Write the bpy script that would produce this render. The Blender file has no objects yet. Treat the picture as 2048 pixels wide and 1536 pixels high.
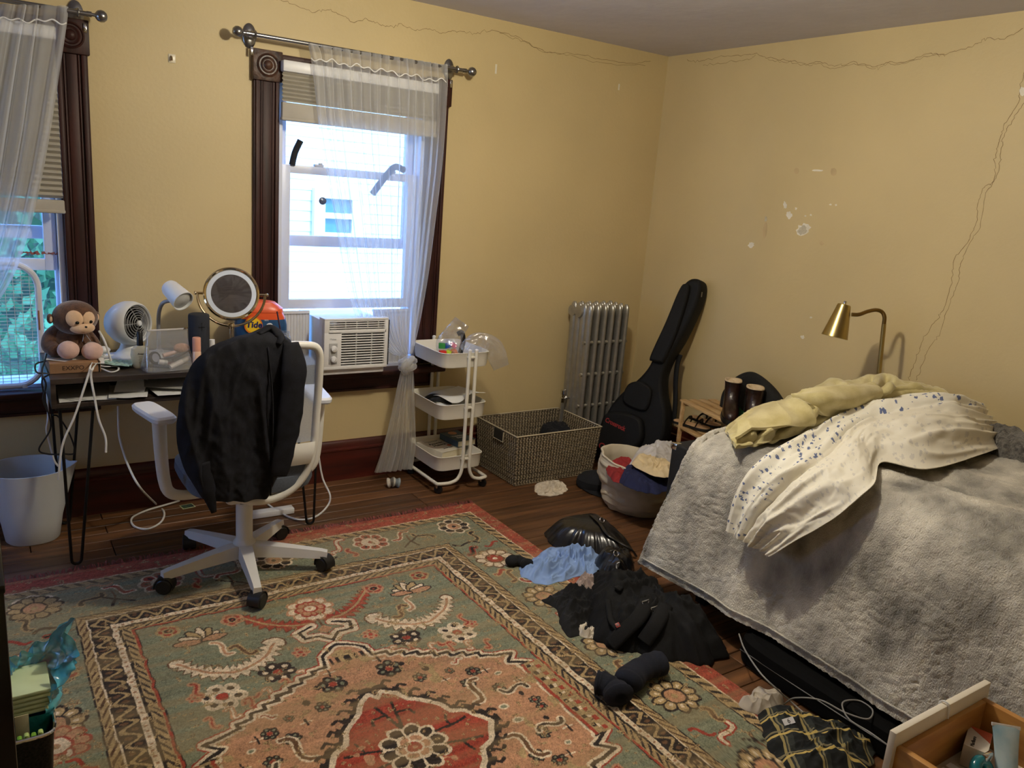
import bpy, bmesh, math, random
import numpy as np
from mathutils import Matrix, Vector

# ---------------------------------------------------------------- camera, world, lights, exposure
SC = bpy.context.scene
COL = SC.collection
FPX, CAMH = 1603.0, 1.62
def _cam_axes(yaw=34.56, pitch=13.47, roll=-4.51):
    yaw, pitch, roll = [math.radians(v) for v in (yaw, pitch, roll)]
    fwd = np.array([math.sin(yaw)*math.cos(pitch), math.cos(yaw)*math.cos(pitch), -math.sin(pitch)])
    right = np.array([math.cos(yaw), -math.sin(yaw), 0.0]); down = np.cross(fwd, right)
    c, s = math.cos(roll), math.sin(roll)
    return np.array([c*right+s*down, -s*right+c*down, fwd])
CAM = _cam_axes()
cd = bpy.data.cameras.new('camera'); cam = bpy.data.objects.new('camera', cd); COL.objects.link(cam)
cd.sensor_width = 36.0; cd.lens = 36.0*FPX/2048.0; cd.clip_start = .02; cd.clip_end = 200
r, d, f = CAM
cam.matrix_world = Matrix(((r[0], -d[0], -f[0], 0), (r[1], -d[1], -f[1], 0), (r[2], -d[2], -f[2], CAMH), (0, 0, 0, 1)))
SC.camera = cam

world = bpy.data.worlds.new('daylight'); SC.world = world; world.use_nodes = True
nt = world.node_tree
bg = nt.nodes['Background']
tc = nt.nodes.new('ShaderNodeTexCoord'); sp = nt.nodes.new('ShaderNodeSeparateXYZ'); rp = nt.nodes.new('ShaderNodeValToRGB')
nt.links.new(tc.outputs['Generated'], sp.inputs[0]); nt.links.new(sp.outputs['Z'], rp.inputs['Fac']); nt.links.new(rp.outputs['Color'], bg.inputs['Color'])
rp.color_ramp.elements[0].position = 0.0; rp.color_ramp.elements[0].color = (.36, .58, 1.0, 1)
rp.color_ramp.elements[1].position = 0.7; rp.color_ramp.elements[1].color = (.14, .36, 1.0, 1)
bg.inputs['Strength'].default_value = 9.0

def add_light(name, kind, loc, energy, color, **kw):
    l = bpy.data.lights.new(name, kind); o = bpy.data.objects.new(name, l); COL.objects.link(o)
    o.location = loc; l.energy = energy; l.color = color
    for k, v in kw.items():
        setattr(l, k, v)
    return o
sun = add_light('sun', 'SUN', (0, -10, 20), 5.0, (.58, .80, 1.0), angle=.01)
sun.rotation_euler = Vector((-.15, .75, -.9)).to_track_quat('-Z', 'Y').to_euler()
LAMP_POS = (1.6, 2.12, 2.33)
add_light('ceiling_lamp_bulb', 'POINT', LAMP_POS, 74.0, (1.0, .90, .69), shadow_soft_size=.06)

vs = SC.view_settings
vs.view_transform = 'Standard'; vs.look = 'None'; vs.exposure = 0.0; vs.gamma = 1.0; vs.use_curve_mapping = False
SC.cycles.max_bounces = 8; SC.cycles.transparent_max_bounces = 24

# ---------------------------------------------------------------- helpers
rng = np.random.RandomState(7)
def W(px, py, x=None, y=None, z=None):
    """where the sight line through a pixel of the photograph meets a plane of the room"""
    dd = CAM.T @ np.array([(px-1024)/FPX, (py-768)/FPX, 1.0])
    t = x/dd[0] if x is not None else y/dd[1] if y is not None else (z-CAMH)/dd[2]
    return np.array([0, 0, CAMH]) + t*dd

def lin(c):
    c = [v/255.0 for v in c]
    return tuple((v/12.92 if v <= .04045 else ((v+.055)/1.055)**2.4) for v in c)

MATS = {}
def mat(name, rgb, rough=.6, metal=0.0, var=.12, scale=12.0, bump=0.0, bscale=120.0, stretch=(1, 1, 1), rgb2=None,
        sheen=0.0, alpha=1.0, translucent=0.0, coat=0.0, emis=None, rnd=0.0, spec=.5, bdist=.01, detail=4.0, ramp=(.35, .65)):
    if name in MATS:
        return MATS[name]
    m = bpy.data.materials.new(name); m.use_nodes = True; MATS[name] = m
    n, l = m.node_tree.nodes, m.node_tree.links
    b = n['Principled BSDF']; out = n['Material Output']
    c1 = lin(rgb); c2 = lin(rgb2) if rgb2 else tuple(v*(1-var) for v in c1)
    if not rgb2:
        c1 = tuple(min(1, v*(1+var*.6)) for v in c1)
    t = n.new('ShaderNodeTexCoord'); mp = n.new('ShaderNodeMapping'); mp.inputs['Scale'].default_value = stretch
    src = t.outputs['Object']
    if rnd:
        oi = n.new('ShaderNodeObjectInfo'); vm = n.new('ShaderNodeVectorMath'); vm.operation = 'MULTIPLY_ADD'
        l.new(oi.outputs['Random'], vm.inputs[0]); vm.inputs[1].default_value = (31, 17, 11); l.new(src, vm.inputs[2]); src = vm.outputs[0]
    l.new(src, mp.inputs['Vector'])
    nz = n.new('ShaderNodeTexNoise'); nz.inputs['Scale'].default_value = scale; nz.inputs['Detail'].default_value = detail
    l.new(mp.outputs[0], nz.inputs['Vector'])
    cr = n.new('ShaderNodeValToRGB'); cr.color_ramp.elements[0].position = ramp[0]; cr.color_ramp.elements[1].position = ramp[1]
    cr.color_ramp.elements[0].color = (*c2, 1); cr.color_ramp.elements[1].color = (*c1, 1)
    l.new(nz.outputs['Fac'], cr.inputs['Fac']); colout = cr.outputs['Color']
    if rnd:
        hs = n.new('ShaderNodeHueSaturation'); mr = n.new('ShaderNodeMapRange')
        mr.inputs['To Min'].default_value = 1-rnd; mr.inputs['To Max'].default_value = 1+rnd
        l.new(oi.outputs['Random'], mr.inputs['Value']); l.new(mr.outputs[0], hs.inputs['Value']); l.new(colout, hs.inputs['Color']); colout = hs.outputs['Color']
    l.new(colout, b.inputs['Base Color'])
    b.inputs['Roughness'].default_value = rough; b.inputs['Metallic'].default_value = metal
    b.inputs['Specular IOR Level'].default_value = spec
    b.inputs['Sheen Weight'].default_value = sheen; b.inputs['Sheen Roughness'].default_value = .5
    b.inputs['Coat Weight'].default_value = coat; b.inputs['Coat Roughness'].default_value = .15
    if bump:
        nb = n.new('ShaderNodeTexNoise'); nb.inputs['Scale'].default_value = bscale; nb.inputs['Detail'].default_value = 3
        l.new(mp.outputs[0], nb.inputs['Vector'])
        bp = n.new('ShaderNodeBump'); bp.inputs['Strength'].default_value = bump; bp.inputs['Distance'].default_value = bdist
        l.new(nb.outputs['Fac'], bp.inputs['Height']); l.new(bp.outputs[0], b.inputs['Normal'])
    if emis:
        b.inputs['Emission Color'].default_value = (*lin(emis[0]), 1); b.inputs['Emission Strength'].default_value = emis[1]
    surf = b.outputs[0]
    if translucent:
        tr = n.new('ShaderNodeBsdfTranslucent'); l.new(colout, tr.inputs['Color']); mx = n.new('ShaderNodeMixShader'); mx.inputs[0].default_value = translucent
        l.new(surf, mx.inputs[1]); l.new(tr.outputs[0], mx.inputs[2]); surf = mx.outputs[0]
    if alpha < 1:
        tp = n.new('ShaderNodeBsdfTransparent'); mx = n.new('ShaderNodeMixShader'); mx.inputs[0].default_value = alpha
        l.new(tp.outputs[0], mx.inputs[1]); l.new(surf, mx.inputs[2]); surf = mx.outputs[0]
    l.new(surf, out.inputs['Surface'])
    return m

def clear_mat(name, tint=(1, 1, 1), rough=.05, refl=.12, bump=0.0, haze=.06, hazecol=(.85, .9, 1)):
    """thin clear sheet: mostly transparent, with mirror reflection and a little milkiness"""
    if name in MATS:
        return MATS[name]
    m = bpy.data.materials.new(name); m.use_nodes = True; MATS[name] = m
    n, l = m.node_tree.nodes, m.node_tree.links; out = n['Material Output']; n.remove(n['Principled BSDF'])
    tp = n.new('ShaderNodeBsdfTransparent'); tp.inputs[0].default_value = (*tint, 1)
    gl = n.new('ShaderNodeBsdfGlossy'); gl.inputs['Roughness'].default_value = rough
    df = n.new('ShaderNodeBsdfDiffuse'); df.inputs[0].default_value = (*hazecol, 1)
    lw = n.new('ShaderNodeLayerWeight'); lw.inputs[0].default_value = .25
    mr = n.new('ShaderNodeMapRange'); mr.inputs['To Min'].default_value = refl; mr.inputs['To Max'].default_value = min(1, refl*5)
    l.new(lw.outputs['Facing'], mr.inputs['Value'])
    m1 = n.new('ShaderNodeMixShader'); m1.inputs[0].default_value = haze; l.new(tp.outputs[0], m1.inputs[1]); l.new(df.outputs[0], m1.inputs[2])
    m2 = n.new('ShaderNodeMixShader'); l.new(mr.outputs[0], m2.inputs[0]); l.new(m1.outputs[0], m2.inputs[1]); l.new(gl.outputs[0], m2.inputs[2])
    if bump:
        nz = n.new('ShaderNodeTexNoise'); nz.inputs['Scale'].default_value = 40; bp = n.new('ShaderNodeBump'); bp.inputs['Strength'].default_value = bump
        l.new(nz.outputs['Fac'], bp.inputs['Height']); l.new(bp.outputs[0], gl.inputs['Normal'])
    l.new(m2.outputs[0], out.inputs['Surface'])
    return m

# value noise, vectorised
_P = rng.rand(64, 64, 64)
def vnoise(x, y, z=0.0):
    x, y, z = np.broadcast_arrays(np.asarray(x, float), np.asarray(y, float), np.asarray(z, float))
    xi, yi, zi = np.floor(x).astype(int), np.floor(y).astype(int), np.floor(z).astype(int)
    u, v, w = x-xi, y-yi, z-zi
    u, v, w = [q*q*(3-2*q) for q in (u, v, w)]
    g = lambda i, j, k: _P[(xi+i) & 63, (yi+j) & 63, (zi+k) & 63]
    a = (g(0, 0, 0)*(1-u)+g(1, 0, 0)*u)*(1-v)+(g(0, 1, 0)*(1-u)+g(1, 1, 0)*u)*v
    b = (g(0, 0, 1)*(1-u)+g(1, 0, 1)*u)*(1-v)+(g(0, 1, 1)*(1-u)+g(1, 1, 1)*u)*v
    return (a*(1-w)+b*w)*2-1
def fbm(x, y, z=0.0, o=3):
    s, a, f_ = 0, 1.0, 1.0
    for i in range(o):
        s = s+a*vnoise(np.asarray(x)*f_+i*7.3, np.asarray(y)*f_+i*3.1, np.asarray(z)*f_); a *= .5; f_ *= 2.03
    return s
def ridge(x, y, z=0.0):
    return 1-2*np.abs(vnoise(x, y, z))

def spline(pts, n):
    """Catmull-Rom through pts (rows), n samples"""
    p = np.array(pts, float); m = len(p)
    if m == 2:
        t = np.linspace(0, 1, n)[:, None]; return p[0]*(1-t)+p[1]*t
    pp = np.concatenate([(2*p[0]-p[1])[None], p, (2*p[-1]-p[-2])[None]])
    t = np.linspace(0, m-1-1e-9, n); i = t.astype(int); u = (t-i).reshape((-1,)+(1,)*(p.ndim-1))
    a, b, c, e = pp[i], pp[i+1], pp[i+2], pp[i+3]
    return .5*((2*b)+(-a+c)*u+(2*a-5*b+4*c-e)*u**2+(-a+3*b-3*c+e)*u**3)
def surf(rows, nu, nv):
    """smooth surface through a grid of control points, rows x columns x 3 -> nu x nv x 3"""
    g = np.array([spline(np.array(q, float), nv) for q in rows])
    return spline(g, nu)
def normals(G):
    du = np.gradient(G, axis=0); dv = np.gradient(G, axis=1); n = np.cross(du, dv)
    return n/(np.linalg.norm(n, axis=2, keepdims=True)+1e-9)

def frame(c, zdir, xhint=(1, 0, 0)):
    z = Vector(zdir).normalized(); x = Vector(xhint); x = (x-z*x.dot(z))
    x = x.normalized() if x.length > 1e-6 else z.orthogonal().normalized(); y = z.cross(x)
    return Matrix(((x.x, y.x, z.x, c[0]), (x.y, y.y, z.y, c[1]), (x.z, y.z, z.z, c[2]), (0, 0, 0, 1)))
def rotz(c, deg):
    return Matrix.Translation(Vector(c)) @ Matrix.Rotation(math.radians(deg), 4, 'Z')

BASE = {}
class MB:
    """collects shapes into one mesh"""
    def __init__(s): s.v, s.f, s.m = [], [], []
    def add(s, v, f, M=None, mi=0):
        v = np.asarray(v, float).reshape(-1, 3)
        if M is not None:
            A = np.array(M); v = v @ A[:3, :3].T + A[:3, 3]
        o = sum(len(q) for q in s.v); s.v.append(v)
        s.f += [tuple(int(i)+o for i in q) for q in f]; s.m += [mi]*len(f); return s
    def box(s, c, size, M=None, bev=0.0, seg=2, mi=0):
        bm = bmesh.new(); bmesh.ops.create_cube(bm, size=1.0)
        for v in bm.verts: v.co = Vector((v.co.x*size[0], v.co.y*size[1], v.co.z*size[2]))
        if bev: bmesh.ops.bevel(bm, geom=bm.edges[:], offset=min(bev, min(size)*.49), segments=seg, profile=.5, affect='EDGES')
        bm.verts.ensure_lookup_table(); bm.verts.index_update()
        v = np.array([q.co[:] for q in bm.verts])+np.array(c); f = [[q.index for q in p.verts] for p in bm.faces]; bm.free()
        return s.add(v, f, M, mi)
    def tube(s, pts, r, seg=8, closed=False, M=None, mi=0, caps=True, flat=1.0, up=None):
        p = np.asarray(pts, float); n = len(p); rr = np.broadcast_to(np.asarray(r, float), (n,))
        t = (np.roll(p, -1, 0)-np.roll(p, 1, 0)) if closed else np.gradient(p, axis=0)
        t = t/(np.linalg.norm(t, axis=1, keepdims=True)+1e-12)
        u = np.array(up, float) if up is not None else (np.array([0, 0, 1.0]) if abs(t[0][2]) < .9 else np.array([1.0, 0, 0]))
        V = []
        for i in range(n):
            if up is not None: u = np.array(up, float)
            u = u-t[i]*u.dot(t[i]); u = u/(np.linalg.norm(u)+1e-12); w = np.cross(t[i], u)
            for k in range(seg):
                a = 2*math.pi*k/seg; V.append(p[i]+rr[i]*(math.cos(a)*u*flat+math.sin(a)*w))
        F = []
        for i in range(n if closed else n-1):
            j = (i+1) % n
            for k in range(seg):
                q = (k+1) % seg; F.append((i*seg+k, i*seg+q, j*seg+q, j*seg+k))
        if caps and not closed:
            F.append(tuple(range(seg-1, -1, -1))); F.append(tuple((n-1)*seg+k for k in range(seg)))
        return s.add(V, F, M, mi)
    def lathe(s, prof, seg=24, M=None, mi=0, sx=1.0, sy=1.0):
        V, F = [], []
        for (r_, z) in prof:
            for k in range(seg):
                a = 2*math.pi*k/seg; V.append((r_*math.cos(a)*sx, r_*math.sin(a)*sy, z))
        for i in range(len(prof)-1):
            for k in range(seg):
                q = (k+1) % seg; F.append((i*seg+k, i*seg+q, (i+1)*seg+q, (i+1)*seg+k))
        if prof[0][0] > 1e-6: F.append(tuple(range(seg-1, -1, -1)))
        if prof[-1][0] > 1e-6: F.append(tuple((len(prof)-1)*seg+k for k in range(seg)))
        return s.add(V, F, M, mi)
    def ell(s, c, r_, M=None, nu=20, nv=12, mi=0, R=None):
        prof = []
        V, F = [], []
        for i in range(nv+1):
            th = math.pi*i/nv
            for k in range(nu):
                a = 2*math.pi*k/nu; V.append((math.sin(th)*math.cos(a)*r_[0], math.sin(th)*math.sin(a)*r_[1], -math.cos(th)*r_[2]))
        for i in range(nv):
            for k in range(nu):
                q = (k+1) % nu; F.append((i*nu+k, i*nu+q, (i+1)*nu+q, (i+1)*nu+k))
        V = np.array(V)
        if R is not None: V = V @ np.array(R)[:3, :3].T
        return s.add(V+np.array(c), F, M, mi)
    def prism(s, poly, h0, h1, M=None, mi=0):
        n = len(poly); V = [(p[0], p[1], h0) for p in poly]+[(p[0], p[1], h1) for p in poly]
        F = [tuple(range(n-1, -1, -1)), tuple(range(n, 2*n))]+[(i, (i+1) % n, n+(i+1) % n, n+i) for i in range(n)]
        return s.add(V, F, M, mi)
    def grid(s, G, M=None, mi=0, cu=False, cv=False, flip=False):
        a, b = G.shape[:2]; F = []
        I = np.arange(a*b).reshape(a, b)
        if cu: I = np.vstack([I, I[:1]])
        if cv: I = np.hstack([I, I[:, :1]])
        q = np.stack([I[:-1, :-1], I[1:, :-1], I[1:, 1:], I[:-1, 1:]], -1).reshape(-1, 4)
        if flip: q = q[:, ::-1]
        return s.add(G.reshape(-1, 3), q.tolist(), M, mi)
    def shell(s, G, th, M=None, mi=0):
        """a sheet with thickness"""
        N = normals(G); a, b = G.shape[:2]
        A = G+N*th/2; B = G-N*th/2
        s.grid(A, M, mi); s.grid(B, M, mi, flip=True)
        rim = lambda G_: np.vstack([G_[0], G_[1:, -1], G_[-1, -2::-1], G_[-2:0:-1, 0]])
        ra, rb = rim(A), rim(B)
        s.grid(np.stack([ra, rb]), M, mi, cv=True); return s
    def build(s, name, material, parent=None, origin=None, sharp=35, label=None, smooth=True):
        v = np.vstack(s.v)
        if parent is not None: o = np.array(BASE[parent.name])
        elif origin is not None: o = np.array(origin, float)
        else: lo, hi = v.min(0), v.max(0); o = np.array([(lo[0]+hi[0])/2, (lo[1]+hi[1])/2, lo[2]])
        me = bpy.data.meshes.new(name); me.from_pydata((v-o).tolist(), [], s.f)
        ms = material if isinstance(material, (list, tuple)) else [material]
        for q in ms: me.materials.append(q)
        if len(ms) > 1: me.polygons.foreach_set('material_index', s.m)
        me.polygons.foreach_set('use_smooth', [smooth]*len(me.polygons))
        if smooth and sharp < 180: me.set_sharp_from_angle(angle=math.radians(sharp))
        me.update()
        ob = bpy.data.objects.new(name, me); COL.objects.link(ob)
        if parent is not None: ob.parent = parent
        else: ob.location = o
        BASE[ob.name] = tuple(o)
        if label: ob['label'] = label
        return ob

def thing(name, label, cat, loc, group=None, kind=None):
    o = bpy.data.objects.new(name, None); COL.objects.link(o); o.location = loc; o.empty_display_size = .05
    BASE[o.name] = tuple(loc)
    if label: o['label'] = label
    if cat: o['category'] = cat
    if group: o['group'] = group
    if kind: o['kind'] = kind
    return o
def tag(o, label=None, cat=None, group=None, kind=None):
    if label: o['label'] = label
    if cat: o['category'] = cat
    if group: o['group'] = group
    if kind: o['kind'] = kind
    return o
def letters(txt, size, M, material, parent, name='lettering', depth=.0004, align='CENTER', shear=0.0, bold=0.0, xs=1.0):
    cu = bpy.data.curves.new(name, 'FONT'); cu.body = txt; cu.size = size; cu.extrude = depth; cu.align_x = align; cu.align_y = 'CENTER'
    cu.shear = shear; cu.offset = bold; cu.resolution_u = 3
    tmp = bpy.data.objects.new('tmp', cu); me = bpy.data.meshes.new_from_object(tmp)
    bpy.data.objects.remove(tmp); bpy.data.curves.remove(cu)
    A = np.array(M); n = len(me.vertices); v = np.empty(n*3); me.vertices.foreach_get('co', v); v = v.reshape(-1, 3)
    v[:, 0] *= xs
    v = v @ A[:3, :3].T+A[:3, 3]-np.array(BASE[parent.name]); me.vertices.foreach_set('co', v.ravel()); me.update()
    me.name = name; me.materials.clear(); me.materials.append(material)
    o = bpy.data.objects.new(name, me); COL.objects.link(o); o.parent = parent; BASE[o.name] = BASE[parent.name]
    return o
def face_frame(c, normal, up=(0, 0, 1)):
    """text plane: x reads rightwards seen from the normal's side"""
    n = Vector(normal).normalized(); u = Vector(up); u = (u-n*u.dot(n)).normalized(); x = u.cross(n)
    return Matrix(((x.x, u.x, n.x, c[0]), (x.y, u.y, n.y, c[1]), (x.z, u.z, n.z, c[2]), (0, 0, 0, 1)))
def cable(name, label, pts, r_, m, n=60, flat=1.0, up=None, cat='cable', group=None):
    o = MB().tube(spline(pts, n), r_, 7, flat=flat, up=up).build(name, m); return tag(o, label, cat, group)

def heap(outline, h, seed=0, fold=9.0, amp=.5, nr=58, nt=190, edge=.35, z0=0.002, dirn=None, lift=None, mode=0):
    """crumpled cloth lying on a surface: outline is a closed list of floor points seen from above"""
    P = np.array(outline, float)[:, :2]; c = P.mean(0)
    Q = np.vstack([P, P[:3]]); Q = np.vstack([P[-1:], Q])
    m = len(P); t = np.linspace(0, m, nt, endpoint=False); i = t.astype(int); u = (t-i)[:, None]
    a, b, e, g = Q[i], Q[i+1], Q[i+2], Q[(i+3) % len(Q)]
    bd = .5*((2*b)+(-a+e)*u+(2*a-5*b+4*e-g)*u**2+(-a+3*b-3*e+g)*u**3)
    bd = c+(bd-c)*(1+.07*vnoise(bd[:, 0]*18+seed, bd[:, 1]*18, seed)+.05*vnoise(bd[:, 0]*45, bd[:, 1]*45+seed, seed))[:, None]
    v = np.linspace(0, 1, nr)[1:][:, None]
    X = c[0]+(bd[:, 0]-c[0])*v; Y = c[1]+(bd[:, 1]-c[1])*v; V = np.broadcast_to(v, X.shape)
    th = np.arctan2(bd[:, 1]-c[1], bd[:, 0]-c[0])[None]
    wx = .35*fbm(X*fold*.5+seed, Y*fold*.5, seed, 2); wy = .35*fbm(X*fold*.5, Y*fold*.5+seed*2.1, seed+5, 2)
    if dirn is not None:
        ca, sa = math.cos(dirn), math.sin(dirn); A_ = X*ca+Y*sa; B_ = -X*sa+Y*ca; fx, fy = A_*.28, B_
    else: fx, fy = X, Y
    rid = lambda x, y, z: (1-np.abs(vnoise(x, y, z)))**3
    fl = 2*(.55*rid((fx+wx*.12)*fold+seed*3.7, (fy+wy*.12)*fold, seed)+.32*rid((fx+wy*.1)*fold*2.2, (fy+wx*.1)*fold*2.2+seed, seed+2)+.13*rid((fx+wy*.05)*fold*4.7, (fy+wx*.05)*fold*4.7+seed, seed+4))-1
    prof = 1-np.clip((V-(1-edge))/edge, 0, 1)**2.2
    prof = prof*(.72+.28*np.cos(V*math.pi/2))
    Z = h*prof*(1-amp*.5+amp*.5*fl)+z0
    if lift is not None: Z = Z+lift(X, Y)*prof
    mb = MB(); n2 = nr-1
    cz = Z[0].mean()
    V3 = np.vstack([np.array([[c[0], c[1], cz]]), np.stack([X, Y, Z], -1).reshape(-1, 3)])
    F = [(0, 1+k, 1+(k+1) % nt) for k in range(nt)]
    for q in range(n2-1):
        for k in range(nt):
            k2 = (k+1) % nt; F.append((1+q*nt+k, 1+(q+1)*nt+k, 1+(q+1)*nt+k2, 1+q*nt+k2))
    base = len(V3); V3 = np.vstack([V3, np.stack([X[-1], Y[-1], np.full(nt, z0-.001)], -1)])
    for k in range(nt):
        k2 = (k+1) % nt; F.append((1+(n2-1)*nt+k, base+k, base+k2, 1+(n2-1)*nt+k2))
    F.append(tuple(base+k for k in range(nt-1, -1, -1)))
    return mb.add(V3, F)

# ================================================================ THE SETTING
YW, XW, ZC = 3.97, 3.725, 2.515
XL, YF = -1.7, -1.1
m_wall = mat('wall_paint_tan', (204, 184, 138), rough=.55, var=.05, scale=1.6, bump=.05, bscale=60, bdist=.02)
m_ceil = mat('ceiling_paint', (206, 204, 216), rough=.85, var=.04, scale=2.5, bump=.12, bscale=9, bdist=.03)
m_darkwood = mat('dark_stained_trim', (62, 28, 22), rough=.5, rgb2=(38, 16, 13), scale=5, stretch=(6, 6, .6), bump=.06, bscale=80, spec=.35)
m_darkwood_h = mat('dark_stained_trim_long', (66, 29, 22), rough=.5, rgb2=(38, 16, 13), scale=5, stretch=(.6, 6, 6), bump=.06, bscale=80, spec=.35)
m_block = mat('worn_corner_block', (84, 56, 40), rough=.4, rgb2=(44, 24, 18), scale=26, bump=.2, bscale=50)
m_vinyl = mat('white_vinyl', (220, 226, 242), rough=.35, var=.03, scale=6)
m_plank = mat('worn_floor_boards', (124, 84, 52), rough=.4, rgb2=(62, 42, 28), scale=2.2, stretch=(.9, 14, 14), bump=.12, bscale=22, bdist=.004, rnd=.28, ramp=(.3, .72), detail=7)
m_sub = mat('floor_underlay', (30, 20, 14), rough=.9)
m_crackd = mat('plaster_crack', (122, 96, 60), rough=.9)
m_chip = mat('bare_plaster', (232, 226, 212), rough=.9, bump=.3)
m_chipg = mat('grey_plaster', (196, 188, 168), rough=.9, bump=.4, scale=40)
m_chipt = mat('tan_patch', (196, 172, 132), rough=.8)
m_steel = mat('brushed_steel', (150, 150, 152), rough=.28, metal=1.0, var=.08)
m_chrome = mat('chrome', (220, 220, 222), rough=.08, metal=1.0, var=.02)
m_pane = clear_mat('window_glass', refl=.035, haze=.0)
m_white = mat('white_plastic', (226, 226, 228), rough=.38, var=.03)
m_black = mat('black_plastic', (20, 20, 22), rough=.42, var=.2)

# floor with boards
flo = thing('floor', None, None, (0, 0, 0), kind='structure')
MB().box(((XL+XW)/2, (YF+4.12)/2, -.06), (XW-XL, 4.12-YF, .07)).build('subfloor', m_sub, flo)
pw = .083
Ls = [2.13, 1.83, 1.465]
pm = []
for L in Ls:
    o = MB().box((0, 0, -.0125), (L-.004, pw-.0035, .025), bev=.0018, seg=1).build('plank', m_plank, flo); pm.append(o.data); bpy.data.objects.remove(o)
row, y = 0, YF+pw/2
prng = random.Random(3)
while y < YW:
    order = [0, 1, 2]; prng.shuffle(order); x = XL
    for k in order:
        o = bpy.data.objects.new('plank', pm[k]); COL.objects.link(o); o.parent = flo; o.location = (x+Ls[k]/2, y, 0); x += Ls[k]
    y += pw; row += 1

def wall_boxes(name, boxes, m):
    mb = MB()
    for lo, hi in boxes:
        mb.box([(a+b)/2 for a, b in zip(lo, hi)], [b-a for a, b in zip(lo, hi)])
    o = mb.build(name, m, smooth=False); o['kind'] = 'structure'; return o
O1 = (1.262, 2.055); O2 = (-.45, .343); OZ = (.615, 2.10)
T = YW+.16
wb = wall_boxes('wall_back', [((XL, YW, 0), (O2[0], T, ZC)), ((O2[1], YW, 0), (O1[0], T, ZC)), ((O1[1], YW, 0), (XW+.15, T, ZC)),
    ((O2[0], YW, 0), (O2[1], T, OZ[0])), ((O1[0], YW, 0), (O1[1], T, OZ[0])), ((O2[0], YW, OZ[1]), (O2[1], T, ZC)), ((O1[0], YW, OZ[1]), (O1[1], T, ZC))], m_wall)
wr = wall_boxes('wall_right', [((XW, YF, 0), (XW+.15, YW, ZC))], m_wall)
W3 = (2.75, 3.35, .80, 1.95)
wall_boxes('wall_left', [((XL-.15, YF, 0), (XL, W3[0], ZC)), ((XL-.15, W3[1], 0), (XL, T, ZC)), ((XL-.15, W3[0], 0), (XL, W3[1], W3[2])), ((XL-.15, W3[0], W3[3]), (XL, W3[1], ZC))], m_wall)
w3 = thing('window_3', None, None, (XL, (W3[0]+W3[1])/2, W3[2]), kind='structure')
for yq in (W3[0]-.06, W3[1]+.06): MB().box((XL+.012, yq, (W3[2]+W3[3])/2), (.024, .12, W3[3]-W3[2]), bev=.003).build('casing', m_darkwood, w3)
MB().box((XL+.012, (W3[0]+W3[1])/2, W3[3]+.06), (.024, W3[1]-W3[0]+.24, .12), bev=.003).build('head_casing', m_darkwood, w3)
MB().box((XL+.03, (W3[0]+W3[1])/2, W3[2]-.012), (.10, W3[1]-W3[0]+.28, .026), bev=.006).build('sill', m_darkwood, w3)
for (za, zb, xo) in ((W3[2]+.01, 1.37, -.06), (1.34, W3[3]-.01, -.10)):
    mb = MB()
    for yq in (W3[0]+.03, W3[1]-.03): mb.box((XL+xo, yq, (za+zb)/2), (.035, .05, zb-za), bev=.003)
    for zq in (za+.025, zb-.02): mb.box((XL+xo, (W3[0]+W3[1])/2, zq), (.031, W3[1]-W3[0]-.104, .045), bev=.003)
    so3 = mb.build('sash', m_vinyl, w3); MB().box((XL+xo, (W3[0]+W3[1])/2, (za+zb)/2), (.004, W3[1]-W3[0]-.10, zb-za-.09)).build('pane', m_pane, so3)
wall_boxes('wall_front', [((XL-.15, YF-.15, 0), (XW+.15, YF, ZC))], m_wall)
wall_boxes('ceiling', [((XL-.15, YF-.15, ZC), (XW+.15, T, ZC+.12))], m_ceil)

def profile_run(name, prof, a, b, axis, m, parent=None):
    """moulding: profile (depth, height) swept between a and b along x or y"""
    mb = MB(); n = len(prof)
    if axis == 'x':
        V = [(a, YW-p[0], p[1]) for p in prof]+[(b, YW-p[0], p[1]) for p in prof]
    else:
        V = [(XW-p[0], a, p[1]) for p in prof]+[(XW-p[0], b, p[1]) for p in prof]
    F = [(i, i+1, n+i+1, n+i) for i in range(n-1)]+[tuple(range(n)), tuple(range(2*n-1, n-1, -1)), (n-1, 0, n, 2*n-1)]
    return mb.add(V, F).build(name, m, parent, sharp=30)
bbp = [(0.0, 0.0), (.022, 0.0), (.022, .165), (.026, .17), (.026, .178), (.016, .185), (.016, .2), (.010, .215), (.004, .223), (0, .225)]
o = profile_run('baseboard_back', bbp, XL, XW, 'x', mat('baseboard_stain', (84, 28, 18), rough=.35, rgb2=(54, 18, 13), scale=4, stretch=(.5, 5, 5), coat=.25)); o['kind'] = 'structure'
o = profile_run('baseboard_right', bbp, YF, YW-.02, 'y', MATS['baseboard_stain']); o['kind'] = 'structure'

# cracks and chips in the paint
def ribbon(pts, w, x=None, y=None, seed=0):
    P = np.array([W(*p, x=x) if x is not None else W(*p, y=y) for p in pts])
    n = max(24, len(P)*7); Q = spline(P, n)*.35+.65*np.array([np.interp(np.linspace(0, len(P)-1, n), np.arange(len(P)), P[:, k]) for k in range(3)]).T
    jit = np.random.RandomState(seed); Q[:, 2] += jit.normal(0, .0035, n)
    if x is not None: Q[:, 1] += jit.normal(0, .003, n)
    else: Q[:, 0] += jit.normal(0, .003, n)
    t = np.gradient(Q, axis=0); nn = np.array([1.0, 0, 0]) if x is not None else np.array([0, 1.0, 0])
    s = np.cross(t, nn); s /= np.linalg.norm(s, axis=1, keepdims=True)+1e-9
    ww = (w*(.6+.5*jit.rand(n)))[:, None]
    mb = MB(); mb.grid(np.stack([Q-s*ww/2, Q+s*ww/2])); return mb
c7 = lambda L: [(1280+a/1.9206, b/1.92) for a, b in L]
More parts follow.
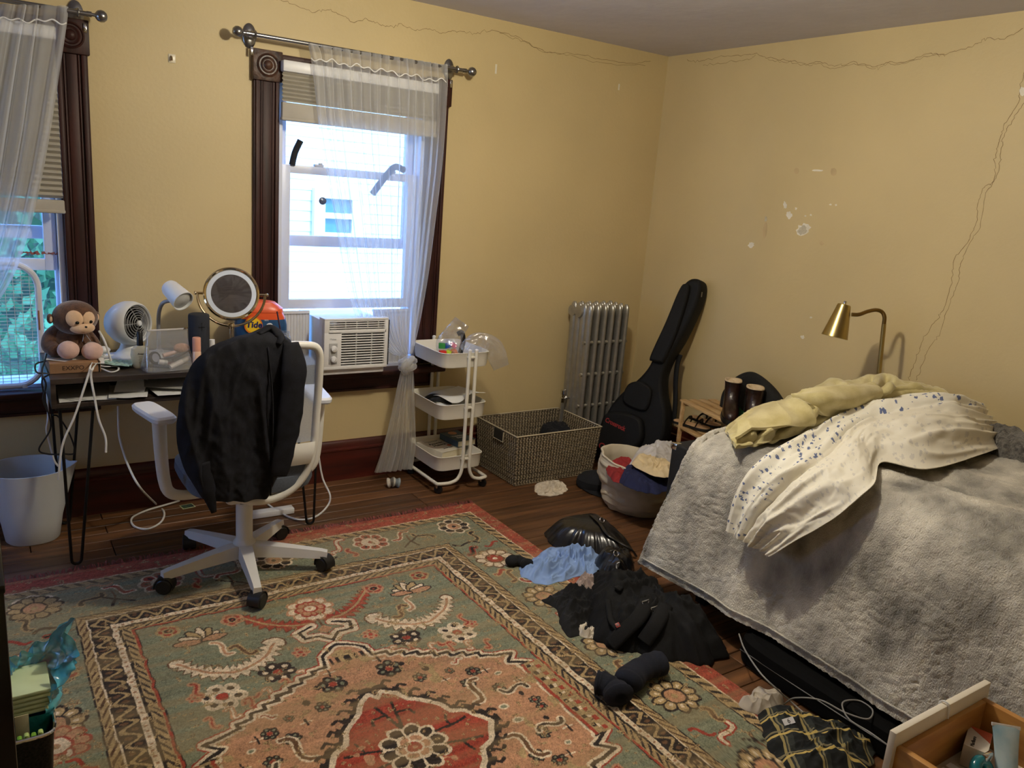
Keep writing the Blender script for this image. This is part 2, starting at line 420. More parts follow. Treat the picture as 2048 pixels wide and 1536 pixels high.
TOP = [(180, 232), (230, 235), (320, 215), (410, 212), (447, 205), (490, 222), (560, 232), (640, 245), (690, 238), (750, 256), (820, 238), (900, 257), (950, 240), (1010, 240), (1110, 206), (1170, 208), (1280, 175), (1330, 150), (1400, 148), (1475, 108)]
ribbon(c7(TOP), .0022, x=XW-.0006, seed=1).build('crack', m_crackd, wr)
ribbon(c7([(240, 250), (330, 240), (420, 228), (447, 207)]), .002, x=XW-.0006, seed=2).build('crack', m_crackd, wr)
ribbon(c7([(a, b+7) for a, b in TOP[5:16]]), .0018, x=XW-.0006, seed=12).build('crack', m_crackd, wr)
ribbon(c7([(1475, 280), (1460, 340), (1450, 400), (1400, 480), (1380, 540), (1365, 600), (1362, 690), (1330, 715), (1300, 760), (1290, 860), (1260, 930), (1205, 1000), (1200, 1080), (1165, 1190), (1130, 1240), (1080, 1320), (1060, 1390), (1030, 1460)]), .0022, x=XW-.0006, seed=3).build('crack', m_crackd, wr)
ribbon(c7([(1475, 395), (1430, 460), (1395, 530), (1385, 600), (1370, 680), (1325, 745), (1310, 870), (1265, 935), (1228, 1020), (1220, 1100), (1180, 1190), (1150, 1280), (1105, 1345), (1085, 1400), (1060, 1465)]), .002, x=XW-.0006, seed=4).build('crack', m_crackd, wr)
c2_ = lambda L: [(440+a/3.84, b/3.84) for a, b in L]
BK = c2_([(420, -6), (560, 30), (720, 92), (830, 70), (880, 95), (960, 130), (1030, 178), (1125, 145), (1220, 190), (1300, 205), (1400, 190), (1510, 237), (1610, 220), (1700, 255), (1810, 237), (1950, 262)])+[(965, 63), (1000, 62), (1040, 75), (1065, 95), (1100, 105), (1150, 108), (1200, 118), (1260, 127), (1300, 123)]
ribbon(BK, .0022, y=YW-.0006, seed=5).build('crack', m_crackd, wb)
ribbon([(1000, 66), (1050, 84), (1085, 104), (1130, 109), (1200, 126), (1290, 131)], .002, y=YW-.0006, seed=6).build('crack', m_crackd, wb)
def chip(cx, cy, rx, ry, m, seed, n=18, ang=0.0, wall='r', jag=.28, name='paint_chip', off=.0007):
    jr = np.random.RandomState(seed); pts = []
    for k in range(n):
        a = 2*math.pi*k/n; q = 1+jag*(jr.rand()-.5)*2; u, v = rx*q*math.cos(a), ry*q*math.sin(a)
        px_, py_ = cx+u*math.cos(ang)-v*math.sin(ang), cy+u*math.sin(ang)+v*math.cos(ang)
        pts.append(W(px_, py_, x=XW-.0004) if wall == 'r' else W(px_, py_, y=YW-.0004))
    P = np.array(pts); dv = np.array([-off, 0, 0]) if wall == 'r' else np.array([0, -off, 0])
    V = np.vstack([P, P+dv]); F = [tuple(range(2*n-1, n-1, -1))]+[(i, (i+1) % n, n+(i+1) % n, n+i) for i in range(n)]
    MB().add(V, F).build(name, m, wr if wall == 'r' else wb, smooth=False)
chip(1607, 460, 15, 12, m_chip, 1, ang=-.6); 
chip(1578, 430, 6.5, 7, m_chip, 3); chip(1570, 410, 3.5, 6.5, m_chip, 4); chip(1502, 490, 7, 5, m_chip, 5, ang=-.8)
chip(1530, 461, 4, 16, m_chipt, 6, ang=.1, jag=.1); chip(1605, 674, 4, 3.5, m_chip, 7); chip(1634, 341, 10, 2, m_chip, 8); chip(1667, 344, 6, 8, m_chipt, 9, jag=.08)
chip(1593, 342, 5, 6, m_chipt, 10, jag=.08); chip(1622, 430, 2, 2, m_chip, 11); chip(1611, 432, 2, 1.5, m_chip, 12); chip(1661, 409, 2.5, 1.5, m_chip, 13); chip(1672, 410, 2, 2, m_chip, 14)
chip(1644, 487, 5, 4, m_chipt, 15); chip(1622, 635, 2.5, 2, m_chip, 16); chip(1592, 417, 2, 2.5, m_chip, 18); chip(2045, 183, 6, 9, m_chip, 17, jag=.1)
chip(1532, 438, 2.5, 6, m_chipg, 19, off=.0014)
chip(1605, 461, 10.5, 8.5, m_chipg, 2, ang=-.6, off=.0014)
# small fixings on the back wall
def wall_strip(px_, py_, w, h, label):
    c = W(px_, py_, y=YW-.002); o = MB().box(c, (w, .0025, h), bev=.001, seg=1).build('adhesive_strip', mat('strip_white', (228, 222, 204), rough=.5)); tag(o, label, 'adhesive strip')
wall_strip(992, 138, .012, .05, 'white adhesive hook strip on the back wall beside the curtain rod end')
wall_strip(1238, 174, .012, .036, 'short white adhesive strip high on the back wall near the corner')
hk = thing('wall_hook', 'small clear plastic hook on the wall between the two windows', 'hook', W(344, 124, y=YW))
c = W(344, 117, y=YW-.002); MB().box(c, (.03, .004, .036), bev=.0018).build('hook_plate', mat('hook_plastic', (225, 215, 190), rough=.3), hk)
MB().tube(spline([c+(-.004, -.002, .008), c+(-.004, -.014, .0), c+(-.004, -.014, -.01)], 8), .004, 6).build('hook_peg', mat('hook_peg', (120, 96, 60), rough=.4), hk)

# ---------------------------------------------------------------- windows
def window(idx, ox, lower_raise, left_worn):
    x0, x1 = ox; w_ = thing('window_%d' % idx, None, None, ((x0+x1)/2, YW, OZ[0]), kind='structure')
    cw = .122; yf = YW-.03
    for sx, xo in ((-1, x0), (1, x1)):
        cx = xo+sx*(cw/2-.004); mb = MB(); za, zb = OZ[0]+.02, 2.03
        mb.box((cx, YW-.009, (za+zb)/2), (cw, .022, zb-za), bev=.002, seg=1)
        for dx, ww, dp in ((-.045, .018, .03), (-.027, .007, .026), (0, .04, .024), (.027, .007, .026), (.047, .018, .033)):
            mb.box((cx+dx*sx*-1, YW-dp/2, (za+zb)/2), (ww, dp, zb-za), bev=.003)
        mb.build('casing', m_darkwood, w_)
        bm_ = m_block if (left_worn and sx < 0) else m_darkwood
        k = MB().box((cx, YW-.018, 2.098), (.138, .036, .136), bev=.004).build('corner_block', bm_, w_)
        M = frame((cx, YW-.036, 2.10), (0, -1, 0))
        MB().lathe([(.05, 0), (.052, .004), (.046, .008), (.042, .003), (.036, .003), (.032, .007), (.026, .004), (.022, .004), (.016, .012), (.008, .016), (0, .017)], 32, M).build('rosette', bm_, k)
    mb = MB(); xa, xb = x0-.01, x1+.01
    mb.box(((xa+xb)/2, YW-.009, 2.098), (xb-xa-.115+.1, .02, .12), bev=.002, seg=1)
    for dz, hh, dp in ((.045, .022, .03), (.0, .03, .024), (-.045, .02, .03)): mb.box(((xa+xb)/2, YW-dp/2, 2.098+dz), (xb-xa, dp, hh), bev=.003)
    mb.build('head_casing', m_darkwood_h, w_)
    mb = MB().box(((x0+x1)/2, YW-.035, .612), (x1-x0+.30, .13, .028), bev=.009, seg=3); mb.build('sill', m_darkwood_h, w_)
    mb = MB().box(((x0+x1)/2, YW-.012, .553), (x1-x0+.22, .024, .09), bev=.003); mb.box(((x0+x1)/2, YW-.018, .585), (x1-x0+.23, .036, .018), bev=.006); mb.box(((x0+x1)/2, YW-.016, .513), (x1-x0+.2, .03, .014), bev=.005)
    mb.build('apron', m_darkwood_h, w_)
    # jambs and sashes
    mb = MB(); zt = OZ[1]; zb = OZ[0]
    for xa, s in ((x0, 1), (x1, -1)):
        mb.box((xa+s*.012, YW+.08, (zt+zb)/2), (.026, .16, zt-zb)); mb.box((xa+s*.03, YW+.045, (zt+zb)/2), (.012, .012, zt-zb)); mb.box((xa+s*.03, YW+.1, (zt+zb)/2), (.012, .012, zt-zb))
    mb.box(((x0+x1)/2, YW+.08, zt-.01), (x1-x0, .16, .022)); mb.box(((x0+x1)/2, YW+.09, zb+.012), (x1-x0, .18, .03))
    mb.build('jamb', m_vinyl, w_)
    def sash(name, za, zb, yc, st, rb, rt):
        s_ = MB(); xa, xb = x0+.028, x1-.028
        for q in (xa+st/2, xb-st/2): s_.box((q, yc, (za+zb)/2), (st, .035, zb-za), bev=.004)
        s_.box(((xa+xb)/2, yc, za+rb/2), (xb-xa-2*st+.004, .031, rb), bev=.003); s_.box(((xa+xb)/2, yc, zb-rt/2), (xb-xa-2*st+.004, .031, rt), bev=.003)
        so = s_.build(name, m_vinyl, w_)
        MB().box(((xa+xb)/2, yc+.004, (za+zb)/2), (xb-xa-2*st+.01, .004, zb-za-rb-rt+.01)).build('pane', m_pane, so)
        return so
    zm = 1.30
    sash('upper_sash', zm-.035, zt-.02, YW+.10, .042, .055, .04)
    lo = sash('lower_sash', zb+.02+lower_raise, zb+.02+lower_raise+.715, YW+.045, .048, .05, .04)
    for q in (.28, .78):
        xx = x0+(x1-x0)*q; zl = zb+.02+lower_raise+.715
        MB().box((xx, YW+.04, zl+.006), (.05, .024, .012), bev=.004).box((xx+.006, YW+.03, zl+.014), (.02, .012, .01), bev=.003).build('sash_lock', m_white, lo)
    return w_
win1 = window(1, O1, .315, True)
win2 = window(2, O2, .50, False)
# metal clips at the tops of the corner blocks
for (px_, py_, lab) in ((170, 56, 'small metal rod clip on the left window corner block'), (504, 102, 'small metal rod clip on the worn corner block'), (902, 168, 'small metal rod clip by the curtained corner block')):
    c = W(px_, py_, y=YW-.04); mb = MB().box(c, (.012, .004, .036), bev=.0015).lathe([(.004, 0), (.003, .002), (0, .0025)], 8, frame(c+(0, -.002, .01), (0, -1, 0))).lathe([(.004, 0), (.003, .002), (0, .0025)], 8, frame(c+(0, -.002, -.01), (0, -1, 0)))
    tag(mb.build('rod_clip', m_chrome), lab, 'clip')

# peeling paint on the raised left sash
c = W(80, 507, y=YW+.024)
jr = np.random.RandomState(5)
for k in range(9):
    MB().add([c+np.array([.0, 0, 0])+np.array([(-.07+.02*k)+jr.uniform(-.008, .008)+math.cos(t)*jr.uniform(.006, .013), 0, jr.uniform(-.003, .006)+math.sin(t)*.007]) for t in np.linspace(0, 6.28, 9)[:-1]], [tuple(range(8))]).build('bare_patch', mat('bare_red_wood', (150, 90, 84), rough=.8), bpy.data.objects['lower_sash.001'])

# ---------------------------------------------------------------- outside: neighbour's house and greenery
nh = thing('neighbour_house', 'white clapboard house across the way seen through the curtained window', 'house', (4.5, 8.5, -3.5))
m_side = mat('white_clapboard', (235, 238, 236), rough=.6, var=.05, scale=3)
bo = MB().box((4.5, 8.5, -3.5), (11.0, .02, .118)).build('siding_board', m_side, nh); bd = bo.data; bpy.data.objects.remove(bo)
bd.transform(Matrix.Rotation(math.radians(-6), 4, 'X'))
for k in range(72):
    o = bpy.data.objects.new('siding_board', bd); COL.objects.link(o); o.parent = nh; o.location = (0, 0, .06+.108*k)
MB().box((4.5, 8.7, .4), (11.0, .3, 7.8)).build('wall_body', m_side, nh)
def far_window(x0, x1, z0, z1):
    mb = MB()
    for b in (((x0+x1)/2, z1+.05, x1-x0+.24, .1), ((x0+x1)/2, z0-.04, x1-x0+.24, .08), ((x0+x1)/2, (z0+z1)/2, x1-x0, .06)): mb.box((b[0], 8.44, b[1]), (b[2], .09, b[3]))
    for xx in (x0-.06, x1+.06): mb.box((xx, 8.44, (z0+z1)/2), (.12, .08, z1-z0))
    f_ = mb.build('far_window_frame', m_side, nh)
    MB().box(((x0+x1)/2, 8.46, (z0+z1)/2), (x1-x0, .03, z1-z0)).build('far_pane', mat('far_window_glass', (60, 120, 128), rough=.2, var=.1), f_)
a = W(648, 396, y=8.45); b = W(700, 466, y=8.45); far_window(a[0], b[0], b[2], a[2])
far_window(a[0]+2.6, b[0]+2.6, b[2], a[2])
# ivy and shrubs outside the left window
lr = np.random.RandomState(11); n = 5200
mb = MB()
cx = lr.uniform(-1.6, 1.6, n); cz = lr.uniform(-1.2, 3.2, n); cy = 6.0+.5*fbm(cx*1.4, cz*1.4, 3, 3)+lr.normal(0, .09, n)
leaf = np.array([(0, 0, -.5), (.34, .05, -.1), (.18, .02, .1), (0, .06, .55), (-.18, .02, .1), (-.34, .05, -.1)])
V, F = [], []
for i in range(n):
    s_ = lr.uniform(.07, .14); e = Matrix.Rotation(lr.uniform(-.9, .9), 3, 'Y') @ Matrix.Rotation(lr.uniform(-.3, 1.0), 3, 'X') @ Matrix.Rotation(lr.uniform(-.8, .8), 3, 'Z')
    V.append((leaf*s_) @ np.array(e).T+(cx[i], cy[i], cz[i])); o_ = i*6; F += [(o_, o_+1, o_+2, o_+3), (o_, o_+3, o_+4, o_+5)]
mb.add(np.vstack(V), F)
o = mb.build('ivy_foliage', mat('ivy_leaf', (110, 176, 136), rough=.5, rgb2=(44, 112, 92), scale=1.5, translucent=.35, detail=6)); tag(o, 'dense green ivy leaves filling the view outside the left window', 'foliage', kind='stuff')
o = MB().box((-1.2, 6.7, .9), (4.6, .2, 5.0)).build('garden_wall', mat('garden_wall', (70, 104, 92), rough=.9, var=.3, scale=3)); tag(o, 'shaded garden wall behind the ivy outside the left window', 'wall', kind='structure')
o = MB().box((3, 9, -3.6), (40, 20, .1)).build('ground', mat('yard_ground', (120, 128, 110), rough=.95)); o['kind'] = 'structure'

# ---------------------------------------------------------------- ceiling lamp (above the frame)
cl = thing('ceiling_lamp', 'flush ceiling lamp in the middle of the room', 'lamp', (1.6, 2.12, ZC-.02))
MB().lathe([(.09, 0), (.09, -.03), (.02, -.04), (.012, -.1), (0, -.1)], 24, Matrix.Translation((1.6, 2.12, ZC))).build('lamp_base', m_white, cl)

# ================================================================ RUG
RX, RY, RHW, RHL = .995, 1.80, 1.13, 1.563
def rc(*c): return np.array(lin(c))
C_RED, C_GRN, C_CRM, C_DRK, C_TAN, C_SAL, C_RUST, C_BRN = rc(150, 72, 54), rc(118, 121, 99), rc(206, 188, 160), rc(46, 38, 34), rc(162, 138, 98), rc(172, 128, 97), rc(148, 62, 46), rc(100, 72, 50)
def rug_mesh():
    xs = np.arange(RX-RHW, RX+RHW+.0001, .0031)
    ys = np.concatenate([np.arange(RY-RHL, 1.36, .012), np.arange(1.36, RY+RHL+.0001, .0031)])
    X, Y = np.meshgrid(xs, ys, indexing='ij')
    # hand-woven wobble
    wb_ = .004
    Xw = X+wb_*vnoise(X*30, Y*30, 1); Yw = Y+wb_*vnoise(X*30, Y*30, 9)
    A = np.abs(Xw-RX); B = np.abs(Yw-RY)
    col = np.empty(X.shape+(3,)); col[:] = C_GRN
    def put(mask, c):
        col[mask] = c
    def inpoly(P, a=A, b=B):
        m = np.zeros(a.shape, bool); n = len(P)
        lo, hi = np.min(P, 0), np.max(P, 0)
        idx = (a >= lo[0]) & (a <= hi[0]) & (b >= lo[1]) & (b <= hi[1]); aa, bb = a[idx], b[idx]; mm = np.zeros(aa.shape, bool)
        for i in range(n):
            (x1, y1), (x2, y2) = P[i], P[(i+1) % n]
            if y1 == y2: continue
            c_ = ((y1 > bb) != (y2 > bb)) & (aa < (x2-x1)*(bb-y1)/(y2-y1)+x1); mm ^= c_
        m[idx] = mm; return m
    def seg_d(P, a=A, b=B, pad=.08):
        P = np.array(P, float); lo, hi = P.min(0)-pad, P.max(0)+pad
        idx = (a >= lo[0]) & (a <= hi[0]) & (b >= lo[1]) & (b <= hi[1]); aa, bb = a[idx], b[idx]
        best = np.full(aa.shape, 9.0); arc = np.zeros(aa.shape); s0 = 0
        for (x1, y1), (x2, y2) in zip(P[:-1], P[1:]):
            L = math.hypot(x2-x1, y2-y1)+1e-9; t = np.clip(((aa-x1)*(x2-x1)+(bb-y1)*(y2-y1))/L**2, 0, 1)
            d_ = np.hypot(aa-x1-t*(x2-x1), bb-y1-t*(y2-y1)); w_ = d_ < best; best[w_] = d_[w_]; arc[w_] = (s0+t*L)[w_]; s0 += L
        D = np.full(a.shape, 9.0); S = np.zeros(a.shape); D[idx] = best; S[idx] = arc; return D, S
    def stroke(P, w_, c, a=A, b=B):
        D, S = seg_d(P, a, b); put(D < w_/2, c)
    def flower(ca, cb, R, c_pet, c_mid, c_out, npet=8, a=A, b=B, sq=1.0, holes=None):
        da, db = (a-ca), (b-cb)*sq; rr = np.hypot(da, db); th = np.arctan2(db, da)
        e = R*(.80+.20*np.abs(np.cos(th*npet/2)))
        put(rr < e+.011, c_out); put(rr < e, c_pet)
        put((rr < e) & (rr > R*.42) & (np.abs(np.sin(th*npet/2)) > .965), c_out)
        if holes is not None: put((np.abs(rr-R*.68) < R*.11) & (np.abs(np.cos(th*npet/2)) > .9), holes)
        put(rr < R*.45+.006, c_out); put(rr < R*.42, c_mid); put(rr < R*.14, c_pet)
    jr = np.random.RandomState(21)
    def squig(ca, cb, L, ang, c, c2, w_=.014, bend=.8):
        t = np.linspace(-1, 1, 9); u = t*L/2; v = bend*L*.28*np.sin(t*2.6)
        P = np.stack([ca+u*math.cos(ang)-v*math.sin(ang), cb+u*math.sin(ang)+v*math.cos(ang)], 1)
        stroke(P, w_+.014, c2); stroke(P, w_, c)
    AR = (Xw-RX)   # signed, for motifs that are not mirrored
    # --- borders, outside in (t = distance from the field edge along each side)
    ta, tb = A-.595, B-1.005
    t = np.maximum(ta, tb); side = ta > tb; s = np.where(side, Yw, Xw)
    # main border green stays; its motifs
    k_ = vnoise(X*9, Y*60, 2)
    main = (t > .172) & (t < .42)
    # guard outside
    put(t > .41, C_TAN); put((t > .41) & (((s*1.0+t*.9) % .05) < .02) & (t > .42) & (t < .452), C_DRK); put(np.abs(t-.412) < .003, C_DRK); put(np.abs(t-.457) < .0025, C_CRM)
    put(t > .46, C_RED)
    put((t > .46) & (vnoise(X*70, Y*70, 4) > .25), C_RED*.8)
    # inner guards
    put((t < .172) & (t > .138), C_TAN); put((t > .142) & (t < .166) & (((s+2.2*(t-.142)) % .045) < .018), C_BRN*.7); put(np.abs(t-.172) < .0028, C_DRK); put(np.abs(t-.139) < .003, C_CRM)
    put((t <= .137) & (t > .07), C_DRK)
    tt = (t-.1035)/.033; ph = 2*math.pi*s/.072
    put((t <= .137) & (t > .07) & (np.abs(tt-.62*np.sin(ph)) < .24), C_TAN)
    put((t <= .137) & (t > .07) & (np.hypot((tt+.35*np.sign(np.sin(ph)))*.6, (((s/.036) % 1)-.5)) < .2), C_BRN)
    put((t <= .072) & (t > .05), C_CRM); put((t > .056) & (t < .066) & ((s % .03) < .009), C_SAL*.8)
    put((t <= .05) & (t > .04), C_DRK); put((t <= .04) & (t > .01), C_TAN); put((t <= .038) & (t > .013) & (((s-1.8*t) % .04) < .016), C_DRK*1.4)
    put((t <= .01) & (t > .0), C_RUST); put(np.abs(t-.0) < .0018, C_DRK)
    # main border motifs
    for (ca, cb, kind) in ((.885, 1.335, 0), (.448, 1.335, 1), (0.0, 1.335, 0), (.885, .955, 2), (.885, .572, 3), (.885, .18, 3), (.885, -.20, 0), (.885, -.6, 1)):
        if kind == 0: flower(ca, cb, .075, C_DRK, C_SAL, C_CRM, 8)
        elif kind == 1: flower(ca, cb, .078, C_RUST, C_CRM, C_CRM, 8, holes=C_DRK)
        elif kind == 2: flower(ca, cb, .085, C_CRM, C_RUST, C_BRN, 10)
        else: flower(ca, cb, .085, C_TAN, C_SAL, C_DRK, 10, holes=C_CRM)
    # the left end of the border carries tan flowers
    flower(-.885, 1.315, .085, C_TAN, C_SAL, C_DRK, 10, a=AR); flower(-.885, .47, .085, C_SAL, C_CRM, C_RUST, 10, a=AR)
    for (ca, cb, L, an, c, c2) in ((.60, 1.34, .11, .4, C_RUST, C_CRM), (.70, 1.30, .10, 2.2, C_DRK, C_TAN), (.66, 1.40, .08, -.3, C_SAL, C_GRN), (.30, 1.36, .13, .7, C_CRM, C_RUST), (.20, 1.30, .10, -.6, C_RUST, C_CRM), (.14, 1.36, .1, .9, C_CRM, C_DRK), (.33, 1.27, .07, 1.4, C_RUST, C_SAL),
              (.92, 1.20, .09, 1.0, C_DRK, C_TAN), (.84, 1.14, .12, -.4, C_DRK, C_GRN), (.83, 1.06, .09, .5, C_DRK, C_RUST), (.95, 1.09, .08, .1, C_RUST, C_GRN),
              (.86, .78, .10, .9, C_BRN, C_TAN), (.92, .70, .10, -1.0, C_RUST, C_CRM), (.83, .83, .06, .2, C_RUST, C_TAN), (.90, .40, .11, -.9, C_CRM, C_RUST), (.83, .36, .08, .5, C_RUST, C_GRN), (.93, .31, .07, 1.2, C_BRN, C_TAN),
              (.89, 0.0, .12, -.8, C_CRM, C_RUST), (.83, .04, .07, .6, C_BRN, C_TAN)):
        squig(ca, cb, L, an, c, c2)
    # X and Y stems
    for (ca, cb, L) in ((.62, 1.27, .09), (.20, 1.22, .08), (.94, .87, .05), (.95, .47, .05)):
        stroke([(ca-L*.6, cb-L*.5), (ca, cb), (ca+L*.7, cb+L*.45)], .009, C_DRK); stroke([(ca, cb), (ca+L*.1, cb+L*.7)], .008, C_BRN); stroke([(ca, cb), (ca+L*.2, cb-L*.6)], .012, C_DRK)
    # --- field motifs
    def leaf(P, w_, c, c_out, c_in, freq=34):
        D, S = seg_d(spline(P, 40)); L = S.max(); e = w_*(.45+.85*np.abs(((S*freq) % 1)*2-1))*np.clip(1.15-.75*np.abs(S/L-.35), .3, 1)
        put(D < e+.007, c_out); put(D < e, c); put(D < w_*.16, c_in)
    leaf([(.195, .71), (.245, .645), (.33, .605), (.40, .62), (.465, .665), (.51, .73)], .034, C_CRM, C_BRN, C_SAL)
    leaf([(.055, .79), (.11, .80), (.18, .85), (.25, .935)], .03, C_RUST, C_BRN, C_TAN)
    flower(0, .885, .085, C_CRM, C_RUST, C_SAL, 9); flower(0, .885, .05, C_SAL, C_CRM, C_RUST, 7)
    flower(.28, .93, .033, C_RUST, C_DRK, C_SAL, 5); flower(.50, .95, .033, C_RUST, C_DRK, C_TAN, 5)
    # palmette
    for an, L, c in ((2.5, .07, C_CRM), (2.0, .08, C_TAN), (1.57, .085, C_CRM), (1.1, .08, C_TAN), (.6, .075, C_CRM), (.15, .085, C_SAL), (2.95, .075, C_SAL)):
        P = [(.405, .835), (.405+L*.5*math.cos(an), .835+L*.5*math.sin(an)), (.405+L*math.cos(an), .835+L*math.sin(an))]
        D, S = seg_d(P); e = .016*np.clip(1.25-np.abs(S/L-.55)*1.7, .1, 1); put(D < e+.006, C_DRK); put(D < e, c)
    squig(.36, .76, .10, .9, C_SAL, C_CRM, .01); squig(.30, .72, .09, .3, C_BRN, C_TAN, .012, 1.2)
    def rosette(ca, cb, R, c1, c2):
        for q in range(6):
            an = q*math.pi/3+.3; x_, y_ = ca+R*.62*math.cos(an), cb+R*.62*math.sin(an); rr = np.hypot(A-x_, B-y_)
            put(rr < R*.36, c1); put(rr < R*.15, c2)
        put(np.hypot(A-ca, B-cb) < R*.25, C_RUST)
    rosette(.235, .54, .062, C_DRK*1.3, C_CRM); rosette(.425, .49, .075, C_CRM, C_DRK); rosette(.13, .62, .035, C_SAL, C_RUST); rosette(.50, .52, .03, C_SAL, C_RUST)
    squig(.49, .56, .07, 1.1, C_RUST, C_SAL, .008); squig(.35, .44, .06, -.8, C_RUST, C_SAL, .008)
    for q in range(6): squig(.16+.065*q, .485-.022*q, .05, .5, C_RUST if q % 2 else C_CRM, C_SAL, .006, 1.6)
    # hooks above the medallion
    horn = [(0, .60), (0, .645), (.035, .685), (.088, .69), (.098, .735), (.04, .765)]
    stroke(horn, .052, C_RUST*1.1); stroke(horn, .044, C_CRM); stroke(horn, .012, C_DRK)
    stroke([(0, .69), (0, .80)], .010, C_BRN); put(np.abs(A)+np.abs(B-.725) < .03, C_SAL)
    # medallion with stepped edge
    out = [(0, .615), (.03, .60), (.075, .555), (.085, .495)]
    n_ = 7
    for q in range(n_):
        a0, b0 = .085+(.42-.085)*q/n_, .495+(.315-.495)*q/n_; a1, b1 = .085+(.42-.085)*(q+1)/n_, .495+(.315-.495)*(q+1)/n_
        out += [(a0+(a1-a0)*.10, b0+.002), (a1+.004, b1+.024)]
    out += [(.42, .315), (.53, .285), (.488, .245), (.56, .205), (.515, .208), (.515, -.01), (0, -.01)]
    M_ = inpoly(out); edge, S = seg_d(out[:-2])
    put((edge < .024), C_RUST); put(edge < .018, C_CRM); put(M_, C_SAL)
    put(M_ & (edge < .016), C_CRM); put(edge < .0065, C_DRK)
    # side strip with dashes
    st = (A > .522) & (A < .595) & (B < .21); put(st, C_TAN*.9); put(st & (((Yw % .045) < .018) & (np.abs(A-.54) < .008)), C_DRK); put(st & ((Yw+.02) % .045 < .02) & (np.abs(A-.57) < .009), C_RUST)
    put(st & ((Yw*1.3) % .06 < .02) & (np.abs(A-.556) < .006), C_CRM); put((np.abs(A-.522) < .006) & (B < .21), C_RUST); put((np.abs(A-.51) < .004) & (B < .21), C_CRM)
    mott = fbm(X*14, Y*14, 6, 3); put(M_ & (edge > .02) & (mott > .75), C_TAN)
    # scattered small devices on the medallion
    for (ca, cb) in ((.09, .46), (.15, .40), (.21, .34), (.28, .29), (.35, .25), (.42, .20), (.07, .40), (.30, .20), (.38, .13), (.43, .07), (.34, .04), (.46, .14), (.24, .25), (.45, .02), (.17, .30), (.39, .24)):
        k = jr.randint(4); z_ = jr.uniform(.012, .02)
        if k == 0: put(np.hypot(A-ca, B-cb) < z_*.7, C_DRK)
        elif k == 1: stroke([(ca-z_, cb), (ca+z_, cb)], .006, C_CRM); stroke([(ca, cb-z_), (ca, cb+z_)], .006, C_DRK)
        elif k == 2: rosette(ca, cb, z_*1.5, C_DRK, C_GRN)
        else: put(np.hypot(A-ca, (B-cb)*1.4) < z_, C_CRM); put(np.hypot(A-ca, (B-cb)*1.4) < z_*.6, C_GRN)
    rosette(.10, .50*0+.395, .05, C_DRK, C_GRN); squig(.30, .15, .13, .8, C_BRN, C_CRM, .014, .9); squig(.33, .33, .04, .2, C_RUST, C_CRM, .006)
    put(M_ & (B > .50) & (B < .535) & (A < .06) & ((A*40) % 1 < .45), C_DRK); squig(.42, .105, .09, -.5, C_DRK, C_CRM, .012, 1.0)
    # inner star
    star = [(0, .262), (.022, .292), (.06, .262), (.085, .215), (.12, .185), (.155, .15), (.175, .10), (.215, .078), (.268, .0), (0, 0)]
    D, S = seg_d(star[:-1]); I_ = inpoly(star)
    put(D < .034, C_DRK); put((D < .034) & (D > .022) & ((S % .05) < .022), C_SAL)
    for q in range(8):
        f_ = q/7; ca, cb = .03+.23*f_, .315-.29*f_; stroke([(ca, cb), (ca+.03, cb+.025), (ca+.045, cb+.012)], .012, C_DRK)
    put(I_, C_RUST); put(D < .009, C_CRM)
    stroke([(.0, .09), (.03, .22)], .011, C_DRK); stroke([(.018, .17), (.06, .165), (.07, .145)], .009, C_DRK); stroke([(.09, .03), (.20, .05)], .01, C_DRK); stroke([(.14, .04), (.15, .09)], .009, C_DRK)
    put(I_ & (fbm(X*20, Y*20, 2, 2) > .85), C_SAL)
    flower(0, 0, .098, C_DRK, C_SAL, C_CRM, 10); flower(0, 0, .05, C_SAL, C_RUST, C_CRM, 6)
    # wear: streaks along the weft and faded mottling
    streak = fbm(X*1.6, Y*38, 3, 3)*.5; mot = fbm(X*5, Y*5, 8, 3)*.35; fine = (rng.rand(*X.shape)-.5)*.5+.16*vnoise(X*150, Y*150, 5)
    # scattered knots of other wool
    kn = rng.rand(*X.shape); sc_ = (vnoise(X*60, Y*60, 31) > .62); col[sc_ & (kn < .5)] = C_TAN; col[sc_ & (kn > .8)] = C_BRN
    fac = 1.02*np.clip(1+.26*streak+.14*mot+fine*1.25, .45, 1.7)[..., None]
    col = col*fac
    fade = np.clip(.35+1.3*fbm(X*2.0, Y*34, 12, 3), 0, 1)[..., None]*.36
    col = col*(1-fade)+C_TAN*.85*fade
    Z = .009+.0009*vnoise(X*240, Y*240, 3)+.0006*(rng.rand(*X.shape)-.5)
    a_, b_ = X.shape; V = np.stack([X, Y, Z], -1).reshape(-1, 3)
    I = np.arange(a_*b_, dtype=np.int32).reshape(a_, b_); Q = np.stack([I[:-1, :-1], I[1:, :-1], I[1:, 1:], I[:-1, 1:]], -1).reshape(-1, 4)
    me = bpy.data.meshes.new('rug_pile'); me.vertices.add(len(V)); me.vertices.foreach_set('co', (V-np.array([RX, RY, 0])).ravel().astype(np.float32))
    me.loops.add(Q.size); me.loops.foreach_set('vertex_index', Q.ravel()); me.polygons.add(len(Q)); me.polygons.foreach_set('loop_start', np.arange(0, Q.size, 4, dtype=np.int32))
    me.update(calc_edges=True)
    at = me.color_attributes.new('weave', 'FLOAT_COLOR', 'POINT'); at.data.foreach_set('color', np.concatenate([np.clip(col, 0, 1).reshape(-1, 3), np.ones((a_*b_, 1))], 1).ravel().astype(np.float32))
    return me
m = bpy.data.materials.new('woven_rug'); m.use_nodes = True; n_, l_ = m.node_tree.nodes, m.node_tree.links
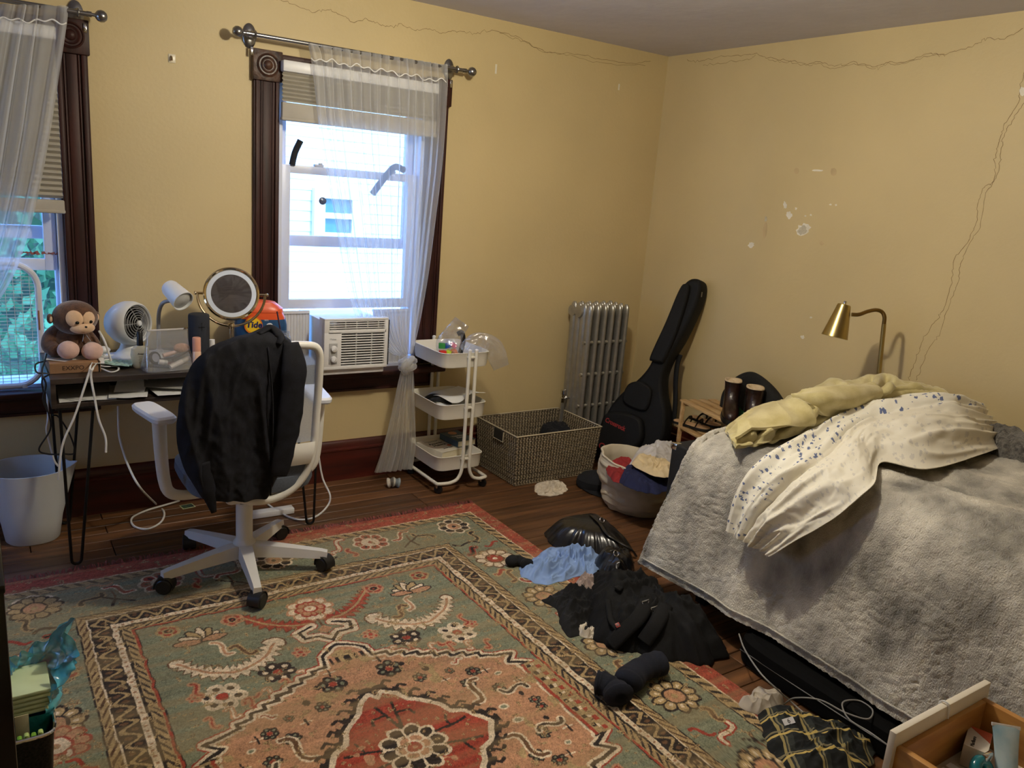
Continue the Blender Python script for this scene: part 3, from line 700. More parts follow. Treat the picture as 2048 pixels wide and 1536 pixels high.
b_ = n_['Principled BSDF']; vc = n_.new('ShaderNodeVertexColor'); vc.layer_name = 'weave'; l_.new(vc.outputs[0], b_.inputs['Base Color']); b_.inputs['Roughness'].default_value = .95; b_.inputs['Specular IOR Level'].default_value = .15
b_.inputs['Sheen Weight'].default_value = .12
rug = thing('area_rug', 'large patterned oriental rug with a stepped salmon medallion on green', 'rug', (RX, RY, 0))
me = rug_mesh(); me.materials.append(m); ro = bpy.data.objects.new('rug_pile', me); COL.objects.link(ro); ro.parent = rug
MB().box((RX, RY, .0035), (2*RHW, 2*RHL, .006), bev=.002).build('rug_backing', mat('rug_edge', (150, 70, 52), rough=.95, bump=.3, bscale=300), rug)
fr = MB(); jr = np.random.RandomState(4)
for sgn in (1, -1):
    for x in np.arange(RX-RHW+.004, RX+RHW, .0042):
        L = jr.uniform(.03, .055); dx = jr.normal(0, .014); y0 = RY+sgn*(RHL-.004)
        P = np.array([(x, y0, .008), (x+dx*.4, y0+sgn*L*.5, jr.uniform(.006, .02)), (x+dx, y0+sgn*L, jr.uniform(.002, .012))]); w_ = .0017
        fr.add(np.vstack([P-(w_, 0, 0), P+(w_, 0, 0)]), [(0, 1, 4, 3), (1, 2, 5, 4)])
o = fr.build('fringe', mat('rug_fringe', (134, 70, 66), rough=.95, var=.45, scale=40), rug, smooth=False); o['kind'] = 'stuff'

# ================================================================ WINDOW DRESSING
def rod(label, z, xa, xb, brackets, ends, zb=None):
    t = thing('curtain_rod', label, 'curtain rod', ((xa+xb)/2, YW, z))
    yr = 3.875
    MB().tube([(xa, yr, z), (xb, yr, z)], .0095, 14).build('rod', m_steel, t)
    for xe, s in ends:
        MB().lathe([(.011, 0), (.011, .018), (.007, .02), (.007, .03), (.012, .033), (.02, .04), (.024, .052), (.022, .064), (.013, .074), (0, .077)], 20, frame((xe, yr, z), (s, 0, 0))).build('finial', m_steel, t)
    for xk in brackets:
        mb = MB(); mb.lathe([(.03, 0), (.031, .006), (.026, .012), (.012, .016), (0, .017)], 24, frame((xk, YW, z+.004), (0, -1, 0), (0, 0, 1)), sx=1.75, sy=1.0)
        mb.tube(spline([(xk, YW-.01, z+.012), (xk, 3.92, z+.014), (xk, 3.895, z-.006), (xk, 3.875, z-.014)], 14), .0075, 10)
        a = np.linspace(0, 2*math.pi, 25)[:-1]; mb.tube(np.stack([np.full(24, xk), yr+.0135*np.cos(a), z+.0135*np.sin(a)], 1), .0045, 8, closed=True)
        mb.build('bracket', m_steel, t)
rod('brushed steel curtain rod over the window with the air conditioner', 2.213, 1.105, 2.205, (1.128, 2.168), ((1.105, -1), (2.205, 1)))
rod('brushed steel curtain rod over the left window behind the desk', 2.182, -.55, .455, (.425, -.5), ((.455, 1), (-.55, -1)))

m_shade = mat('pleated_shade', (196, 190, 176), rough=.8, var=.05, translucent=.12)
m_shade_d = mat('shade_taupe', (176, 170, 158), rough=.8, var=.05)
def blind(label, x0, x1, zt, zpl, zband, zb, per):
    t = thing('pleated_blind', label, 'blind', ((x0+x1)/2, 3.915, zt)); yc = 3.912; w = x1-x0; cx = (x0+x1)/2
    MB().box((cx, yc, zt-.025), (w, .045, .05), bev=.006).build('headrail', m_white, t)
    zs = np.arange(zt-.052, zpl, -per/2); n = len(zs); G = np.zeros((n, 2, 3))
    for i, z in enumerate(zs): G[i, :, 2] = z; G[i, :, 1] = yc+(.010 if i % 2 else -.010); G[i, 0, 0] = x0+.004; G[i, 1, 0] = x1-.004
    MB().shell(G, .0012).build('pleats', m_shade, t, smooth=False)
    if zband < zpl-.01:
        zs = np.arange(zpl, zband, -.006); n = len(zs); G = np.zeros((n, 2, 3))
        for i, z in enumerate(zs): G[i, :, 2] = z; G[i, :, 1] = yc+(.012 if i % 2 else -.009); G[i, 0, 0] = x0+.004; G[i, 1, 0] = x1-.004
        MB().shell(G, .001).build('folded_pleats', m_shade_d, t, smooth=False)
    MB().box((cx, yc, (zband+zb)/2), (w, .028, zband-zb), bev=.005).box((cx, yc, zb+.008), (w+.004, .034, .014), bev=.004).build('bottom_rail', m_shade_d, t)
blind('beige pleated blind drawn up short over the air conditioner window', 1.262, 2.078, 2.13, 1.945, 1.945, 1.862, .0185)
blind('beige pleated blind let halfway down over the left window', -.44, .345, 2.118, 1.44, 1.44, 1.385, .0225)

# sheer curtains
def sheer_mat(name, dens, tint):
    m = bpy.data.materials.new(name); m.use_nodes = True; MATS[name] = m
    n, l = m.node_tree.nodes, m.node_tree.links; out = n['Material Output']; n.remove(n['Principled BSDF'])
    tp = n.new('ShaderNodeBsdfTransparent'); df = n.new('ShaderNodeBsdfDiffuse'); tr = n.new('ShaderNodeBsdfTranslucent')
    df.inputs[0].default_value = (*tint, 1); tr.inputs[0].default_value = (*tint, 1)
    a = n.new('ShaderNodeMixShader'); a.inputs[0].default_value = .5; l.new(df.outputs[0], a.inputs[1]); l.new(tr.outputs[0], a.inputs[2])
    nz = n.new('ShaderNodeTexNoise'); nz.inputs['Scale'].default_value = 6; tc_ = n.new('ShaderNodeTexCoord'); mp = n.new('ShaderNodeMapping'); mp.inputs['Scale'].default_value = (8, 8, .5)
    l.new(tc_.outputs['Object'], mp.inputs[0]); l.new(mp.outputs[0], nz.inputs['Vector'])
    lw = n.new('ShaderNodeLayerWeight'); lw.inputs[0].default_value = .35
    mr = n.new('ShaderNodeMapRange'); mr.inputs['From Min'].default_value = .2; mr.inputs['From Max'].default_value = .9; mr.inputs['To Min'].default_value = dens*.75; mr.inputs['To Max'].default_value = min(1, dens*2.6)
    l.new(lw.outputs['Facing'], mr.inputs['Value'])
    b = n.new('ShaderNodeMixShader'); l.new(mr.outputs[0], b.inputs[0]); l.new(tp.outputs[0], b.inputs[1]); l.new(a.outputs[0], b.inputs[2]); l.new(b.outputs[0], out.inputs['Surface'])
    return m
m_sheer = sheer_mat('sheer_voile', .52, (.86, .88, .92)); m_sheer2 = sheer_mat('sheer_voile_bunched', .42, (.86, .85, .82))
def sheer(rows_px, ys, nu, nv, folds, amp, seed, sheets=1, phase=0.0):
    L = np.array([W(*a, y=y) for (a, b), y in zip(rows_px, ys)]); R = np.array([W(*b, y=y) for (a, b), y in zip(rows_px, ys)])
    L, R = spline(L, nu), spline(R, nu); u = np.linspace(0, 1, nv)[None, :, None]; G = L[:, None]*(1-u)+R[:, None]*u
    uu = np.broadcast_to(u[..., 0], (nu, nv)); v = np.linspace(0, 1, nu)[:, None]
    wid = np.linalg.norm(R-L, axis=1)[:, None]
    q = uu+.02*fbm(uu*6, v*2.5, seed, 2)
    f_ = np.sin(2*math.pi*folds*q+phase+2.5*vnoise(q*5, v*1.2, seed))+.6*np.sin(2*math.pi*folds*1.73*q+3*vnoise(q*4, v, seed+3))
    G[..., 1] += amp*f_*np.clip(wid/.5, .35, 1); G[..., 0] += amp*.5*np.cos(2*math.pi*folds*q+phase)*np.clip(wid/.6, .1, 1)
    return G
ct = thing('sheer_curtain', 'white sheer curtain pulled aside and tied in a knot by the white cart', 'curtain', (1.92, 3.86, 0))
rows = [((617, 86), (895, 130)), ((622, 112), (894, 158)), ((628, 160), (893, 190)), ((636, 240), (889, 270)), ((650, 330), (882, 340)), ((668, 430), (870, 430)), ((686, 540), (856, 540)), ((708, 625), (842, 625)), ((745, 682), (832, 675)), ((788, 712), (825, 707))]
ys = [3.862, 3.862, 3.865, 3.865, 3.86, 3.855, 3.84, 3.82, 3.80, 3.79]
MB().grid(sheer(rows, ys, 150, 190, 15, .011, 3)).build('voile_panel', m_sheer, ct, sharp=180)
k = W(814, 730, y=3.785)
kb = MB()
for i in range(7):
    a = i*.9; cc = k+np.array([.012*math.cos(a*2.1), .008*math.sin(a*1.3), .018*math.cos(a*1.7)])
    th = np.linspace(0, 2*math.pi, 29)[:-1]; ax = frame(cc, (math.sin(a)*.6, .5*math.cos(a*1.4), 1 if i % 2 else .4))
    P = np.stack([.03*np.cos(th), .024*np.sin(th), .006*np.sin(2*th+a)], 1) @ np.array(ax)[:3, :3].T+np.array(cc)
    kb.tube(P, .016, 8, closed=True)
kb.build('knot', m_sheer2, ct, sharp=180)
rows = [((801, 742), (826, 742)), ((793, 775), (827, 770)), ((783, 820), (828, 815)), ((772, 865), (829, 860)), ((760, 910), (829, 895)), ((748, 946), (822, 938))]
MB().grid(sheer(rows, [3.785, 3.79, 3.80, 3.80, 3.80, 3.79], 70, 110, 5, .020, 8)).grid(sheer(rows, [3.80, 3.81, 3.82, 3.83, 3.83, 3.83], 70, 90, 4, .016, 14)).build('tail', m_sheer2, ct, sharp=180)
a = np.array([W(622+(893-622)*q, 116+(164-116)*q+3.0*math.sin(q*70)+2.5*math.sin(q*31), y=3.85) for q in np.linspace(0, 1, 120)])
MB().tube(a, .0028, 6).build('header_seam', mat('white_hem', (240, 240, 238), rough=.8), ct, sharp=180)
c2t = thing('sheer_curtain', 'white sheer curtain hanging over the left window beside the plush monkey', 'curtain', (.1, 3.86, 0))
rows = [((-190, 2), (135, 12)), ((-195, 30), (132, 46)), ((-200, 120), (118, 140)), ((-205, 250), (98, 270)), ((-210, 380), (75, 390)), ((-215, 480), (52, 480)), ((-220, 560), (22, 560)), ((-215, 640), (-30, 640)), ((-210, 720), (-90, 700))]
MB().grid(sheer(rows, [3.855, 3.86, 3.862, 3.862, 3.86, 3.855, 3.85, 3.845, 3.84], 120, 150, 10, .011, 21)).build('voile_panel', m_sheer, c2t, sharp=180)
a = np.array([W(-190+(133+190)*q, 30+(44-30)*q+3.0*math.sin(q*60)+2.5*math.sin(q*27), y=3.848) for q in np.linspace(0, 1, 100)])
MB().tube(a, .0028, 6).build('header_seam', MATS['white_hem'], c2t, sharp=180)

# black foam strips wedged in the sash
m_foam = mat('black_foam', (24, 26, 30), rough=.8, var=.2)
P = [W(584, 330, y=YW+.03), W(590, 305, y=YW+.025), W(601, 281, y=YW+.02)]
tag(MB().tube(spline(P, 14), .0155, 12).build('foam_strip', m_foam), 'straight black foam tube standing upright on the raised sash', 'foam strip')
P = [W(808, 340, y=YW+.0), W(790, 334, y=YW-.01), W(772, 352, y=YW-.015), W(758, 370, y=YW-.015), W(745, 388, y=YW-.015)]
tag(MB().tube(spline(P, 24), .017, 12).build('foam_strip', m_foam), 'bent black foam tube hanging off the sash behind the sheer curtain', 'foam strip')
c = W(645, 402, y=YW+.022); mb = MB().lathe([(.019, 0), (.019, .004), (.014, .007), (0, .009)], 20, frame(c, (0, -1, 0)))
t = tag(mb.build('suction_ornament', mat('ornament_metal', (120, 128, 140), rough=.35, metal=.5, scale=220, rgb2=(80, 84, 100))), 'small round patterned ornament stuck to the lower window pane', 'ornament')

# air conditioner
ac = thing('air_conditioner', 'white window air conditioner with louvred front sitting on the sill', 'air conditioner', (1.62, 3.9, .627))
m_acw = mat('ac_plastic', (228, 228, 230), rough=.4, var=.03); m_acd = mat('ac_dark', (26, 28, 34), rough=.7)
yf = 3.775; ax0, ax1, az0, az1 = 1.444, 1.792, .672, .935
MB().box(((ax0+ax1)/2, (yf+4.18)/2+.012, (.627+az1-.012)/2+.004), (ax1-ax0-.016, 4.18-yf-.02, az1-.03-.627), bev=.006).build('body', m_acw, ac)
mb = MB()   # front bezel: a frame with two openings
def fbox(xa, xb, za, zb, ya=yf, yb=yf+.03, bev=.003, into=None): (into or mb).box(((xa+xb)/2, (ya+yb)/2, (za+zb)/2), (xb-xa, yb-ya, zb-za), bev=bev)
fbox(ax0, ax1, az1-.012, az1); fbox(ax0, ax1, az0, az0+.018); fbox(ax0, 1.536, az0+.016, .866); fbox(ax0, ax0+.028, .86, az1-.01); fbox(ax1-.02, ax1, az0+.016, az1-.01); fbox(ax0+.02, ax1-.01, .856, .876)
fbox(ax0-.002, ax0+.02, az0, az1, yf+.02, yf+.07); mb.build('front_bezel', m_acw, ac)
MB().box((1.66, yf+.0215, .80), (.29, .012, .24)).build('inner_shadow_panel', m_acd, ac)
sl = None
for i in range(13):
    z = az0+.028+i*.0133
    if sl is None: sl = MB().box((1.654, yf+.008, z), (.238, .016, .0052), bev=.002).build('louvre', m_acw, ac); z00 = z
    else:
        o = bpy.data.objects.new('louvre', sl.data); COL.objects.link(o); o.parent = ac; o.location = (0, 0, z-z00)
for i in range(2): MB().box((1.62+.085*i, yf+.014, .77), (.006, .008, .172)).build('louvre_bar', m_acw, ac)
for i in range(4): MB().box((1.622, yf+.008, .884+i*.0115), (.30, .014, .005), bev=.002).build('top_louvre', m_acw, ac)
for i in range(5): MB().box((1.50+.06*i, yf+.013, .902), (.004, .008, .046)).build('top_louvre_bar', m_acw, ac)
pnl = MB().box((1.492, yf-.001, .755), (.044, .004, .108), bev=.0018).build('control_panel', mat('ac_grey', (168, 168, 170), rough=.45), ac)
for z in (.782, .728):
    kn = MB().lathe([(.0165, 0), (.0155, .012), (.012, .014), (0, .014)], 20, frame((1.494, yf-.003, z), (0, -1, 0))).box((1.494, yf-.02, z), (.006, .008, .03), M=Matrix.Translation((1.494, yf-.02, z)) @ Matrix.Rotation(.7, 4, 'Y') @ Matrix.Translation((-1.494, -yf+.02, -z)), bev=.002).build('knob', m_white, pnl)
letters('Midea', .014, face_frame((1.49, yf-.0005, .83), (0, -1, 0)), mat('ac_logo', (150, 156, 170), rough=.4), ac)
def accordion(xa, xb):
    n = int((xb-xa)/.007); G = np.zeros((n, 2, 3))
    for i in range(n): G[i, :, 0] = xa+(xb-xa)*i/(n-1); G[i, :, 1] = 3.985+(.004 if i % 2 else -.004); G[i, 0, 2] = .645; G[i, 1, 2] = .93
    MB().shell(G, .0015).build('accordion_panel', m_acw, ac, smooth=False)
    for zr in (.64, .936): MB().box(((xa+xb)/2, 3.985, zr), (xb-xa, .016, .014)).build('panel_rail', m_acw, ac)
accordion(1.30, 1.44); accordion(1.795, 2.02)

# window guard standing in the left window
wg = thing('wire_guard', 'white tube framed wire grid panel standing in the left window', 'window guard', (-.05, 3.945, .628))
yg = 3.94; xa, xb, za, zb, rr = -.36, .232, .645, 1.17, .10
P = []
for cx_, cz_, a0 in ((xb-rr, zb-rr, 0), (xa+rr, zb-rr, 90), (xa+rr, za+rr, 180), (xb-rr, za+rr, 270)):
    for q in range(9): a = math.radians(a0+q*90/8); P.append((cx_+rr*math.cos(a), yg, cz_+rr*math.sin(a)))
Q = []
for i in range(len(P)):
    a, b = np.array(P[i]), np.array(P[(i+1) % len(P)]); k_ = max(1, int(np.linalg.norm(b-a)/.05))
    for j in range(k_): Q.append(a+(b-a)*j/k_)
MB().tube(Q, .013, 10, closed=True).build('tube_frame', mat('chipped_white_enamel', (226, 226, 228), rough=.35, var=.05), wg)
m_wire = mat('white_wire', (210, 214, 220), rough=.4)
wv = MB().box((0, yg, (za+zb)/2), (.0022, .0022, zb-za-.015)).build('wire', m_wire, wg); wh = MB().box(((xa+xb)/2, yg+.002, 0), (xb-xa-.015, .0022, .0022)).build('wire', m_wire, wg)
dv, dh = wv.data, wh.data; bpy.data.objects.remove(wv); bpy.data.objects.remove(wh)
for x in np.arange(xa+.03, xb-.01, .0295):
    o = bpy.data.objects.new('wire', dv); COL.objects.link(o); o.parent = wg; o.location = (x, 0, 0)
    ins = max(0, rr-(min(x-xa, xb-x))); o.scale = (1, 1, 1-.18*ins/rr)
for z in np.arange(za+.02, zb-.005, .0145):
    o = bpy.data.objects.new('wire', dh); COL.objects.link(o); o.parent = wg; o.location = (0, 0, z)
    ins = max(0, rr-(min(z-za, zb-z))); o.scale = (1-.24*(ins/rr)**1.5, 1, 1); o.location.x = 0
for o in [q for q in wg.children if q.name.startswith('wire')]:
    if o.data == dh: # keep scaling centred on the panel
        cxl = (xa+xb)/2-BASE[wg.name][0]; o.location.x += cxl*(1-o.scale[0])
    else:
        czl = (za+zb)/2-BASE[wg.name][2]; o.location.z += czl*(1-o.scale[2])
MB().box((xb-.004, yg-.012, .93), (.006, .004, .085), bev=.002).build('rust_patch', mat('rust', (150, 92, 56), rough=.9, scale=60), wg)
MB().box((.16, yg-.014, za+.0), (.02, .006, .02), bev=.002).build('foot_bracket', m_white, wg)

# ================================================================ DESK
dk = thing('desk', 'dark wood desk with a papers shelf on black hairpin legs', 'desk', (.76, 3.67, 0))
m_desk = mat('dark_walnut_laminate', (70, 58, 50), rough=.42, rgb2=(40, 32, 28), scale=3, stretch=(.6, 9, 9), detail=6)
m_iron = mat('black_iron', (14, 14, 15), rough=.45, metal=.3)
dx0, dx1, dy0, dy1, dt, db = .222, 1.30, 3.42, 3.925, .79, .672
MB().box(((dx0+dx1)/2, (dy0+dy1)/2, dt-.011), (dx1-dx0, dy1-dy0, .022), bev=.0015, seg=1).build('desktop', m_desk, dk)
MB().box(((dx0+dx1)/2, (dy0+dy1)/2, db+.009), (dx1-dx0, dy1-dy0, .018), bev=.0015, seg=1).build('shelf', m_desk, dk)
for x in (dx0+.009, dx1-.009): MB().box((x, (dy0+dy1)/2, (dt-.022+db+.018)/2), (.018, dy1-dy0, dt-.022-db-.018)).build('side_panel', m_desk, dk)
MB().box(((dx0+dx1)/2, dy1-.006, (dt-.022+db+.018)/2), (dx1-dx0-.036, .012, dt-.022-db-.018)).build('back_panel', m_desk, dk)
for (bx, by, sx) in ((.262, 3.435, 1), (1.285, 3.445, -1), (.262, 3.88, 1), (1.285, 3.88, -1)):
    xs_ = (bx-.012*0, bx+sx*.085)
    P = [(bx-sx*.012, by, db), (bx-sx*.006, by, .3), (bx-.012*sx*0, by, .03)]
    a = np.linspace(math.pi, 2*math.pi, 9)
    arc = [(bx+sx*(.018+.018*math.cos(q)), by, .024+.018*math.sin(q)) for q in a]
    P = [(bx-sx*.012, by, db)]+arc+[(bx+sx*.105, by, db)]
    MB().tube(P, .006, 8).box((bx+sx*.047, by, db-.002), (.15, .05, .004)).build('leg', m_iron, dk)
# papers in the shelf
m_paper = mat('paper', (226, 226, 222), rough=.8, var=.03)
def sheet_obj(name, label, cat, corners, m, bow=.004, nx=10, ny=10, seed=1, th=.0006, group=None):
    c = np.array(corners, float); G = np.zeros((nx, ny, 3))
    for i in range(nx):
        for j in range(ny):
            u, v = i/(nx-1), j/(ny-1); G[i, j] = c[0]*(1-u)*(1-v)+c[1]*u*(1-v)+c[2]*u*v+c[3]*(1-u)*v
    uu, vv = np.meshgrid(np.linspace(0, 1, nx), np.linspace(0, 1, ny), indexing='ij')
    G[..., 2] += bow*(fbm(uu*1.6+seed, vv*1.6, seed, 2)+1)
    return tag(MB().shell(G, th).build(name, m, sharp=60), label, cat, group)
zs = db+.019
sheet_obj('paper_sheet', 'white paper sheet at the left end of the desk shelf', 'paper', [(.25, 3.43, zs), (.45, 3.425, zs), (.46, 3.7, zs), (.26, 3.7, zs)], m_paper, .003, seed=2)
sheet_obj('paper_sheet', 'folded white paper poking out of the middle of the desk shelf', 'paper', [(.42, 3.42, zs+.006), (.56, 3.405, zs+.006), (.60, 3.6, zs+.006), (.45, 3.62, zs+.006)], m_paper, .004, seed=5)
sheet_obj('paper_sheet', 'steeply propped paper sheet inside the desk shelf', 'paper', [(.45, 3.50, zs+.012), (.56, 3.47, zs+.012), (.60, 3.56, zs+.066), (.49, 3.59, zs+.066)], m_paper, .004, seed=8)
sheet_obj('paper_sheet', 'large white sheet under the grey envelope on the desk shelf', 'paper', [(.60, 3.405, zs+.004), (.74, 3.41, zs+.004), (.76, 3.7, zs+.004), (.56, 3.7, zs+.004)], m_paper, .006, seed=11)
sheet_obj('envelope', 'grey envelope propped up in the desk shelf under the makeup pouch', 'envelope', [(.56, 3.47, zs+.03), (.74, 3.44, zs+.012), (.76, 3.58, zs+.068), (.58, 3.60, zs+.07)], mat('grey_envelope', (150, 148, 144), rough=.8), .004, seed=14)

# ================================================================ THINGS ON THE DESK
DT = .79
m_card = mat('cardboard', (150, 112, 78), rough=.85, var=.1)
bx = thing('cardboard_box', 'flat brown cardboard box under the plush monkey on the desk corner', 'box', (.32, 3.62, DT))
MB().box((.318, 3.63, DT+.021), (.18, .25, .042), bev=.002, seg=1).build('carton', m_card, bx)
MB().box((.402, 3.63, DT+.021), (.006, .252, .043), bev=.001, seg=1).build('dark_end', m_black, bx)
letters('EXXPO', .024, face_frame((.31, 3.5045, DT+.021), (0, -1, 0)), mat('box_print', (52, 34, 24), rough=.8), bx)
sheet_obj('paper_sheet', 'curling white paper between the plush monkey and the cardboard box', 'paper', [(.215, 3.56, DT+.046), (.42, 3.49, DT+.034), (.44, 3.70, DT+.046), (.235, 3.76, DT+.046)], m_paper, .003, seed=17)

# plush monkey
mk = thing('plush_monkey', 'brown plush monkey with a pale face sitting on the desk', 'plush toy', (.33, 3.64, DT+.05))
m_fur = mat('brown_plush', (104, 68, 42), rough=.95, rgb2=(74, 46, 28), scale=60, bump=.5, bscale=260, sheen=.5, bdist=.004)
m_fac = mat('beige_plush', (222, 186, 150), rough=.95, var=.06, scale=60, bump=.3, bscale=300, sheen=.4, bdist=.003)
m_pad = mat('pale_pink_plush', (214, 178, 164), rough=.95, var=.06, scale=60, bump=.3, bscale=300, sheen=.4, bdist=.003)
hc = W(150, 635, y=3.62); bc = W(141, 683, y=3.66)
MB().ell(bc, (.082, .072, .078), nu=28, nv=18).build('body', m_fur, mk)
hd = MB().ell(hc, (.083, .070, .069), nu=32, nv=20).build('head', m_fur, mk)
MH = frame(hc, (.22, -1, -.04), (1, .22, 0))
def onhead(u, v, k): # point on the head surface, u right, v up in the face frame
    th = Vector((u, v, 0)); z = .07*math.sqrt(max(.02, 1-(u/.083)**2-(v/.069)**2)); return MH @ Vector((u, v, z*k))
def patch(parts, name, m, parent, rim=0.0):
    mb = MB()
    for (u0, v0, ru, rv) in parts:
        G = np.zeros((10, 28, 3))
        for i in range(10):
            q = i/9
            for j in range(28):
                a = 2*math.pi*j/28; u, v = u0+ru*q*math.cos(a), v0+rv*q*math.sin(a)
                G[i, j] = onhead(u, v, 1.0)[:]
                G[i, j] += np.array((MH.to_3x3() @ Vector((0, 0, 1)))[:])*(.0045*(1-q**4)+.0005)
        mb.grid(G, cv=True)
    return mb.build(name, m, parent, sharp=180)
# the face frame's y axis points down when z looks at us from -y with x to the right
vs_ = -1 if (MH.to_3x3() @ Vector((0, 1, 0))).z < 0 else 1
patch([(-.022, vs_*.008, .03, .033), (.034, vs_*.006, .028, .031)], 'face_patch', m_fac, hd)
muz = MH @ Vector((.008, vs_*-.032, .054)); MB().ell(muz[:], (.046, .026, .024), nu=28, nv=16).build('muzzle', m_fac, hd)
for u in (-.016, .036):
    e = onhead(u, vs_*-.006, 1.0)+(MH.to_3x3() @ Vector((0, 0, .005))); MB().ell(e[:], (.0075, .005, .0065), nu=14, nv=10).build('eye', mat('bead_black', (10, 9, 9), rough=.15), hd)
nz_ = MH @ Vector((.014, vs_*-.024, .078)); MB().ell(nz_[:], (.0055, .004, .0045), nu=12, nv=8).build('nose', MATS['bead_black'], hd)
mp_ = [MH @ Vector((.006+q*.011, vs_*(-.045+.006*abs(q)**2*.6), .0765-.003*abs(q))) for q in np.linspace(-1, 1, 9)]
MB().tube([p[:] for p in mp_], .0009, 5).build('mouth', mat('stitch_brown', (96, 60, 40), rough=.8), hd)
for u, s_ in ((-.088, 1), (.086, -1)):
    e = MH @ Vector((u, vs_*-.002, -.012)); eo = MB().ell(e[:], (.012, .016, .02)).build('ear', m_fur, hd); MB().ell((MH @ Vector((u, vs_*-.002, .0)))[:], (.006, .008, .012)).build('inner_ear', m_fac, eo)
def limb(name, P, R, m): return MB().tube(spline(P, 20), spline(np.array(R)[:, None], 20)[:, 0], 18).ell(P[-1], (R[-1]*1.02,)*3, nu=18, nv=12).ell(P[0], (R[0],)*3, nu=18, nv=12).build(name, m, mk, sharp=180)
A_ = lambda px_, py_, y: W(px_, py_, y=y)
limb('arm', [A_(126, 655, 3.66), A_(108, 672, 3.65), A_(101, 690, 3.63), A_(108, 700, 3.60)], [.028, .036, .034, .027], m_fur)
limb('arm', [A_(163, 658, 3.66), A_(180, 678, 3.65), A_(190, 695, 3.62), A_(190, 707, 3.60)], [.022, .026, .025, .02], m_fur)
for (px_, py_, q0) in ((136, 699, (132, 700)), (184, 701, (172, 698))):
    foot = A_(px_, py_, 3.565); lg = limb('leg', [A_(q0[0], q0[1], 3.66), A_(px_, py_, 3.60), foot], [.038, .036, .034], m_fur)
    MB().ell(foot+np.array([.0, -.012, .0]), (.040, .03, .036), nu=24, nv=14).build('foot_pad', m_pad, lg)
rb = MB(); nb = W(168, 660, y=3.58)
for dx in (-.004, .012):
    rb.tube([nb, nb+(dx*.6, -.005, -.02), nb+(dx*1.8, .0, -.045)], .006, 6, flat=.2)
rb.build('ribbon', mat('grey_ribbon', (170, 176, 190), rough=.4), mk)

# fan
fn = thing('table_fan', 'round white table fan with a black grille on the desk', 'fan', (.545, 3.72, DT))
m_fanw = mat('fan_white', (216, 218, 220), rough=.35, var=.03)
fc = W(254, 646, y=3.72); fd = Vector((.62, -.78, .10)).normalized()
MF = frame(fc, fd, (0, 0, 1))
MB().lathe([(.0, -.085), (.035, -.08), (.065, -.062), (.085, -.03), (.094, 0), (.094, .03), (.088, .052), (.080, .06), (.076, .055), (.074, .02), (.07, .0), (0, -.01)], 36, MF).build('housing', m_fanw, fn)
gr = MB()
for i, q in enumerate((.012, .024, .034, .044, .054, .064, .072)):
    a = np.linspace(0, 2*math.pi, 41)[:-1]; z = .058-.02*(q/.075)**2+.006
    gr2 = MB().tube(np.stack([q*np.cos(a), q*np.sin(a), np.full(40, z)], 1), .0014, 5, closed=True, M=MF)
    gr2.build('grille_ring', m_fanw if i > 5 else mat('grille_grey', (150, 150, 150), rough=.4), fn)
for k in range(5):
    a = 2*math.pi*k/5+.3; MB().tube([(.008*math.cos(a), .008*math.sin(a), .064), (.075*math.cos(a), .075*math.sin(a), .046)], .0016, 5, M=MF).build('grille_spoke', MATS['grille_grey'], fn)
MB().lathe([(.071, .012), (.0, .014)], 30, MF).build('dark_core', m_black, fn)
for k in range(3):
    a = 2*math.pi*k/3; MB().box((.035, 0, .03), (.06, .03, .002), M=MF @ Matrix.Rotation(a, 4, 'Z') @ Matrix.Rotation(.5, 4, 'X')).build('blade', m_black, fn)
MB().lathe([(.012, .06), (.012, .069), (.008, .073), (0, .074)], 16, MF).build('hub_cap', m_fanw, fn)
bc_ = (fc[0]+.005, fc[1]-.01, DT); MB().lathe([(.085, 0), (.09, .008), (.086, .018), (.06, .026), (.04, .05), (.03, .08), (.0, .08)], 32, Matrix.Translation(bc_)).build('foot', m_fanw, fn)
for k in (-1, 0, 1): MB().box((bc_[0]+.03+k*.016, bc_[1]-.085, DT+.014), (.009, .004, .004), bev=.001).build('button', m_black, fn)

# gooseneck lamp
lp = thing('desk_lamp', 'white gooseneck desk lamp with a cylinder shade beside the fan', 'lamp', (.665, 3.76, DT))
m_lampw = mat('lamp_white', (224, 226, 228), rough=.35, var=.02)
sa = W(335, 571, y=3.74); sb_ = W(367, 603, y=3.645); sd = Vector(sb_-sa); L = sd.length; MS = frame(sa, sd)
MB().lathe([(0, 0), (.02, .001), (.033, .008), (.038, .02), (.0475, L), (.0445, L), (.035, .03), (0, .03)], 32, MS).build('lamp_shade', m_lampw, lp)
MB().lathe([(.043, L-.012), (.03, L-.004), (0, L-.001)], 28, MS).build('diffuser', mat('frosted_lens', (188, 190, 188), rough=.25), lp)
st = [np.array([W(318, 690, y=3.76)[0], 3.76, DT]), W(317, 660, y=3.76), W(318, 625, y=3.755), W(326, 606, y=3.74), W(342, 601, y=3.70)]
MB().tube(spline(st, 30), .0085, 12).build('gooseneck', mat('grey_neck', (150, 152, 156), rough=.4), lp)
MB().lathe([(.062, 0), (.064, .006), (.06, .014), (.02, .018), (.012, .03), (0, .03)], 32, Matrix.Translation(st[0])).build('base', m_lampw, lp)

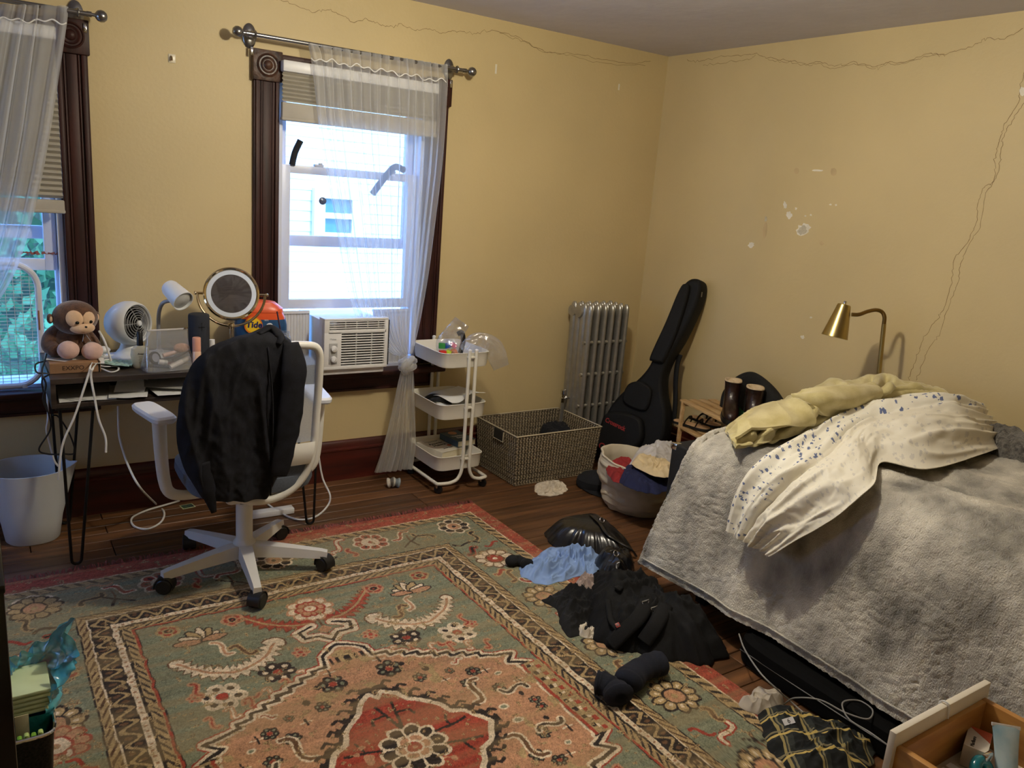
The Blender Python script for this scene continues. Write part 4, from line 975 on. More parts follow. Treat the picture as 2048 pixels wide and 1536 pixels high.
# vanity mirror
vm_ = thing('vanity_mirror', 'round gold framed makeup mirror on a stand at the desk', 'mirror', (.955, 3.63, DT))
m_gold = mat('pale_gold_chrome', (216, 196, 160), rough=.1, metal=1.0, var=.03)
mc = W(463, 588, y=3.63); md = Vector((-.28, -1, .32)).normalized(); MM = frame(mc, md, (0, 0, 1))
ring = lambda R, r_, m, nm, par, z=0.0, seg=56: MB().tube(np.stack([R*np.cos(np.linspace(0, 2*math.pi, seg+1)[:-1]), R*np.sin(np.linspace(0, 2*math.pi, seg+1)[:-1]), np.full(seg, z)], 1), r_, 10, closed=True, M=MM).build(nm, m, par)
fr_ = MB().lathe([(0, -.016), (.10, -.016), (.116, -.012), (.119, 0), (.118, .012), (.112, .016), (.107, .012), (.105, .004)], 56, MM).build('mirror_frame', m_gold, vm_)
MB().lathe([(.1045, .006), (.105, .008), (.086, .009), (.0855, .007)], 56, MM).build('light_ring', mat('frosted_ring', (214, 222, 232), rough=.3, var=.02), fr_)
MB().lathe([(.086, .0075), (0, .0075)], 56, MM).build('mirror_glass', mat('silver_mirror', (236, 236, 236), rough=.02, metal=1.0, var=.0), fr_)
P = [np.array((MM @ Vector((-.146*math.cos(q), .146*math.sin(q), -.0)))[:]) for q in np.linspace(-math.pi/2, math.pi/2, 33)]
xs_ = MM.to_3x3() @ Vector((1, 0, 0))
P = [np.array((MM @ Vector((-.142*math.sin(q) if xs_.z > 0 else .142*math.sin(q), .142*math.cos(q), 0)))[:]) for q in np.linspace(-.0, math.pi, 33)]
MB().tube(P, .006, 10).build('yoke', m_gold, vm_)
for s_ in (-1, 1):
    a, b = MM @ Vector((0, s_*.118, 0)), MM @ Vector((0, s_*.15, 0)); MB().tube([a[:], b[:]], .006, 10).ell(b[:], (.008,)*3, nu=10, nv=8).build('pivot', m_gold, vm_)
bt = MM @ Vector((-.142 if xs_.z > 0 else .142, 0, 0)); MB().tube([(bt[0], bt[1], DT+.01), bt[:]], .0085, 12).lathe([(.012, -.012), (.016, 0), (.012, .01), (0, .012)], 16, Matrix.Translation(bt)).build('stem', m_gold, vm_)
MB().lathe([(.075, 0), (.076, .006), (.06, .012), (.012, .018), (0, .018)], 36, Matrix.Translation((bt[0], bt[1], DT))).build('base', m_gold, vm_)

# detergent tub
td = thing('detergent_tub', 'orange laundry pods tub with a blue label at the desk end', 'detergent tub', (1.135, 3.76, DT))
m_or = mat('orange_plastic', (226, 88, 40), rough=.3, var=.04, coat=.3)
MT = Matrix.Translation((1.127, 3.775, DT)) @ Matrix.Rotation(math.radians(-14), 4, 'Z')
def srect(w, d_, z, n=40, p=3.2):
    a = np.linspace(0, 2*math.pi, n, endpoint=False); c, s = np.cos(a), np.sin(a)
    return np.stack([w/2*np.sign(c)*np.abs(c)**(2/p), d_/2*np.sign(s)*np.abs(s)**(2/p), np.full(n, z)], 1)
def loft(rings, M, mb=None, cap=True, mi=0):
    mb = mb or MB(); G = np.array(rings); mb.grid(G, M, mi, cv=True, flip=True)
    if cap:
        n = G.shape[1]; mb.add(G[-1], [tuple(range(n))], M, mi); mb.add(G[0], [tuple(range(n-1, -1, -1))], M, mi)
    return mb
loft([srect(.17, .11, 0), srect(.205, .125, .008), srect(.232, .135, .05), srect(.236, .137, .12), srect(.222, .13, .165), srect(.20, .12, .19)], MT).build('tub', m_or, td)
loft([srect(.195, .118, .188), srect(.205, .124, .192), srect(.20, .12, .208), srect(.165, .10, .222), srect(.13, .085, .236), srect(.06, .05, .242)], MT).build('lid', mat('orange_lid', (228, 96, 52), rough=.35, var=.04), td)
lb = loft([srect(.238, .1392, .05), srect(.2395, .1402, .08), srect(.2395, .1405, .13), srect(.2275, .134, .160)], MT, cap=False).build('label_band', mat('label_blue', (34, 78, 122), rough=.35), td)
nf = MT.to_3x3() @ Vector((0, -1, 0)); PT = lambda u, z, o=.072: MT @ Vector((u, -o, z))
MB().lathe([(.041, 0), (.041, .0012), (0, .0014)], 40, face_frame(PT(-.035, .134), nf)).build('logo_disc', mat('logo_orange', (238, 130, 30), rough=.35), td)
MB().lathe([(.035, .001), (.034, .0022), (0, .0024)], 40, face_frame(PT(-.035, .134), nf)).build('logo_inner_disc', mat('logo_yellow', (250, 204, 40), rough=.35), td)
letters('Tide', .040, face_frame(PT(-.033, .136, .0752), nf), mat('logo_navy', (18, 30, 96), rough=.35), td, shear=.12, bold=.0012)
letters('PODS', .018, face_frame(PT(-.03, .082, .0735), nf), m_white, td, bold=.0006); letters('3 in 1', .013, face_frame(PT(.035, .082, .0735), nf), m_white, td)
letters('180%', .010, face_frame(PT(.022, .158, .0705), nf), m_white, td)
for k, u in enumerate((-.06, -.035)): MB().lathe([(.009, 0), (.009, .001), (0, .0012)], 20, face_frame(PT(u, .060, .0715), nf)).build('icon_disc', mat('icon_pink', (206, 150, 150), rough=.4), td)
sw = MB()
for k in range(3):
    a = np.linspace(0, 2.4, 12)+k*2.1; P = [np.array((face_frame(PT(.038, .125, .0735), nf) @ Vector(((.006+.008*q)*math.cos(t), (.006+.008*q)*math.sin(t), 0)))[:]) for q, t in zip(np.linspace(0, 1.6, 12), a)]
    MB().tube(P, spline([[.003], [.008], [.002]], 12)[:, 0], 8, flat=.3, up=nf[:]).build('pod_swirl', [m_white, MATS['logo_navy'], mat('pod_blue', (60, 120, 190), rough=.3)][k], td)

# jar with a brush
jc = W(566, 690, y=3.60); jc[2] = DT
m_glass = clear_mat('clear_glass', tint=(.93, .96, .98), refl=.10, haze=.08)
jr_ = thing('glass_jar', 'clear glass mason jar in front of the orange tub', 'jar', jc)
MB().lathe([(.0, .003), (.034, .003), (.038, .012), (.038, .085), (.033, .1), (.029, .104), (.031, .108), (.029, .112), (.031, .116), (.030, .122), (.027, .122), (.027, .104), (.031, .098), (.035, .084), (.035, .012), (0, .008)], 30, Matrix.Translation(jc)).build('jar_body', m_glass, jr_)
br = thing('makeup_brush', 'dark handled makeup brush standing in the glass jar', 'brush', jc+(0, 0, .01))
P = [jc+(.012, .0, .012), jc+(-.005, .0, .09), jc+(-.026, .01, .215)]
MB().tube(P, [.003, .004, .0035], 8).build('handle', mat('brush_handle', (70, 44, 60), rough=.4), br); MB().tube([P[0]+(-.001, 0, -.004), P[0]+(.002, 0, .012)], [.008, .005], 10).build('bristles', mat('bristles', (190, 120, 140), rough=.9), br)

# speaker
c = W(399, 730, y=3.58); c[2] = DT
sk = thing('bluetooth_speaker', 'black cylindrical speaker on the desk behind the peach bottle', 'speaker', c)
MB().lathe([(.036, 0), (.042, .004), (.0435, .012), (.0435, .206), (.041, .214), (.034, .217), (0, .214)], 36, Matrix.Translation(c)).build('speaker_body', mat('speaker_fabric', (34, 38, 48), rough=.75, var=.15, scale=300, bump=.3, bscale=500), sk)
MB().box((c[0]+.002, c[1]-.0435, DT+.165), (.0025, .002, .04)).build('mark_bar', m_black, sk); MB().box((c[0]+.002, c[1]-.0435, DT+.165), (.026, .002, .0025)).build('mark_bar', m_black, sk)

# bottles
c = W(281, 727, y=3.545); c[2] = DT
lo_ = thing('lotion_bottle', 'cream lotion bottle with a tall black cap beside the pouch', 'bottle', c)
loft([srect(.05, .03, 0, p=2.6), srect(.062, .038, .01, p=2.6), srect(.074, .044, .055, p=2.6), srect(.066, .04, .082, p=2.4), srect(.03, .026, .094, p=2)], Matrix.Translation(c)).build('bottle_body', mat('cream_plastic', (226, 218, 188), rough=.35), lo_)
MB().lathe([(.0125, .09), (.0115, .15), (.009, .154), (0, .154)], 18, Matrix.Translation(c)).build('cap', m_black, lo_)
letters('Aveeno', .011, face_frame(c+(.004, -.0222, .062), (0, -1, 0)), m_black, lo_)
for k in range(5): MB().box(c+(.004, -.0215, .05-.006*k), (.026-.004*(k % 2), .001, .0016)).build('print_line', mat('print_tan', (120, 104, 70), rough=.7), lo_)
c = W(394, 739, y=3.46); c[2] = DT
fo = thing('foundation_bottle', 'peach foundation bottle with a pink cap in front of the black speaker', 'bottle', c)
MB().lathe([(.0165, 0), (.0175, .003), (.0175, .075), (.015, .079), (0, .079)], 22, Matrix.Translation(c)).build('glass_bottle', mat('peach_liquid', (232, 190, 160), rough=.15, coat=.6), fo)
MB().lathe([(.0165, .079), (.0168, .134), (.015, .137), (0, .137)], 22, Matrix.Translation(c)).build('cap', mat('peach_cap', (222, 160, 134), rough=.35), fo)
c = W(424, 725, y=3.56); c[2] = DT
wb2 = thing('small_bottle', 'slim white capped bottle half hidden by the jacket', 'bottle', c)
MB().lathe([(.013, 0), (.014, .003), (.014, .06), (0, .062)], 18, Matrix.Translation(c)).build('bottle_body', mat('white_frost', (214, 214, 216), rough=.3), wb2); MB().lathe([(.0135, .062), (.0125, .105), (0, .107)], 18, Matrix.Translation(c)).build('cap', m_white, wb2)
c = W(475, 720, y=3.55); c[2] = DT
db_ = thing('dropper_bottle', 'pale blue tipped nozzle bottle just above the jacket shoulder', 'bottle', c)
MB().lathe([(.017, 0), (.018, .004), (.018, .07), (.012, .08), (0, .082)], 18, Matrix.Translation(c)).build('bottle_body', mat('pale_blue', (180, 206, 226), rough=.2), db_); MB().lathe([(.012, .08), (.007, .09), (.0065, .112), (0, .114)], 16, Matrix.Translation(c)).build('nozzle', MATS['pale_blue'], db_)

# makeup pouch and what is in it
pc = W(337, 745, y=3.485); pc[2] = DT; m_vin = clear_mat('clear_vinyl', tint=(.93, .95, .97), rough=.12, refl=.12, bump=.3, haze=.20, hazecol=(.8, .82, .86))
po = thing('makeup_pouch', 'clear vinyl makeup pouch full of cosmetics at the desk edge', 'pouch', pc)
MPo = Matrix.Translation(pc) @ Matrix.Rotation(math.radians(8), 4, 'Z')
rg = []
for z, w, d_ in ((.002, .20, .09), (.004, .205, .095), (.03, .20, .085), (.08, .18, .06), (.13, .165, .035), (.165, .16, .016)):
    R_ = srect(w, d_, z, 44, 4.0); R_[:, 1] += .006*fbm(R_[:, 0]*20, R_[:, 1]*20+z*15, 3, 2); R_[:, 0] += .004*vnoise(R_[:, 1]*30, z*30, 5); rg.append(R_)
loft(rg, MPo, cap=False).build('vinyl_wall', m_vin, po)
MB().box((0, 0, .168), (.162, .008, .007), M=MPo, bev=.002).build('zip_band', mat('zip_tape', (196, 192, 190), rough=.5), po); MB().box((.07, -.006, .172), (.012, .006, .008), M=MPo, bev=.002).tube([(.07, -.006, .172), (.082, -.008, .174)], .002, 6, M=MPo).build('zip_pull', m_gold, po)
loft([srect(.2, .09, .0, 30, 4), srect(.2, .09, .003, 30, 4)], MPo).build('pouch_base', m_vin, po)
cos = [('lipstick_tube', 'pale pink cosmetic tube lying across the makeup pouch', (-.02, 0, .06), (.06, .01, .075), .009, (222, 178, 160)), ('mascara_tube', 'black mascara tube low in the makeup pouch', (-.07, .01, .02), (.0, -.01, .014), .009, (30, 26, 30)),
       ('concealer_stick', 'white and beige concealer stick along the pouch bottom', (0, -.022, .014), (.085, -.01, .045), .011, (226, 214, 200)), ('lip_gloss', 'dark red lip gloss at the pouch bottom', (-.03, .02, .016), (.03, .02, .02), .008, (110, 40, 44)), ('brow_pencil', 'thin dark pencil slanting over the pouch cosmetics', (.02, .015, .035), (.09, .0, .075), .004, (60, 40, 36)), ('cream_pot_stick', 'short white capped stick on the left of the pouch cosmetics', (-.045, -.02, .04), (-.012, -.024, .034), .011, (228, 220, 210))]
for nm, lab, a, b, r_, col in cos:
    A2, B2 = MPo @ Vector(a), MPo @ Vector(b); mid = A2.lerp(B2, .6)
    t = thing(nm, lab, 'cosmetics', A2); MB().tube([A2[:], mid[:]], r_, 12).build('tube', mat('cos_%s' % nm, col, rough=.3), t); MB().tube([mid[:], B2[:]], r_*.96, 12).build('cap', mat('cos_cap_%s' % nm, tuple(int(v*.85) for v in col), rough=.3), t)
tag(MB().ell((MPo @ Vector((.055, .0, .088)))[:], (.032, .014, .02)).build('makeup_sponge', mat('sponge_tan', (206, 150, 116), rough=.9, bump=.3)), 'tan makeup sponge near the top of the clear pouch', 'sponge')
c3 = MPo @ Vector((-.05, .012, .05)); t = thing('compact', 'round black compact in the left of the clear pouch', 'compact', c3)
MB().lathe([(0, -.006), (.026, -.006), (.028, 0), (.026, .006), (0, .006)], 24, frame(c3, (.5, -.8, .3))).build('case', m_black, t); MB().lathe([(.018, .0065), (0, .007)], 20, frame(c3, (.5, -.8, .3))).build('window', mat('compact_face', (150, 150, 160), rough=.3), t)

# bubble mailer, charger, cables on the desk
P = [W(196, 734, z=DT), W(258, 742, z=DT), W(300, 712, z=DT), W(262, 700, z=DT)]
G = np.zeros((46, 30, 3))
for i in range(46):
    for j in range(30):
        u, v = i/45, j/29; G[i, j] = np.array(P[0])*(1-u)*(1-v)+np.array(P[1])*(1-u)*v+np.array(P[2])*u*v+np.array(P[3])*u*(1-v)
iu, jv = np.meshgrid(np.arange(46), np.arange(30), indexing='ij')
G[..., 2] = DT+.006+.012*(fbm(iu*.09, jv*.09, 4, 2)*.5+.5)+.006*np.abs(np.sin(iu*.62)*np.sin(jv*.62))
tag(MB().shell(G, .002).build('bubble_wrap', mat('mint_bubble_wrap', (176, 214, 198), rough=.2, var=.1, alpha=.85, coat=.4)), 'pale green bubble wrap crumpled on the desk before the fan', 'bubble wrap')
c = W(205, 720, z=DT); tag(MB().box((c[0], c[1], DT+.013), (.12, .05, .025), M=None, bev=.006).build('charger_block', m_white), 'white charger block on the desk between monkey and bubble wrap', 'charger')
m_cab = mat('white_cable', (222, 222, 220), rough=.45, var=.03)
cable('power_cable', 'white flat cable hanging off the desk front down into the legs', [W(186, 722, z=DT+.03), W(181, 733, y=3.425), W(176, 752, y=3.41), W(150, 830, y=3.405), W(128, 880, y=3.41), W(120, 920, y=3.42), W(117, 960, y=3.43)], .0042, m_cab, flat=.55, up=(0, 1, 0))
cable('power_cable', 'white flat cable end dangling free from the desk front', [W(196, 724, z=DT+.028), W(187, 735, y=3.42), W(182, 752, y=3.408), W(190, 800, y=3.404), W(198, 840, y=3.40), W(211, 875, y=3.40), W(212, 905, y=3.40)], .0042, m_cab, flat=.55, up=(0, 1, 0))
cable('power_cable', 'white cable looping on the desk in front of the bubble wrap', [W(190, 734, z=DT+.008), W(205, 738, z=DT+.008), W(222, 744, z=DT+.006), W(236, 740, z=DT+.006), W(234, 733, z=DT+.006), W(210, 733, z=DT+.01), W(196, 730, z=DT+.012)], .004, m_cab, flat=.6, up=(0, 0, 1))
cable('power_cable', 'white cable rising up behind the plush monkey by the fan', [W(222, 722, z=DT+.03), W(217, 705, y=3.56), W(208, 680, y=3.57), W(198, 662, y=3.60)], .0045, m_cab)
cable('power_cable', 'white cable strands curled between the monkey and the fan base', [W(196, 716, y=3.58), W(215, 707, z=DT+.02), W(240, 706, z=DT+.012), W(258, 712, z=DT+.01), W(235, 716, z=DT+.012), W(200, 722, z=DT+.02)], .0038, m_cab)
tag(MB().ell(W(205, 700, y=3.62), (.03, .02, .016), nu=16, nv=10).build('plug_adapter', m_white), 'rounded white plug adapter beside the plush monkey foot', 'adapter')
m_cabk = mat('black_cable', (16, 16, 18), rough=.5)
cable('computer_cable', 'black cord looping down past the desk corner to the bin', [W(98, 690, y=3.9), W(90, 720, y=3.5), W(84, 745, y=3.40), W(92, 770, y=3.39), W(86, 800, y=3.39), W(98, 830, y=3.40), W(100, 860, y=3.43), W(78, 898, y=3.45), W(95, 908, y=3.46), W(125, 908, y=3.47), W(149, 905, y=3.5), W(140, 870, y=3.5), W(118, 835, y=3.5), W(105, 830, y=3.5)], .0032, m_cabk, n=120)
cable('computer_cable', 'thin black cord coiled against the desk side panel', [W(92, 722, y=3.6), W(72, 728, y=3.45), W(74, 745, y=3.4), W(98, 748, y=3.40), W(84, 760, y=3.40), W(88, 790, y=3.4), W(96, 825, y=3.41)], .003, m_cabk)
cable('power_cable', 'pale blue lit cable dropping behind the desk into the bin', [W(92, 740, y=3.75), W(96, 830, y=3.62), W(93, 860, y=3.62), W(100, 890, y=3.62), W(108, 920, y=3.62), W(116, 932, y=3.63)], .004, m_cab)

# ================================================================ OFFICE CHAIR
CX, CY = .862, 3.10
ch = thing('office_chair', 'white office chair with mesh back pushed up to the desk', 'chair', (CX, CY, 0))
m_cw = mat('chair_white', (216, 214, 208), rough=.42, var=.03)
m_cs = mat('chair_seat_fabric', (88, 96, 110), rough=.9, var=.12, scale=200, bump=.2, bscale=400)
for k in range(5):
    a = math.radians(46.6+72*k); dx, dy = math.cos(a), math.sin(a); zz = .0
    Msp = Matrix.Translation((CX, CY, 0)) @ Matrix.Rotation(a, 4, 'Z')
    rg = [np.array([(x, -w/2, z-h), (x, w/2, z-h), (x, w*.42, z), (x, -w*.42, z)]) for x, w, z, h in ((.02, .062, .125, .055), (.08, .056, .122, .052), (.2, .044, .108, .042), (.31, .034, .094, .034), (.335, .034, .088, .03))]
    sp = loft(rg, Msp).build('spoke', m_cw, ch, sharp=30)
    e = np.array((Msp @ Vector((.325, 0, 0)))[:]); sd_ = a+.9
    MB().tube([e+(0, 0, .06), e+(0, 0, .08)], .009, 10).build('caster_stem', m_black, sp)
    for s_ in (-1, 1):
        off = np.array([math.cos(sd_), math.sin(sd_), 0])*.016*s_
        MB().lathe([(0, -.011), (.026, -.011), (.031, -.006), (.031, .006), (.026, .011), (0, .011)], 24, frame(e+off+(0, 0, .032), (math.cos(sd_), math.sin(sd_), 0))).build('caster_wheel', m_black, sp)
    th = np.linspace(-.3, 3.4, 14); hv = np.array([-math.sin(sd_), math.cos(sd_), 0])
    G = np.array([[e+(0, 0, .032)+hv*.036*math.cos(t)+np.array([0, 0, .036*math.sin(t)])+np.array([math.cos(sd_), math.sin(sd_), 0])*w for w in (-.024, .024)] for t in th]); MB().shell(G, .003).build('caster_hood', m_black, sp)
MB().lathe([(.045, .075), (.045, .13), (.036, .14), (.033, .15), (.033, .30), (.028, .305), (.028, .34), (0, .34)], 28, Matrix.Translation((CX, CY, 0))).build('column', m_cw, ch)
MB().lathe([(.03, .30), (.032, .335), (0, .335)], 24, Matrix.Translation((CX, CY, 0))).build('column_collar', m_black, ch)
MB().box((CX, CY+.01, .365), (.20, .26, .05), bev=.02, seg=3).build('mechanism', m_cw, ch)
rg = [srect(.40, .40, .392, 48, 4), srect(.47, .455, .405, 48, 4), srect(.49, .47, .43, 48, 4), srect(.485, .465, .462, 48, 4), srect(.44, .42, .482, 48, 3.6), srect(.25, .24, .486, 48, 3)]
loft(rg, Matrix.Translation((CX+.005, CY+.03, 0))).build('seat', m_cs, ch)
loft([srect(.30, .30, .372, 40, 3), srect(.42, .41, .388, 40, 3.5), srect(.46, .45, .406, 40, 4)], Matrix.Translation((CX+.005, CY+.03, 0))).build('seat_shell', m_cw, ch)
# back frame
bw = .205; bxc = .884
def bp(x, z): return np.array([bxc+x, 2.905+.022*((z-.62)/.35)**2*(-1 if z > .62 else 1.4)+.010*(1-(x/bw)**2)*-1, z])
half = [(0, .995), (.11, .993), (.175, .985), (.198, .962), (.205, .92), (.205, .80), (.20, .68), (.196, .60), (.185, .53), (.162, .465), (.12, .415), (.065, .385), (0, .375)]
P = [bp(x, z) for x, z in half]+[bp(-x, z) for x, z in half[-2:0:-1]]
Pq = []
n_ = len(P)
PP = np.array(P+[P[0]]); loop_ = spline(PP, 97)[:-1]
MB().tube(loop_, .0155, 12, closed=True, flat=1.0).build('back_frame', m_cw, ch)
G = np.zeros((28, 18, 3))
for i in range(28):
    z = .98-(.98-.60)*i/27; hw = np.interp(z, [.60, .68, .92, .98], [.19, .194, .198, .185])
    for j in range(18): G[i, j] = bp(-hw+2*hw*j/17, z)
m_mesh = mat('chair_mesh', (176, 186, 204), rough=.8, var=.05, alpha=.62, scale=200)
MB().grid(G).build('mesh_panel', m_mesh, ch)
G = np.zeros((10, 20, 3))
for i in range(10):
    z = .60-.085*i/9; hw = np.interp(z, [.50, .60], [.17, .192])
    for j in range(20): G[i, j] = bp(-hw+2*hw*j/19, z)+(0, -.012-.01*math.sin(math.pi*i/9), 0)
MB().shell(G, .012).build('lumbar_band', m_cw, ch)
G = np.zeros((8, 20, 3))
for i in range(8):
    z = .52-.06*i/7; hw = np.interp(z, [.46, .52], [.155, .175])
    for j in range(20): G[i, j] = bp(-hw+2*hw*j/19, z)+(0, .01, 0)
MB().shell(G, .02).build('lower_back_pad', m_cs, ch)
for s_ in (-1, 1):
    ax_ = CX+s_*.322; ay = 3.085 if s_ < 0 else 3.17
    Mp = Matrix.Translation((ax_-(.012 if s_ < 0 else 0), ay, .713)) @ Matrix.Rotation(math.radians(11 if s_ < 0 else -8), 4, 'Z')
    loft([srect(.075, .235, -.014, 36, 5), srect(.088, .25, -.006, 36, 5), srect(.09, .252, .006, 36, 5), srect(.076, .236, .014, 36, 5)], Mp).build('armrest', mat('armrest_white', (214, 216, 222), rough=.45, var=.02), ch)
    P = [(ax_, ay-.03, .688), (ax_+s_*-.004, ay-.03, .56), (ax_-s_*.012, ay-.03, .46), (ax_-s_*.03, ay-.03, .405), (ax_-s_*.08, ay-.03, .385), (ax_-s_*.20, ay-.03, .383)]
    MB().tube(spline(P, 26), spline([[.026], [.024], [.023], [.022], [.02], [.018]], 26)[:, 0], 10, flat=.75, up=(0, 1, 0)).build('arm_support', m_cw, ch)

# jacket over the chair back
jk = thing('jacket', 'black jacket draped over the back of the white office chair', 'jacket', (.78, 2.87, .36))
m_jk = mat('black_cotton', (24, 25, 33), rough=.8, rgb2=(15, 16, 21), scale=30, bump=.15, bscale=400, spec=.25)
rows = [(690, 462, 585, 2.965), (676, 500, 565, 2.94), (664, 526, 553, 2.905), (672, 512, 560, 2.87), (686, 464, 582, 2.85), (706, 420, 597, 2.842), (740, 388, 599, 2.838), (790, 366, 598, 2.838), (840, 359, 596, 2.838), (885, 358, 592, 2.838), (925, 366, 584, 2.838), (955, 377, 565, 2.838), (980, 392, 545, 2.838), (996, 402, 541, 2.838), (1004, 408, 538, 2.838)]
nu, nv = 130, 110
Lp = spline(np.array([W(l, y, y=d_) for y, l, r_, d_ in rows]), nu); Rp = spline(np.array([W(r_, y, y=d_) for y, l, r_, d_ in rows]), nu)
u = np.linspace(0, 1, nv)[None, :, None]; G = Lp[:, None]*(1-u)+Rp[:, None]*u
X, Z = G[..., 0], G[..., 2]; wq = np.clip((1.02-Z)/.2, 0, 1)
wrp = .02*fbm(X*9, Z*4, 3, 2)
fold = ridge((X+wrp+.10*(Z-.7))*11, Z*1.6, 4)*.6+ridge((X-wrp-.16*(Z-.7))*24, Z*3, 9)*.3+.12*fbm(X*40, Z*30, 2, 2)
G[..., 1] -= .032*fold*(.35+.65*wq)
e = np.minimum(u[..., 0], 1-u[..., 0]); G[..., 1] += .03*np.clip(1-e/.10, 0, 1)**2
MB().shell(G, .004).build('jacket_body', m_jk, jk, sharp=180)
P = [W(582, 690, y=2.84), W(588, 740, y=2.815), W(584, 800, y=2.81), (W(575, 870, y=2.81)), W(563, 930, y=2.81), W(558, 956, y=2.812)]
Q = spline(P, 40); sl_ = MB().tube(Q, spline([[.028], [.044], [.045], [.043], [.036], [.034]], 40)[:, 0]*(1+.10*ridge(np.linspace(0, 9, 40), 0, 3)), 22, flat=.34, up=(0, 1, 0), caps=True)
sl_.build('sleeve', m_jk, jk, sharp=180)
P = [W(405, 930, y=2.83), W(415, 980, y=2.825), W(428, 1030, y=2.825)]
MB().tube(spline(P, 20), spline([[.03], [.028], [.010]], 20)[:, 0], 14, flat=.4, up=(0, 1, 0)).build('tail', m_jk, jk, sharp=180)
P = [W(516, 674, y=2.865), W(541, 660, y=2.885), W(560, 678, y=2.855), W(556, 694, y=2.835)]
MB().tube(spline(P, 24), spline([[.012], [.02], [.02], [.012]], 24)[:, 0], 12, flat=.55, up=(0, 0, 1)).build('collar', m_jk, jk, sharp=180)
P = [W(600-64, 700, y=2.83), W(545, 800, y=2.815), W(545, 900, y=2.82), W(541, 995, y=2.83)]
MB().tube(spline(P, 30), .0035, 6).build('seam', m_jk, jk, sharp=180)

# bin
bn = thing('waste_bin', 'white plastic waste bin standing under the desk', 'bin', (.15, 3.79, 0))
rg = []
for z, r_ in ((.0, .098), (.006, .104), (.10, .118), (.20, .132), (.30, .146), (.325, .151)):
    R_ = srect(2*r_, 2*r_, z, 48, 2.3); a = np.arctan2(R_[:, 1], R_[:, 0]); sp_ = np.exp(-((a+.35)/.28)**2)*max(0, (z-.14)/.19); R_[:, 0] += .035*sp_; R_[:, 1] -= .012*sp_; R_[:, 2] += .022*sp_*(z > .29); rg.append(R_)
inner = [q*np.array([.965, .965, 1])+np.array([0, 0, -.0]) for q in rg[::-1]]; inner[-1][:, 2] += .006; inner[-2][:, 2] += .004
MBn = Matrix.Translation((.148, 3.795, 0))
mb = MB(); G = np.array(rg+inner); mb.grid(G, MBn, cv=True, flip=True); mb.add(rg[0], [tuple(range(47, -1, -1))], MBn); mb.add(inner[-1], [tuple(range(48))], MBn)
mb.build('bin_body', mat('bin_plastic', (206, 210, 212), rough=.45, var=.02), bn, sharp=50)

# small things on the floor by the desk
c = W(375, 1013, z=0); cd_ = thing('photo_card', 'small dark card with a pale green border on the floor by the chair', 'card', c)
Mc = Matrix.Translation((c[0], c[1], 0)) @ Matrix.Rotation(.15, 4, 'Z')
MB().box((0, 0, .0014), (.062, .05, .0012), M=Mc).build('card_border', mat('card_pale', (190, 200, 160), rough=.5), cd_); MB().box((0, 0, .0022), (.052, .04, .0008), M=Mc).build('card_face', mat('card_dark', (30, 40, 48), rough=.4, rgb2=(80, 110, 60), scale=60), cd_)
for k in range(3): MB().box((-.014+.014*k, 0, .0029), (.006, .026, .0006), M=Mc).build('card_figure', mat('card_fig', (70+40*k, 84, 90-30*k), rough=.5), cd_)
a, b = W(503, 1036, z=0), W(586, 1024, z=0); q = (a+b)/2; an = math.atan2(b[1]-a[1], b[0]-a[0])
tag(MB().box((0, 0, .016), (np.linalg.norm(b-a), .05, .028), M=Matrix.Translation((q[0], q[1], 0)) @ Matrix.Rotation(an, 4, 'Z'), bev=.004).build('power_strip', m_white), 'white power strip lying on the floor behind the chair base', 'power strip')
cable('floor_cable', 'white cable looping on the floor under the left of the desk', [W(236, 812, y=3.75), W(237, 850, y=3.74), W(240, 880, y=3.73), W(256, 930, y=3.68), W(280, 975, y=3.6), W(312, 1008, z=.008), W(328, 1024, z=.006), W(322, 1044, z=.006), W(295, 1058, z=.006), W(268, 1052, z=.006), W(264, 1036, z=.006), W(290, 1022, z=.006), W(330, 1010, z=.012), W(362, 1000, z=.008), W(388, 985, z=.008)], .0048, m_cab, n=140)
cable('floor_cable', 'white cable running from the desk end down around the right hairpin leg', [W(632, 800, y=3.7), W(631, 850, y=3.7), W(636, 900, y=3.68), W(645, 955, y=3.66), W(660, 990, y=3.62), W(655, 1012, z=.008), W(630, 1034, z=.006), W(595, 1039, z=.006), W(560, 1025, z=.006), W(535, 1008, z=.006)], .0048, m_cab, n=100)

# ================================================================ WHITE CART
from mathutils.bvhtree import BVHTree
def on(ob, px_, py_, lift=0.0):
    """the point of a built thing that shows at a pixel of the photograph"""
    me = ob.data; mw = Matrix.Translation(BASE[ob.name]); t = BVHTree.FromPolygons([(mw @ v.co)[:] for v in me.vertices], [p.vertices[:] for p in me.polygons]) if ob.name not in _BVH else _BVH[ob.name]
    _BVH[ob.name] = t
    dd = Vector((CAM.T @ np.array([(px_-1024)/FPX, (py_-768)/FPX, 1.0]))).normalized()
    h = t.ray_cast(Vector((0, 0, CAMH)), dd)
    if h[0] is None: return None
    return np.array(h[0][:])+np.array(h[1][:])*(lift if h[1].dot(dd) < 0 else -lift)
_BVH = {}
def quad_prism(px4, ztop, th):
    P = np.array([W(*q, z=ztop) for q in px4]); V = np.vstack([P, P-(0, 0, th)]); return MB().add(V, [(0, 1, 2, 3), (7, 6, 5, 4), (0, 4, 5, 1), (1, 5, 6, 2), (2, 6, 7, 3), (3, 7, 4, 0)])

